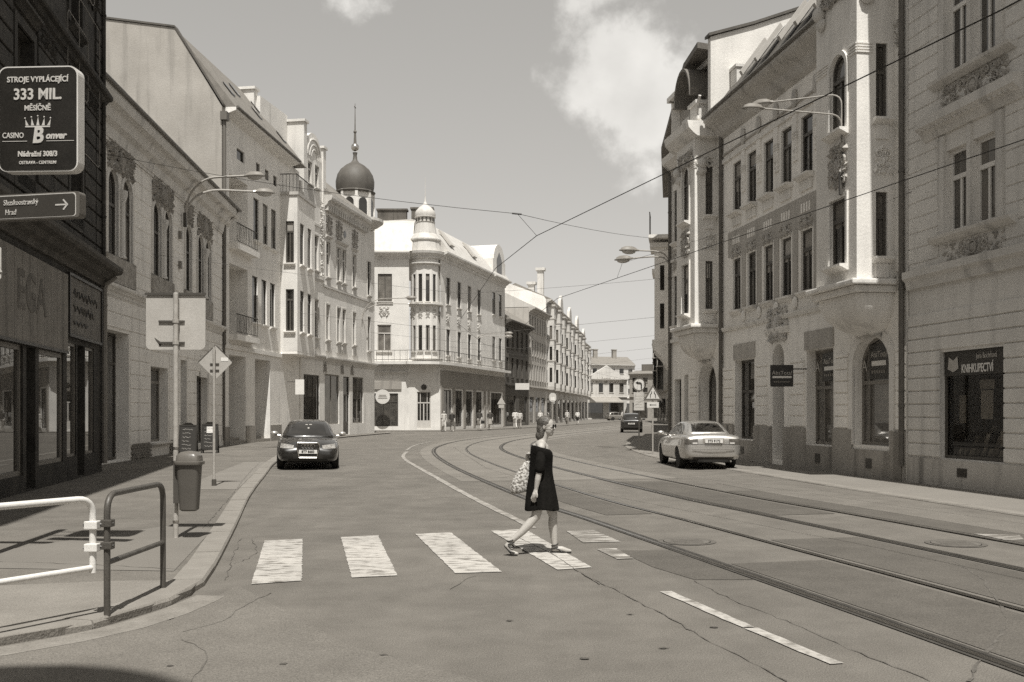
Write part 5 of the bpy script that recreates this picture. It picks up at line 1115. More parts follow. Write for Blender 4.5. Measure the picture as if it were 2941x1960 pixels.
# diamond sign from behind
t = thing('diamond_sign', 'diamond-shaped priority sign seen from behind on a thin pole', 'road sign', (-6.6,22.05,KERB))
h = MB(); h.lathe([(.03,0),(.03,3.08)], seg=10); h.build('pole', GALV, t, smooth=True)
b = MB(); b.ext_y([(x*.7071-z*.7071+.02, x*.7071+z*.7071+2.74) for x, z in round_rect(.54,.54,.05)], .05, .065); b.build('board', BACK, t)
b = MB(); b.add([(.4,.045,2.735),(.03,.045,3.105),(.03,.045,3.125),(.42,.045,2.735)], [(0,1,2,3)]); b.add([(-.36,.045,2.735),(.01,.045,3.105),(.01,.045,3.125),(-.38,.045,2.735)], [(0,3,2,1)]); b.build('rim', DGREY, t)
for z in (2.7, 2.56): b = MB(); b.box(-.1,.1,.03,.05,z-.015,z+.015); b.build('bracket', DGREY, t)
b = MB(); b.box(.14,.3,.044,.049,2.76,2.84); b.build('sticker', WHITE, t); b = MB(); b.lathe([(.055,0),(.05,.14),(.035,.15)], seg=10); b.build('base_socket', DGREY, t)
# chalkboards
def chalkboard(x, y, rz, label, paper):
    t = thing('chalkboard', label, 'chalkboard', (x,y,KERB), rz, 'chalkboards outside the arched-window house')
    for s, nm in ((1,'front_board'),(-1,'rear_board')):
        M_ = Matrix.Translation((0,-.18*s,0)) @ Matrix.Rotation(R(-9*s),4,'X')
        f = MB()
        for a in ((-.32,.32,1.1,1.16),(-.32,.32,.12,.18),(-.32,-.27,.0,1.1),(.27,.32,.0,1.1)): f.box(a[0],a[1],-.02,.02,a[2],a[3])
        f.ext_y([(-.2,1.16),(.2,1.16),(.1,1.24),(-.1,1.24)], -.02, .02); fr = f.build('frame', SOOT2, t, M_)
        bb = MB(); bb.box(-.27,.27,-.01,.01,.18,1.1); bd = bb.build(nm, paint(.03,.7), fr)
        if s == 1:
            rr = random.Random(int(abs(x)*10))
            for k in range(6):
                w_ = MB(); z = .98-.14*k; w_.tube([(-.2+.03*j, -.012, z+.022*math.sin(j*rr.uniform(1.2,2.6))) for j in range(int(rr.uniform(9,14)))], .008, 4); w_.build('chalk_writing', LGREY, bd)
            if paper: w_ = MB(); w_.box(-.12,.2,-.016,-.011,.8,1.05); w_.build('paper', WHITE, bd)
chalkboard(-11.9,36.6, R(6), 'black chalkboard with six lines of chalk writing by the wall', False); chalkboard(-11.95,39.4, R(6), 'black chalkboard with a white paper pinned on top', True)
# sign mast at the left edge: casino box, finger post, district sign
t = thing('sign_mast', 'tall grey steel mast that carries the casino box and direction signs', 'mast', (-5.95,11.05,KERB)); h = MB(); h.lathe([(.07,-.1),(.07,5.7),(.03,5.75)], seg=12); h.build('pole', GALV, t, smooth=True)
for z in (5.2, 4.5): b = MB(); b.tube([(0,0,z),(.35,0,z)], .025, 6); b.build('bracket', DGREY, t)
t = thing('casino_sign', 'dark illuminated box sign of a casino with white lettering', 'sign', (-5.22,11.0,4.94), R(-3))
b = MB(); b.ext_y([(x,z) for x, z in round_rect(.9,1.16,.1)], -.03, .12); b.build('box', mat('sign_rim', .6, .4, .06, 4), t); b = MB(); b.ext_y([(x,z) for x, z in round_rect(.87,1.13,.09)], -.036, -.028)
fc = b.build('face', mat('casino_face', .022, .3, .25, 3, spec=.5), t)
LT = paint(.5,.5)
for s_, sz, z, bo, sx_ in (('STROJE VYPLÁCEJÍCÍ',.085,.43,.002,.9),('333 MIL.',.17,.265,.004,.92),('MĚSÍČNĚ',.08,.115,.002,.9),('Nádražní 308/3',.08,-.39,.003,.9),('OSTRAVA - CENTRUM',.048,-.485,.001,.88)): lettering(s_, sz, 0, -.04, z, LT, fc, bold=bo, sx=sx_)
lettering('CASINO', .085, -.40, -.04, -.185, LT, fc, align='LEFT', sx=.78, bold=.001); lettering('B', .24, -.0, -.042, -.19, LT, fc, bold=.008, sx=.9, shear=.15); lettering('onver', .105, .09, -.04, -.19, LT, fc, align='LEFT', sx=.92, bold=.004, shear=.25)
b = MB(); b.box(-.4,-.12,-.042,-.037,-.25,-.244); b.box(.1,.41,-.042,-.037,-.25,-.244); b.build('underline', LT, fc)
cr = MB()
for k in range(5): x0 = -.12+.06*k; cr.add([(x0-.015,-.04,-.075),(x0+.02,-.04,-.075),(x0+(k-2)*.012+.004,-.04,.02-.012*abs(k-2))], [(0,1,2)]); cr.ball((x0+(k-2)*.012,-.04,.03-.012*abs(k-2)), (.009,.003,.009), 6, 4)
cr.box(-.14,.14,-.042,-.037,-.095,-.08); cr.build('crown', LT, fc)
t = thing('finger_post', 'grey direction sign with a white border and an arrow', 'sign', (-5.75,11.0,3.95), R(-12))
b = MB(); b.ext_y([(x+.55,z) for x, z in round_rect(1.16,.28,.04)], -.05, .06); b.build('box', mat('finger_box', .11, .4, .1, 4), t, smooth=False)
for w_, h_, g_ , y in ((1.08,.255,.5,-.053),(1.06,.235,.05,-.056)): b = MB(); b.poly([(x+.55,y,z) for x, z in round_rect(w_,h_,.035)]); fc = b.build('border' if g_ > .2 else 'face', paint(g_,.4), t)
lettering('Slezskoostravský', .085, .2, -.059, .045, LT, t, align='LEFT', sx=.74); lettering('Hrad', .085, .22, -.059, -.06, LT, t, align='LEFT', sx=.8)
ar = MB(); ar.box(.84,.98,-.06,-.056,-.008,.008); ar.add([(.93,-.06,.05),(.945,-.06,.06),(1.0,-.06,0),(.945,-.06,-.06),(.93,-.06,-.05),(.975,-.06,0)], [(0,5,2,1),(5,4,3,2)]); ar.build('arrow', LT, t)
t = thing('district_sign', 'small grey sign with white border ending in the letter A', 'sign', (-5.95,11.0,3.34), R(-3))
for w_, h_, g_, y in ((.72,.36,.5,-.08),(.69,.33,.06,-.083)): b = MB(); b.ext_y([(x,z) for x, z in round_rect(w_,h_,.03)], y, -.07); b.build('border' if g_ > .2 else 'face', paint(g_,.4), t)
lettering('A', .3, .265, -.088, 0, LT, t, bold=.01)
# wall-bracket street lamps
LAMP = mat('lamp_housing', .2, .4, .1, 6); 
def street_lamp(label, base, tips, r=.03, goose=False):
    b0 = Vector(base); t = thing('street_lamp', label, 'street lamp', tuple(b0), 0, 'street lamps on wall brackets')
    pl = MB(); pl.box(-.06,.06,-.06,.06,-.45,.12); pl.build('wall_plate', DGREY, t)
    for tip in tips:
        v = Vector(tip) - b0; c = MB(); hz = Vector((v.x, v.y, 0))
        ctl = [(0,0,-.3), (0,0,v.z*.97), tuple(v)] if goose else [(0,0,-.3), tuple(hz*.04+Vector((0,0,v.z*.55))), tuple(hz*.32+Vector((0,0,v.z*.98))), tuple(v)]
        c.tube(bend(ctl, .3 if goose else min(.6, hz.length*.2), 8), r, 8); ar = c.build('arm', GALV, t, smooth=True)
        a = math.atan2(v.y, v.x); M_ = Matrix.Translation(v) @ Matrix.Rotation(a,4,'Z')
        sl_ = .68 if goose else 1.0; M_ = M_ @ Matrix.Diagonal((sl_,sl_,sl_,1)); hd = MB(); hd.lathe([(.02,.16),(.12,.15),(.2,.1),(.23,.03),(.27,0),(.27,-.03),(.2,-.035)], (.3,0,0), 16, sc=(1.6,.8,1)); h_ = hd.build('lamp_head', LAMP, t, M_, smooth=True)
        dd = MB(); dd.lathe([(.2,-.035),(.17,-.12),(.08,-.17),(.01,-.18)], (.3,0,0), 16, sc=(1.6,.8,1)); dd.build('diffuser', paint(.55,.25), h_, smooth=True)
        cl_ = MB(); cl_.tube([(-.15,0,0),(.0,0,.03)], .045, 8); cl_.build('arm_socket', STEEL, h_)
street_lamp('double-armed street lamp on the wall of the arched-window house', (-13.2,40.2,9.6), ((-10.6,39.9,11.15),(-10.5,41.0,10.75)), .045)
street_lamp('double-armed street lamp on the domed house', (-10.95,72.4,8.3), ((-7.6,72.0,9.9),(-7.5,73.2,9.6)))
street_lamp('double-armed street lamp on the bend house', (6.75,42.6,8.1), ((5.25,42.3,8.55),(5.15,43.6,8.4)))
street_lamp('double-armed street lamp on the oriel of the art nouveau house', (8.28,25.0,7.6), ((6.15,24.6,9.2),(6.7,25.9,9.75)), .02, True)
street_lamp('double-armed street lamp on the white corner house', (-3.6,97.5,8.6), ((-.6,97,9.3),(-.6,98.4,9.1)))
# the two road signs on the right pavement
KR_Z = .03
t = thing('narrow_road_sign', 'triangular road-narrows sign with an arrow plate below', 'road sign', (5.5,38.9,KR_Z)); h = MB(); h.lathe([(.03,0),(.03,2.75)], seg=10); h.build('pole', GALV, t, smooth=True)
def tri(s, z0, y, b): return [(-s/2,y,z0),(s/2,y,z0),(0,y,z0+s*.866)]
b = MB(); b.poly(tri(.74,2.1,-.045,0)); b.poly(tri(.74,2.1,-.03,0)[::-1]); b.build('board', paint(.12,.4), t); b = MB(); b.poly(tri(.52,2.17,-.049,0)); f_ = b.build('face', paint(.6,.4), t)
for s in (-1, 1): k = MB(); k.tube([(s*.1,-.052,2.22),(s*.1,-.052,2.33),(s*.05,-.052,2.4),(s*.05,-.052,2.46)], .016, 5); k.build('road_mark', BLACK, f_)
b = MB(); b.box(-.23,.23,-.045,-.03,1.82,2.04); a_ = b.build('arrow_plate', paint(.6,.4), t); k = MB(); k.box(-.1,.13,-.05,-.046,1.92,1.94); k.add([(-.14,-.049,1.93),(-.07,-.049,1.965),(-.07,-.049,1.895)], [(0,2,1)]); k.build('arrow', BLACK, a_)
t = thing('no_left_turn_sign', 'round no-left-turn sign above a pale text plate', 'road sign', (5.45,42.7,KR_Z)); h = MB(); h.lathe([(.03,0),(.03,2.9)], seg=10); h.build('pole', DGREY, t, smooth=True)
b = MB(); b.lathe([(.29,-.05),(.29,-.03)], (0,0,2.82), 24, 'y'); b.build('board', paint(.12,.4), t); b = MB(); b.lathe([(.235,-.055),(.235,-.045)], (0,0,2.82), 24, 'y'); f_ = b.build('face', paint(.6,.4), t)
k = MB(); k.tube(bend([(.09,-.06,2.66),(.09,-.06,2.9),(-.08,-.06,2.9)], .08), .03, 5); k.add([(-.17,-.06,2.9),(-.06,-.06,2.97),(-.06,-.06,2.83)], [(0,2,1)]); k.build('turn_arrow', BLACK, f_)
b = MB(); b.box(-.23,.23,-.045,-.03,1.72,2.5); pl = b.build('text_plate', paint(.5,.5), t)
for j in range(5): k = MB(); k.box(-.17,.17-.05*(j%2),-.048,-.044,1.84+.12*j,1.87+.12*j); k.build('text_line', LGREY, pl)
# signs on the far pavement
t = thing('far_warning_sign', 'small triangular sign on the pavement of the white corner house', 'road sign', (-1.0,93.5,KERB)); h = MB(); h.lathe([(.035,0),(.035,3.1)], seg=8); h.build('pole', GALV, t); b = MB(); b.add([(-.4,-.05,2.3),(.4,-.05,2.3),(0,-.05,3.0),(-.4,-.03,2.3),(.4,-.03,2.3),(0,-.03,3.0)], [(0,1,2),(5,4,3),(0,3,4,1),(1,4,5,2),(2,5,3,0)]); b.build('board', BACK, t); b = MB(); b.box(-.25,.25,-.05,-.03,1.95,2.25); b.build('plate', BACK, t)
t = thing('far_stop_sign', 'pale tram-stop post with a rounded board far along the pavement', 'stop sign', (4.6,112.5,KERB)); h = MB(); h.lathe([(.05,0),(.05,3.4)], seg=8); h.build('pole', GALV, t); b = MB(); b.ext_y([(x,z+3.2) for x, z in round_rect(.8,1.0,.35)], -.06, .0); b.build('board', paint(.55,.5), t); b = MB(); b.box(-.22,.22,-.08,-.06,2.85,3.2); b.build('plate', WHITE, t)
t = thing('hanging_shop_sign', 'white rectangular sign hanging over the pavement at the dark house', 'sign', (1.1,106.5,4.0)); b = MB(); b.box(-.75,.75,-.05,.05,0,.7); b.build('board', paint(.6,.5), t); b = MB(); b.tube([(-.8,0,1.0),(-1.4,.6,1.2)], .03, 6); b.build('bracket', DGREY, t)
# hanging sign of the insurance shop, side on to the wall
t = thing('insurance_sign', 'black hanging shop sign with a white bar beside the shop window', 'sign', (7.95,29.35,2.76), R(-3)); b = MB(); b.box(-.33,.33,-.05,.05,-.32,.32); fc = b.build('board', paint(.025,.35), t, bevel=.01)
lettering('AbsTotal', .16, 0, -.056, .08, LGREY, fc); b = MB(); b.box(-.28,.28,-.056,-.05,-.07,-.01); b.build('bar', WHITE, fc)
for j in range(8): b = MB(); b.box(-.24+.06*j,-.2+.06*j,-.055,-.05,-.2,-.16); b.build('text_mark', MGREY, fc)
b = MB(); b.tube([(.33,0,.2),(.75,.05,.2)], .02, 6); b.build('bracket', DGREY, t)
for i, (x, y, wd) in enumerate(((-9.86,67.4,.7),)):
    t = thing('hanging_board', 'white hanging board under the box bay of the loggia house', 'sign', (-12.15,57.0,3.1)); b = MB(); b.box(-.25,.25,-.04,.04,-.43,.43); b.build('board', WHITE, t); b = MB(); b.tube([(-.2,0,.3),(-.75,.1,.3)], .025, 6); b.build('bracket', DGREY, t)

# ------------------------------------------------------------------ tram wires
WIRE = mat('wire', .03, .5, .1, 5, metal=.5)
def wire(name, pts, r, label, grp=None, sag=0.0):
    P = []
    for a, b in zip(pts[:-1], pts[1:]):
        a, b = Vector(a), Vector(b)
        for k in range(8): s = k/8; v = a.lerp(b, s); v.z -= sag*4*s*(1-s); P.append(v)
    P.append(Vector(pts[-1])); m = MB(); m.tube(P, r, 5); o = m.build(name, WIRE); return tag(o, label, 'wire', grp)
wire('contact_wire', [(9.1,-6,5.75),(4.85,9.9,5.7),(.56,22.6,5.7),(-.45,27.2,5.62),(-2.4,44,5.6),(-1.6,58,5.6),(3.2,80,5.6),(12,115,5.6),(27,180,5.6)], .0085, 'tram contact wire over the nearer track')
wire('contact_wire', [(13.2,-6,5.75),(7.5,14.6,5.7),(1.6,35.2,5.7),(.45,46,5.6),(1.6,58,5.6),(6.2,80,5.6),(15,115,5.6),(30,180,5.6)], .0085, 'tram contact wire over the farther track')
def insul(p, q_, label):
    a, b = Vector(p), Vector(q_); m = MB(); m.tube([a,b], .022, 6); o = m.build('insulator', BLACK); return tag(o, label, 'insulator')
J = (.12,22.6,6.2)
wire('span_wire', [(-11.05,27.0,8.7), J], .006, 'span wire from the soot-black house to the wire crossing', None, .15); wire('span_wire', [J, (6.3,41.5,8.9)], .006, 'span wire from the wire crossing to the bend house', None, .1)
wire('dropper_wire', [J, (.56,22.6,5.7)], .005, 'short dropper wire joining the span to the contact wire'); insul((.0,22.6,6.21),(.22,22.6,6.19),'small insulator in the near span wire')
K = (3.3,29.8,6.15)
wire('span_wire', [(7.75,35.9,8.2), K], .005, 'span wire anchored beside the downpipe'); wire('dropper_wire', [K, (3.15,29.9,5.7)], .005, 'short dropper wire at the farther contact wire')
wire('span_wire', [(9.3,24.3,6.9),(12.2,16,7.4)], .006, 'span wire along the front of the bookshop house'); wire('span_wire', [(-13.0,36,7.4),(-1.9,38,6.2),(6.9,40.5,7.2)], .005, 'span wire across the street at the lamp', None, .05)
FARW = ('gabled house','domed house','white corner house','far end of the white corner house','dark weathered house')
for i, (y, x0, x1, z) in enumerate(((58,-12.2,8.9,7.4),(72,-10.2,11.3,7.4),(88,-6.3,13.5,7.5),(104,-1.3,16,7.5),(122,3.4,19.5,7.5))):
    wire('span_wire', [(x0,y,z),((x0+x1)/2,y+1,z-1.1),(x1,y+2,z)], .008, 'thin span wire across the street at the ' + FARW[i], 'span wires across the far street')
# ------------------------------------------------------------------ cars
def loft(rows, closed_ring=True):
    mb = MB(); n = len(rows[0])
    for r_ in rows: mb.v += r_
    for i in range(len(rows)-1): mb.f += [(i*n+k,i*n+(k+1)%n,(i+1)*n+(k+1)%n,(i+1)*n+k) for k in range(n)]
    mb.f += [tuple(range(n))[::-1], tuple(range((len(rows)-1)*n, len(rows)*n))]; return mb
def car(name, label, loc, heading, spec, roll=0.0, group=None, pitch=0.0):
    t = thing(name, label, 'car', loc, heading, group); t.rotation_euler = (roll, pitch, heading)
    S = spec; P = S['paint']
    rows = []
    for x, w_, zl, zs, zt in S['body']:
        half = [(0,zl),(w_*.8,zl),(w_*.96,zl+.07),(w_,zl+.5*(zs-zl)*.7),(w_*1.0,zl+(zs-zl)*.62),(w_*.965,zs-.035),(w_*.90,zs),(w_*.5,zt-.006),(0,zt)]
        rows.append([(x,y,z) for y, z in half] + [(x,-y,z) for y, z in half[-2:0:-1]])
    bm_ = loft(rows).mesh('body'); ax = S['axles']; rw = S['rw']
    cut = MB()
    for a in ax:
        for s in (-1, 1): cut.lathe([(rw*1.13,0),(rw*1.13,.5)], (a, .62 if s > 0 else -1.12, rw*1.02), 28, 'y')
    co = bpy.data.objects.new('cut_tmp', cut.mesh('cut')); COL.objects.link(co)
    body = bake('body', bm_, [('SUBSURF', dict(levels=2, render_levels=2)), ('BOOLEAN', dict(object=co, operation='DIFFERENCE', solver='EXACT'))]); bpy.data.objects.remove(co)
    body.materials.clear(); bo = link('body', body, P, t, None, True)
    rows = []
    for x, zt, wb, wr in S['cabin']:
        zb = S['belt']; half = [(0,zb-.12),(wb*.98,zb-.12),(wb,zb),(wb+(wr-wb)*.45,zb+(zt-zb)*.45),(wr+.02,zt-.07),(wr-.07,zt-.02),(wr*.5,zt+.005),(0,zt+.012)]
        rows.append([(x,y,z) for y, z in half] + [(x,-y,z) for y, z in half[-2:0:-1]])
    cab = bake('cabin', loft(rows).mesh('cabin'), [('SUBSURF', dict(levels=2, render_levels=2))]); cab.materials.clear(); link('cabin', cab, P, t, None, True)
    def bvh_of(mes):
        bm = bmesh.new()
        for m in mes: bm.from_mesh(m)
        b = BVHTree.FromBMesh(bm); bm.free(); return b
    bv = bvh_of([body, cab])
    def decal(nm, quad, dirn, m, off=.006, nu=10, nv=6, parent=t, smooth=True):
        """a curved plate lying on the car's skin; quad corners in the plane across dirn"""
        mb = MB(); A, B, C, D = [Vector((*c, 0)) for c in quad]; ok = True
        for j in range(nv+1):
            for i in range(nu+1):
                p_ = A.lerp(B, i/nu).lerp(D.lerp(C, i/nu), j/nv)
                if abs(dirn[0]) > .5: o_ = Vector((-dirn[0]*5, p_.x, p_.y))
                else: o_ = Vector((p_.x, -dirn[1]*3, p_.y))
                hit = bv.ray_cast(o_, Vector(dirn))
                if hit[0] is None: hit = (o_ + Vector(dirn)*(5-2.4 if abs(dirn[0]) > .5 else 2.2), -Vector(dirn))
                mb.v.append(tuple(hit[0] - Vector(dirn)*off))
        flip = (dirn[0] > 0) or (dirn[1] < 0)
        for j in range(nv):
            for i in range(nu):
                f_ = (j*(nu+1)+i, j*(nu+1)+i+1, (j+1)*(nu+1)+i+1, (j+1)*(nu+1)+i); mb.f.append(f_)
        return mb.build(nm, m, parent, None, smooth, fix=True)
    CG = glass_mat('car_glass', .02, .03, .8, 0.0)
    fw = decal('windscreen', S['front_glass'], (-1,0,0), CG); rwn = decal('rear_window', S['rear_glass'], (1,0,0), CG)
    for s in (-1, 1):
        for qd in S['side_glass']: decal('side_window', qd, (0,-s,0), CG)
    for (nm, qd, d_, m, off) in S['decals']: decal(nm, qd, d_, m, off)
    for nm, fn in S.get('extras', []): fn(t, bv)
    TY = mat('tyre', .02, .8, .2, 10, .1, 30); RIM = metal(.5,.3)
    for a in ax:
        for s in (-1, 1):
            yo = S['track']*s; w_ = MB(); wt = .105
            w_.lathe([(rw*.6,-wt),(rw*.93,-wt),(rw,-wt*.75),(rw,wt*.75),(rw*.93,wt),(rw*.6,wt)], (a,yo,rw), 28, 'y'); wh = w_.build('wheel', TY, t, None, True)
            r_ = MB(); r_.lathe([(.01,s*.07),(rw*.15,s*.08),(rw*.2,s*.05),(rw*.56,s*.075),(rw*.63,s*.1),(rw*.63,-s*.05)], (a,yo,rw), 24, 'y'); r_.build('rim', RIM, wh, None, True)
            for k in range(5):
                an = 2*math.pi*k/5; g_ = MB(); c_, s2 = math.cos(an+.63), math.sin(an+.63); g_.box(-.05,.05,-.004,.004,rw*.26,rw*.5); g_.build('rim_slot', BLACK, wh, Matrix.Translation((a,yo+s*.088,rw)) @ Matrix.Rotation(an,4,'Y'))
    for s in (-1, 1):
        mr_ = MB(); mx_ = S['mirror']; mr_.ball((mx_[0],s*(mx_[1]+.1),mx_[2]), (.07,.12,.075), 12, 8); mr_.tube([(mx_[0]+.02,s*(mx_[1]-.08),mx_[2]-.06),(mx_[0],s*(mx_[1]+.06),mx_[2]-.04)], .025, 6); mr_.build('mirror', S.get('mirror_paint', P), t, None, True)
    ub = MB(); ub.box(S['body'][0][0]+.35,S['body'][-1][0]-.35,-.62,.62,.2,.34); ub.build('underbody', BLACK, t)
    return t
def carpaint(key, g, metal_=0.0, rough=.3): return mat(key, g, rough, .04, 4, 0, 40, metal=metal_, coat=1.0, spec=.5)
AUDI = carpaint('black_car_paint', .018); SILV = carpaint('silver_car_paint', .52, .75, .34); DBLUE = carpaint('dark_car_paint', .02)
LENS = mat('headlight_lens', .35, .08, .5, 14, spec=.9, metal=.3); LENSR = mat('tail_lens', .09, .1, .4, 9, spec=.8); CLR = paint(.55,.15)
sedan_body = [(-2.44,.60,.5,.72,.74),(-2.41,.76,.36,.88,.92),(-2.25,.86,.26,.99,1.03),(-1.9,.905,.22,1.0,1.05),(-1.35,.92,.2,.98,1.03),(-.5,.925,.19,.95,1.0),(.4,.925,.19,.93,.98),(1.1,.92,.19,.91,.97),(1.6,.905,.2,.84,.92),(2.05,.87,.2,.75,.83),(2.3,.80,.22,.66,.74),(2.4,.70,.3,.56,.62),(2.43,.55,.4,.5,.53)]
sedan_cabin = [(1.2,.97,.74,.68),(.75,1.17,.80,.65),(.3,1.375,.81,.60),(-.1,1.44,.81,.585),(-.6,1.455,.81,.58),(-1.1,1.39,.80,.57),(-1.5,1.255,.78,.59),(-1.95,1.05,.72,.64)]
F_, B_, = (-1,0,0), (1,0,0)
def plate_text(txt, x, z, rot):
    def fn(t, bv):
        b = MB(); b.box(-.26,.26,-.008,.0,-.055,.055); M_ = Matrix.Translation((x,0,z)) @ Matrix.Rotation(rot,4,'Z'); p_ = b.build('number_plate', paint(.68,.4), t, M_)
        lettering(txt, .1, 0, -.011, 0, BLACK, p_, sx=.95, bold=.002)
    return ('number_plate', fn)
def rings(x, z):
    def fn(t, bv):
        for k in range(4):
            m = MB(); m.tube([(0,.085*(k-1.5)+.062*math.cos(2*math.pi*i/16), .062*math.sin(2*math.pi*i/16)) for i in range(17)], .009, 5); m.build('emblem_ring', CHROME, t, Matrix.Translation((x,0,z)))
    return ('emblem', fn)
def grille(t, bv):
    o = [(-.30,.80),(.30,.80),(.33,.70),(.24,.36),(-.24,.36),(-.33,.70)]
    g = MB(); g.add([(2.455,y,z) for y, z in o] + [(2.36,y,z) for y, z in o], [tuple(range(6)), (0,6,7,1),(1,7,8,2),(2,8,9,3),(3,9,10,4),(4,10,11,5),(5,11,6,0)]); g_ = g.build('grille', BLACK, t, fix=True)
    for k in range(9):
        if k in (4,): continue
        s = MB(); z = .40+.045*k; w_ = .22+.09*(z-.36)/.44; s.box(2.452,2.462,-w_,w_,z,z+.012); s.build('grille_slat', DGREY, g_)
    f = MB(); pts = [(2.462,y,z) for y, z in o]; f.tube(bend(pts[:] + [pts[0]], .05, 4) + [Vector((2.462,-.27,.80))], .014, 6); f.build('grille_frame', CHROME, g_, smooth=True)
    lo = MB(); lo.tube([(2.462,-.25,.365),(2.468,.25,.365)], .02, 6); lo.build('chrome_bar', CHROME, g_)
    for s in (-1, 1):
        v = MB(); v.box(2.18,2.30,s*.5-.16,s*.5+.16,.34,.46); 
    st = MB(); st.box(.0,.01,-.06,.06,0,.05)
audi = dict(paint=AUDI, body=sedan_body, cabin=sedan_cabin, belt=.95, axles=(-1.42,1.42), rw=.335, track=.80, mirror=(.75,.92,1.03), mirror_paint=mat('mirror_silver', .5, .25, .05, 3, metal=.6),
  front_glass=((-.66,1.02),(.66,1.02),(.54,1.375),(-.54,1.375)), rear_glass=((-.6,1.1),(.6,1.1),(.5,1.36),(-.5,1.36)),
  side_glass=(((.82,1.0),(-.05,1.0),(-.05,1.38),(.3,1.34)), ((-.12,1.0),(-.95,1.0),(-.95,1.345),(-.12,1.385)), ((-1.02,1.0),(-1.5,1.02),(-1.3,1.22),(-1.02,1.32))),
  decals=[('headlight',((-.80,.64),(-.42,.62),(-.40,.72),(-.78,.77)),F_,LENS,.012),('headlight',((.42,.62),(.80,.64),(.78,.77),(.40,.72)),F_,LENS,.012),('fog_grille',((-.74,.34),(-.42,.34),(-.42,.46),(-.74,.46)),F_,BLACK,.01),('fog_grille',((.42,.34),(.74,.34),(.74,.46),(.42,.46)),F_,BLACK,.01),('lower_grille',((-.6,.25),(.6,.25),(.55,.32),(-.55,.32)),F_,BLACK,.01),
          ('tail_light',((-.84,.80),(-.46,.80),(-.46,.92),(-.82,.92)),B_,LENSR,.01),('tail_light',((.46,.80),(.84,.80),(.82,.92),(.46,.92)),B_,LENSR,.01)],
  extras=[('grille',grille), plate_text('8T7 8683', 2.475, .54, R(90)), rings(2.47,.70)])
def sticker(t, bv):
    for y, z, w_, h_ in ((-.06,1.3,.07,.035),(.06,1.305,.08,.035),(.0,1.2,.05,.07)):
        hit = bv.ray_cast(Vector((5,y,z)), Vector((-1,0,0)))
        if hit[0]: b = MB(); b.box(-.002,.002,-w_/2,w_/2,-h_/2,h_/2); b.build('windscreen_sticker', paint(.4,.5), t, Matrix.Translation(hit[0]+Vector((.012,0,0))) @ Matrix.Rotation(R(-58),4,'Y'))
audi['extras'].append(('sticker', sticker))
hd = math.atan2(-1, .20)
fa = Vector((-6.13,29.9)); dv = Vector((.196,-.98)); ctr = fa - dv*1.42
car('black_sedan', 'black executive sedan with a chrome-framed grille parked at the left kerb', (ctr.x,ctr.y,.0), hd, audi, roll=R(-0.8))
s_body = [(x*.965, w_*.965, a, b, c) for x, w_, a, b, c in sedan_body]
s_body = [(-2.33,.62,.42,.74,.78),(-2.30,.78,.32,.92,.97),(-2.18,.85,.27,1.0,1.06),(-1.85,.885,.24,1.01,1.07)] + s_body[4:]
s_cabin = [(1.1,.97,.71,.66),(.7,1.16,.77,.63),(.25,1.36,.78,.58),(-.15,1.42,.78,.565),(-.6,1.43,.78,.56),(-1.0,1.385,.77,.56),(-1.35,1.27,.75,.575),(-1.78,1.06,.69,.62)]
def rear_bits(t, bv):
    b = MB(); b.box(-2.3,-2.2,-.45,.45,.22,.3); b.build('rear_valance', BLACK, t)
    e = MB(); e.tube([(-2.25,-.5,.25),(-2.36,-.5,.25)], .03, 8); e.build('exhaust', STEEL, t)
    tr_ = MB(); tr_.tube([(-2.35,-.62,.6),(-2.375,-.3,.6),(-2.38,0,.6),(-2.375,.3,.6),(-2.35,.62,.6)], .014, 6); tr_.build('bumper_strip', MGREY, t)
silv = dict(paint=SILV, body=s_body, cabin=s_cabin, belt=.95, axles=(-1.33,1.37), rw=.315, track=.75, mirror=(.7,.88,1.02),
  front_glass=((-.64,1.02),(.64,1.02),(.53,1.35),(-.53,1.35)), rear_glass=((-.60,1.10),(.60,1.10),(.49,1.35),(-.49,1.35)),
  side_glass=(((.76,1.0),(-.05,1.0),(-.05,1.36),(.28,1.32)), ((-.12,1.0),(-.9,1.0),(-.9,1.335),(-.12,1.365)), ((-.96,1.0),(-1.32,1.03),(-1.15,1.22),(-.96,1.31))),
  decals=[('tail_light',((-.83,.74),(-.46,.76),(-.46,.90),(-.82,.90)),B_,LENSR,.01),('tail_light',((.46,.76),(.83,.74),(.82,.90),(.46,.90)),B_,LENSR,.01),('reverse_light',((-.62,.755),(-.48,.76),(-.48,.80),(-.62,.80)),B_,CLR,.016),('reverse_light',((.48,.76),(.62,.755),(.62,.80),(.48,.80)),B_,CLR,.016),
          ('boot_gap',((-.66,.735),(.66,.735),(.66,.745),(-.66,.745)),B_,BLACK,.004),('lower_bumper',((-.7,.27),(.7,.27),(.72,.37),(-.72,.37)),B_,DGREY,.006),('plate_recess',((-.32,.76),(.32,.76),(.32,.92),(-.32,.92)),B_,MGREY,.004),
          ('headlight',((-.74,.62),(-.4,.6),(-.4,.7),(-.72,.74)),F_,LENS,.012),('headlight',((.4,.6),(.74,.62),(.72,.74),(.4,.7)),F_,LENS,.012)],
  extras=[('rear', rear_bits), plate_text('3T5 9172', -2.37, .84, R(-90))])
car('silver_sedan', 'silver sedan seen from behind by the right pavement', (5.82,31.5,.0), R(92.2), silv)
h_body = [(-2.05,.66,.42,.8,.82),(-2.02,.80,.3,.98,1.02),(-1.85,.87,.25,1.04,1.08),(-1.3,.89,.22,1.03,1.06),(0,.89,.21,1.0,1.03),(1.0,.885,.21,.97,1.02),(1.5,.86,.22,.9,.97),(1.85,.8,.24,.8,.87),(2.0,.68,.34,.64,.68)]
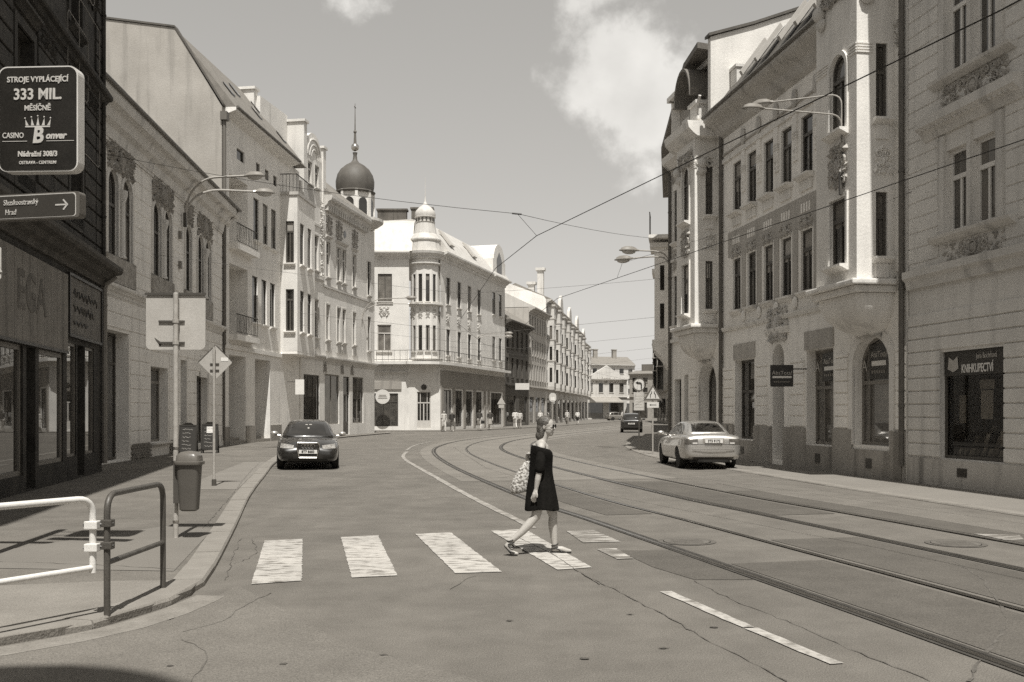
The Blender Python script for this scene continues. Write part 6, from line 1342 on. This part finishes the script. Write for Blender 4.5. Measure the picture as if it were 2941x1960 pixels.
h_cabin = [(1.05,1.0,.72,.68),(.6,1.25,.78,.66),(.2,1.47,.79,.63),(-.4,1.56,.79,.62),(-1.1,1.55,.79,.61),(-1.65,1.46,.77,.60),(-1.92,1.12,.72,.66)]
hat = dict(paint=DBLUE, body=h_body, cabin=h_cabin, belt=1.0, axles=(-1.25,1.25), rw=.32, track=.77, mirror=(.65,.9,1.06),
  front_glass=((-.64,1.08),(.64,1.08),(.56,1.45),(-.56,1.45)), rear_glass=((-.58,1.16),(.58,1.16),(.5,1.45),(-.5,1.45)), side_glass=(((.7,1.06),(-.1,1.06),(-.1,1.46),(.22,1.42)), ((-.16,1.06),(-1.0,1.06),(-1.0,1.46),(-.16,1.47)), ((-1.06,1.06),(-1.6,1.08),(-1.5,1.38),(-1.06,1.45))),
  decals=[('tail_light',((-.82,.86),(-.62,.86),(-.6,1.1),(-.76,1.1)),B_,LENSR,.01),('tail_light',((.62,.86),(.82,.86),(.76,1.1),(.6,1.1)),B_,LENSR,.01),('lower_bumper',((-.6,.3),(.6,.3),(.62,.42),(-.62,.42)),B_,BLACK,.006),('headlight',((-.74,.7),(-.4,.68),(-.4,.8),(-.72,.84)),F_,LENS,.012),('headlight',((.4,.68),(.74,.7),(.72,.84),(.4,.8)),F_,LENS,.012)], extras=[plate_text('2T3 4410', -2.09, .72, R(-90))])
car('dark_hatchback', 'dark hatchback driving away beyond the two road signs', (9.75,81.2,.0), R(83), hat)
hat2 = dict(hat); hat2['paint'] = carpaint('pale_car_paint', .3, .5, .35)
car('pale_hatchback', 'small pale car parked far off at the end of the street', (18.6,176,.0), R(20), hat2)

# ------------------------------------------------------------------ people
def limb(mb, pts, rad, seg=12, flat=1.0):
    pts = [Vector(p) for p in pts]; n = len(pts); P = []; Rr = []
    for i in range(n-1):
        for k in range(4): s = k/4; P.append(pts[i].lerp(pts[i+1], s)); Rr.append(rad[i]+(rad[i+1]-rad[i])*s)
    P.append(pts[-1]); Rr.append(rad[-1]); mb.tube(P, Rr, seg); mb.ball(P[0], Rr[0], 10, 8); mb.ball(P[-1], Rr[-1], 10, 8)
    for p_, r_ in zip(pts[1:-1], rad[1:-1]): mb.ball(p_, r_*1.0, 10, 8)
def fuse(name, mb, voxel, smooth_it=3):
    return bake(name, mb.mesh(name), [('REMESH', dict(mode='VOXEL', voxel_size=voxel, use_smooth_shade=True)), ('SMOOTH', dict(factor=.5, iterations=smooth_it))])
SKIN = mat('skin', .40, .55, .06, 6, .05, 60); HAIR = mat('hair', .085, .45, .5, 30, .6, 50, stretch=(1,1,.25)); DRESS = mat('black_dress', .009, .95, .3, 5, .4, 22, spec=.12)
def put(name, me, m, parent, M=None): me.materials.clear(); return link(name, me, m, parent, M, True)
wt = thing('person', 'woman in a short black off-shoulder dress and sunglasses striding over the zebra crossing', 'person', (.0,12.0,.0))
X = lambda c: .001178*c - .128
Z = lambda c: 1.724 - .001178*c
b = MB()
# legs: rear leg is the one nearer the camera, heel lifted
kneeR, ankR = (X(350),-.10,.455), (X(95),-.15,.165); kneeL, ankL = (X(530),.06,.46), (X(548),.05,.085)
hipR, hipL = (.345,-.085,.86), (.365,.085,.86)
limb(b, [hipR, (.325,-.095,.66), kneeR], [.092,.078,.055]); limb(b, [kneeR, (X(275),-.115,.36), (X(200),-.135,.27), ankR], [.052,.055,.044,.032])
limb(b, [hipL, (.44,.075,.66), kneeL], [.092,.078,.056]); limb(b, [kneeL, (X(538)-.012,.058,.34), (X(543)-.005,.055,.22), ankL], [.052,.056,.046,.033])
# rear foot on its toes, front foot flat
limb(b, [ankR, (X(60),-.155,.115)], [.034,.034]); limb(b, [(X(60),-.155,.115), (X(100),-.16,.06), (X(120),-.165,.035)], [.032,.033,.028]); limb(b, [(X(120),-.165,.03), (X(158),-.17,.026)], [.03,.02])
limb(b, [ankL, (X(540),.05,.05), (X(620),.045,.05), (X(670),.045,.032), (X(705),.045,.028)], [.034,.036,.036,.03,.02])
# trunk, neck
limb(b, [(.35,0,.88), (.345,0,1.02), (.345,0,1.16), (.35,0,1.26)], [.125,.105,.115,.10]); limb(b, [(.345,-.14,1.295), (.35,0,1.31), (.35,.14,1.295)], [.052,.072,.052])
limb(b, [(.358,0,1.33), (.385,0,1.40), (.41,0,1.46)], [.058,.047,.048])
# right arm, hanging slightly back; hand with five fingers
sh, el, wr = (.345,-.155,1.285), (.325,-.205,1.015), (.285,-.205,.79)
limb(b, [sh, (.335,-.19,1.15), el], [.05,.044,.037]); limb(b, [el, (.305,-.21,.91), wr], [.037,.036,.024])
limb(b, [wr, (.272,-.205,.735)], [.024,.033]); limb(b, [(.265,-.215,.735),(.258,-.21,.705)], [.026,.026]); limb(b, [(.285,-.195,.735),(.275,-.195,.705)], [.024,.024])
for k, ln in enumerate((.062,.072,.068,.052)):
    x0 = .288-.017*k; y0 = -.197-.004*k; limb(b, [(x0,y0,.71), (x0-.008,y0-.004,.71-ln*.5), (x0-.006,y0+.012,.71-ln)], [.0095,.009,.0075], 8)
limb(b, [(.285,-.225,.765), (.298,-.235,.73), (.296,-.235,.70)], [.013,.011,.009], 8)
# left arm bent back towards the bag strap
limb(b, [(.35,.155,1.285), (.29,.19,1.15), (.225,.185,1.03)], [.05,.043,.036]); limb(b, [(.225,.185,1.03), (.20,.15,1.12), (.185,.11,1.17)], [.035,.031,.024])
for k in range(4): limb(b, [(.18+.012*k,.1,1.19), (.175+.012*k,.075,1.205)], [.011,.009], 8)
limb(b, [(.19,.12,1.19), (.205,.09,1.215)], [.012,.009], 8)
# head, turned a little to the camera
HM = Matrix.Translation((.42,0,1.535)) @ Matrix.Rotation(R(-24),4,'Z') @ Matrix.Rotation(R(4),4,'Y')
hb = MB(); hb.ball((-.012,0,.022), (.094,.073,.092), 16, 12); hb.ball((.03,0,-.035), (.062,.060,.080), 14, 10); hb.ball((.055,0,-.085), (.032,.034,.028), 10, 8)
hb.ball((.092,0,-.022), (.016,.012,.018), 8, 6); limb(hb, [(.085,0,.018),(.101,0,-.022)], [.009,.012], 8); hb.ball((.086,0,-.058), (.012,.023,.007), 8, 6); hb.ball((.084,0,-.068), (.012,.02,.007), 8, 6)
hb.ball((.068,.03,.0),(.02,.02,.016),8,6); hb.ball((.068,-.03,.0),(.02,.02,.016),8,6)
for s in (-1,1): hb.ball((-.008,s*.073,-.01), (.018,.009,.03), 8, 6)
o0 = len(b.v); b.v += [tuple(HM @ Vector(v)) for v in hb.v]; b.f += [tuple(i+o0 for i in f) for f in hb.f]
put('body', fuse('body', b, .0062, 2), SKIN, wt)
# hair: shoulder-length, swept back
hb = MB(); hb.ball((-.03,0,.036), (.099,.083,.094), 16, 12); hb.ball((-.062,0,-.03), (.064,.083,.10), 14, 10); hb.ball((-.068,0,-.115), (.066,.084,.07), 12, 10); hb.ball((-.04,.055,-.07),(.045,.03,.09),10,8); hb.ball((-.04,-.055,-.075),(.04,.028,.085),10,8)
for k in range(26):
    a = random.Random(k).uniform(-1,1); r_ = random.Random(k+50); yy = a*.07; limb(hb, [(-.04-.02*r_.random(),yy,.09*(1-abs(a))), (-.105+.03*abs(a),yy*1.15,-.02), (-.10+.03*abs(a)+.02*r_.random(),yy*1.2,-.12-.05*r_.random())], [.012,.013,.007], 6)
hm = fuse('hair', hb, .006, 1); put('hair', hm, HAIR, wt, HM)
# lighter hairband-like sheen strand, sunglasses
sg = MB()
for s in (-1,1): sg.lathe([(.001,.0),(.024,.0),(.027,.003),(.024,.006),(.001,.006)], (.094,s*.032,.008), 16, 'x', (1.0,1.0,1))
gl_ = sg.build('sunglasses', mat('sunglass_lens', .01, .08, .1, 3, spec=.8), wt, HM, smooth=True)
fr = MB(); fr.tube([(.098,-.008,.014),(.1,.0,.017),(.098,.008,.014)], .003, 5)
for s in (-1,1): fr.tube([(.096,s*.058,.014),(.05,s*.076,.014),(-.01,s*.079,.006)], .0025, 5)
fr.build('glasses_frame', STEEL, gl_)
# dress: off-shoulder, falling straight to above the knee, with folds
db = MB(); n = 48; rows = []
prof = [(1.282,.348,.104,.196),(1.262,.35,.120,.212),(1.22,.354,.130,.212),(1.17,.357,.134,.19),(1.05,.348,.130,.168),(.95,.345,.138,.165),(.85,.345,.155,.178),(.72,.347,.172,.192),(.62,.35,.186,.205),(.555,.352,.196,.214),(.535,.352,.194,.212)]
for i, (z, cx, rx, ry) in enumerate(prof):
    rg = []
    for k in range(n):
        a = 2*math.pi*k/n; fo = 1 + (.06*math.sin(5*a+.8+z*2) + .045*math.sin(9*a+i*.3))*min(1, max(.12, (1.15-z)/.45)); rg.append((cx+rx*fo*math.cos(a), ry*fo*math.sin(a), z - (.03*math.cos(a-.3) if i < 2 else 0) + .012*math.sin(3*a)*(i > 8)))
    rows.append(rg)
for rg in rows: db.v += rg
for i in range(len(rows)-1): db.f += [(i*n+k,i*n+(k+1)%n,(i+1)*n+(k+1)%n,(i+1)*n+k) for k in range(n)]
dr = bake('dress', db.mesh('dress'), [('SOLIDIFY', dict(thickness=.006)), ('SUBSURF', dict(levels=1, render_levels=1))]); put('dress', dr, DRESS, wt)
sl = MB(); limb(sl, [(.343,-.17,1.228), (.338,-.2,1.13), (.328,-.21,1.035)], [.05,.062,.062]); put('sleeve', fuse('sleeve', sl, .008, 2), DRESS, wt)
sl = MB(); limb(sl, [(.34,.175,1.215), (.29,.195,1.13), (.245,.19,1.06)], [.056,.056,.052]); put('sleeve', fuse('sleeve', sl, .008, 2), DRESS, wt)
# sandals
SAND = mat('sandal_leather', .02, .5, .2, 8)
def sandal(heel, ball_, toe, ank, yw):
    d_ = (Vector(ball_)-Vector(heel)); s = MB(); pts = [Vector(heel), Vector(heel).lerp(Vector(ball_),.5), Vector(ball_), Vector(toe)]; wd = [.028,.03,.042,.028]
    for p_, w_ in zip(pts, wd): s.v += [(p_.x,p_.y-w_,p_.z),(p_.x,p_.y+w_,p_.z),(p_.x+.004,p_.y+w_,p_.z-.018),(p_.x+.004,p_.y-w_,p_.z-.018)]
    for i in range(3): s.f += [(i*4+k,i*4+(k+1)%4,(i+1)*4+(k+1)%4,(i+1)*4+k) for k in range(4)]
    s.f += [(0,1,2,3),(12,15,14,13)]; so = s.build('sandal_sole', SAND, wt, fix=True)
    A = Vector(ank)
    for k, (c_, r1) in enumerate(((A+Vector((0,0,.015)),.04),(A+Vector((0,0,-.02)),.043),(A.lerp(Vector(ball_),.35),.045),(A.lerp(Vector(ball_),.75),.046))):
        st = MB(); up_ = Vector((.25,0,.2)); st.tube([tuple(c_+Vector((r1*math.cos(a)*.95, r1*math.sin(a), (.012*math.cos(a) if k < 2 else -.02*math.cos(a)+.01*math.sin(a))))) for a in [2*math.pi*i/16 for i in range(17)]], .008, 6); st.build('sandal_strap', SAND, so)
sandal((X(500),.05,.026),(X(640),.046,.02),(X(715),.046,.018),ankL,1); sandal((X(28),-.155,.125),(X(105),-.165,.024),(X(160),-.17,.018),ankR,-1)
# patterned bag hanging behind
bg_ = thing('shoulder_bag', 'pale patterned cloth bag hanging behind the woman in black', 'bag', (.07,12.13,.72))
BAGM = mat('bag_print', .55, .9, .1, 38, .3, 40, g2=.16, thr=.5)
bb = MB(); rows = []; n = 28
for z, cx, rx, ry in ((0,.035,.07,.03),(.01,.03,.125,.055),(.09,.035,.135,.068),(.2,.06,.105,.06),(.3,.09,.075,.045),(.37,.115,.045,.028),(.4,.125,.03,.02)):
    rows.append([(cx+rx*(1+.05*math.sin(4*a))*math.cos(a), ry*(1+.12*math.sin(6*a+z*9))*math.sin(a), z+.02*math.cos(a)*(z < .15)) for a in [2*math.pi*k/n for k in range(n)]])
bm_ = bake('bag_body', loft(rows).mesh('bag'), [('SUBSURF', dict(levels=1, render_levels=1))]); put('bag_body', bm_, BAGM, bg_)
for dy in (-.012,.012): s_ = MB(); s_.tube([(.125,dy,.39),(.14,dy-.01,.45),(.17,dy*2,.55),(.21,dy+.005,.60)], .009, 6); s_.build('strap', LGREY, bg_)
# passers-by
def passer(loc, face, h, top, bottom, label, skirt=False, ph=1.0, longs=True, bag=False):
    t = thing('person', label, 'person', loc, face, 'passers-by on the far pavement'); k = h/1.7
    def sc_(pts): return [tuple(c*k for c in p_) for p_ in pts]
    b = MB(); st = .16*ph
    L1 = [(0,.09,.9),(st*.7,.09,.48),(st*.9,.09,.08)]; L2 = [(0,-.09,.9),(-.02,-.09,.48),(-st*1.6,-.09,.12)]
    for Lg in (L1, L2): limb(b, sc_(Lg), [.085*k,.06*k,.042*k]); a_ = Lg[-1]; limb(b, sc_([a_,(a_[0]+.15,a_[1],a_[2]-.04)]), [.042*k,.03*k])
    limb(b, sc_([(0,0,.92),(0,0,1.15),(.0,0,1.36)]), [.13*k,.12*k,.1*k]); limb(b, sc_([(0,-.17,1.4),(0,0,1.42),(0,.17,1.4)]), [.055*k,.07*k,.055*k]); limb(b, sc_([(0,0,1.45),(.015,0,1.53)]), [.05*k,.05*k])
    b.ball((.02*k,0,1.6*k), (.095*k,.078*k,.115*k), 12, 10)
    arms = ([(0,.19,1.4),(-.03,.23,1.13),(.1*ph,.23,.9),(.12*ph,.23,.82)], [(0,-.19,1.4),(.0,-.23,1.13),(-.05*ph,-.23,.9),(-.05*ph,-.23,.82)])
    for A_ in arms: limb(b, sc_(A_), [.05*k,.04*k,.032*k,.038*k])
    put('body', fuse('body', b, .016, 2), SKIN, t)
    s = MB(); limb(s, sc_([(0,0,.95),(0,0,1.15),(0,0,1.37)]), [.15*k,.145*k,.12*k]); limb(s, sc_([(0,-.175,1.4),(0,0,1.42),(0,.175,1.4)]), [.068*k,.085*k,.068*k])
    for A_ in arms: limb(s, sc_(A_[:2]), [.065*k,.06*k])
    put('shirt', fuse('shirt', s, .018, 2), paint(top,.9), t)
    s = MB()
    if skirt: s.lathe([(.15*k,.98*k),(.19*k,.75*k),(.23*k,.5*k)], seg=16); o = s.build('skirt', paint(bottom,.9), t, smooth=True)
    else:
        for Lg in (L1, L2): pts = Lg if longs else [Lg[0], tuple(Vector(Lg[0]).lerp(Vector(Lg[1]),.95))]; limb(s, sc_(pts), [.11*k,.085*k,.07*k][:len(pts)])
        s.ball((0,0,.93*k), (.15*k,.17*k,.1*k), 12, 8); put('trousers', fuse('trousers', s, .018, 2), paint(bottom,.9), t)
    hr = MB(); hr.ball((-.01*k,0,1.635*k), (.098*k,.085*k,.09*k), 12, 8); hr.ball((-.05*k,0,1.58*k), (.06*k,.08*k,.08*k), 10, 8); put('hair', fuse('hair', hr, .018, 1), HAIR, t)
    if bag: g = thing('handbag', 'dark bag carried by the passer-by in the dark shirt', 'bag', (loc[0]+.3,loc[1]-.05,loc[2]+.55)); q2 = MB(); q2.box(-.16,.16,-.06,.06,0,.28); q2.build('bag_body', BLACK, g, bevel=.03); q2 = MB(); q2.tube(bend([(-.1,0,.28),(-.08,0,.42),(.08,0,.42),(.1,0,.28)],.05), .01, 5); q2.build('strap', BLACK, g)
passer((-5.72,83.6,0), R(-70), 1.72, .45, .5, 'passer-by in pale clothes crossing at the white corner house', longs=True)
passer((-5.05,83.7,0), R(-80), 1.70, .04, .10, 'passer-by in a black top with bare arms at the white corner house', longs=False)
passer((-2.85,87.0,KERB), R(100), 1.74, .05, .42, 'passer-by in a dark shirt and pale shorts', longs=False, bag=True)
passer((-1.98,89.5,KERB), R(-90), 1.68, .06, .3, 'passer-by in a dark vest and pale skirt', skirt=True)
passer((.3,95.5,KERB), R(95), 1.75, .6, .5, 'passer-by in a white shirt and pale trousers'); passer((.75,96.6,KERB), R(95), 1.68, .5, .25, 'passer-by in a light shirt and grey trousers')
passer((3.0,105.5,KERB), R(-95), 1.7, .6, .08, 'passer-by in a white top by the dark house'); passer((6.6,119,KERB), R(-95), 1.72, .5, .2, 'passer-by in a light top by the grey house')
passer((8.2,124.5,KERB), R(85), 1.7, .65, .04, 'passer-by in a white top and black shorts far off', longs=False); passer((16.8,152,KERB), R(20), 1.7, .55, .3, 'passer-by far off beside the bay-fronted houses')

# ------------------------------------------------------------------ trees at the far bend
def leafy_tree(loc, h, rad, label, seed):
    rn = random.Random(seed); t = thing('street_tree', label, 'tree', loc, 0, 'trees beyond the far bend'); tk = MB()
    tk.tube([(0,0,0),(.05,0,h*.3),(0,.1,h*.55)], [.2,.15,.1], 8)
    for k in range(6): a = k*1.05; tk.tube([(0,.05,h*(.3+.04*k)),(math.cos(a)*rad*.5,math.sin(a)*rad*.5,h*(.5+.05*k))], [.07,.02], 5)
    tk.build('trunk', mat('bark', .06, .9, .3, 8, .4, 20), t)
    cr = MB()
    cl_ = [(rn.gauss(0,.45)*rad, rn.gauss(0,.45)*rad, h*.62+rn.gauss(0,.2)*h*.55, rn.uniform(.25,.5)*rad) for _ in range(26)]
    for cx, cy, cz, cr_ in cl_:
        for _ in range(70):
            v = Vector((rn.gauss(0,1),rn.gauss(0,1),rn.gauss(0,1))).normalized()*cr_*rn.uniform(.5,1.05); c = Vector((cx,cy,cz))+v
            u_ = Vector((rn.gauss(0,1),rn.gauss(0,1),rn.gauss(0,1))).normalized(); w_ = u_.cross(Vector((rn.gauss(0,1),rn.gauss(0,1),.3))).normalized(); s = rn.uniform(.1,.2)
            cr.poly([c-u_*s, c+w_*s*.6, c+u_*s, c-w_*s*.6])
    o = cr.build('crown', mat('leaves', .07, .7, .5, 2.0, 0, 20), t); o['kind'] = 'stuff'
leafy_tree((30.5,186,0), 8.5, 3.0, 'dark leafy tree beside the flat-roofed house at the bend', 1); leafy_tree((33.5,205,0), 10, 3.5, 'taller leafy tree behind the far bend', 2); leafy_tree((22.8,140,KERB), 5, 1.6, 'small street tree on the far right pavement', 3); leafy_tree((36,228,0), 9, 3.2, 'leafy tree at the end of the street', 4)
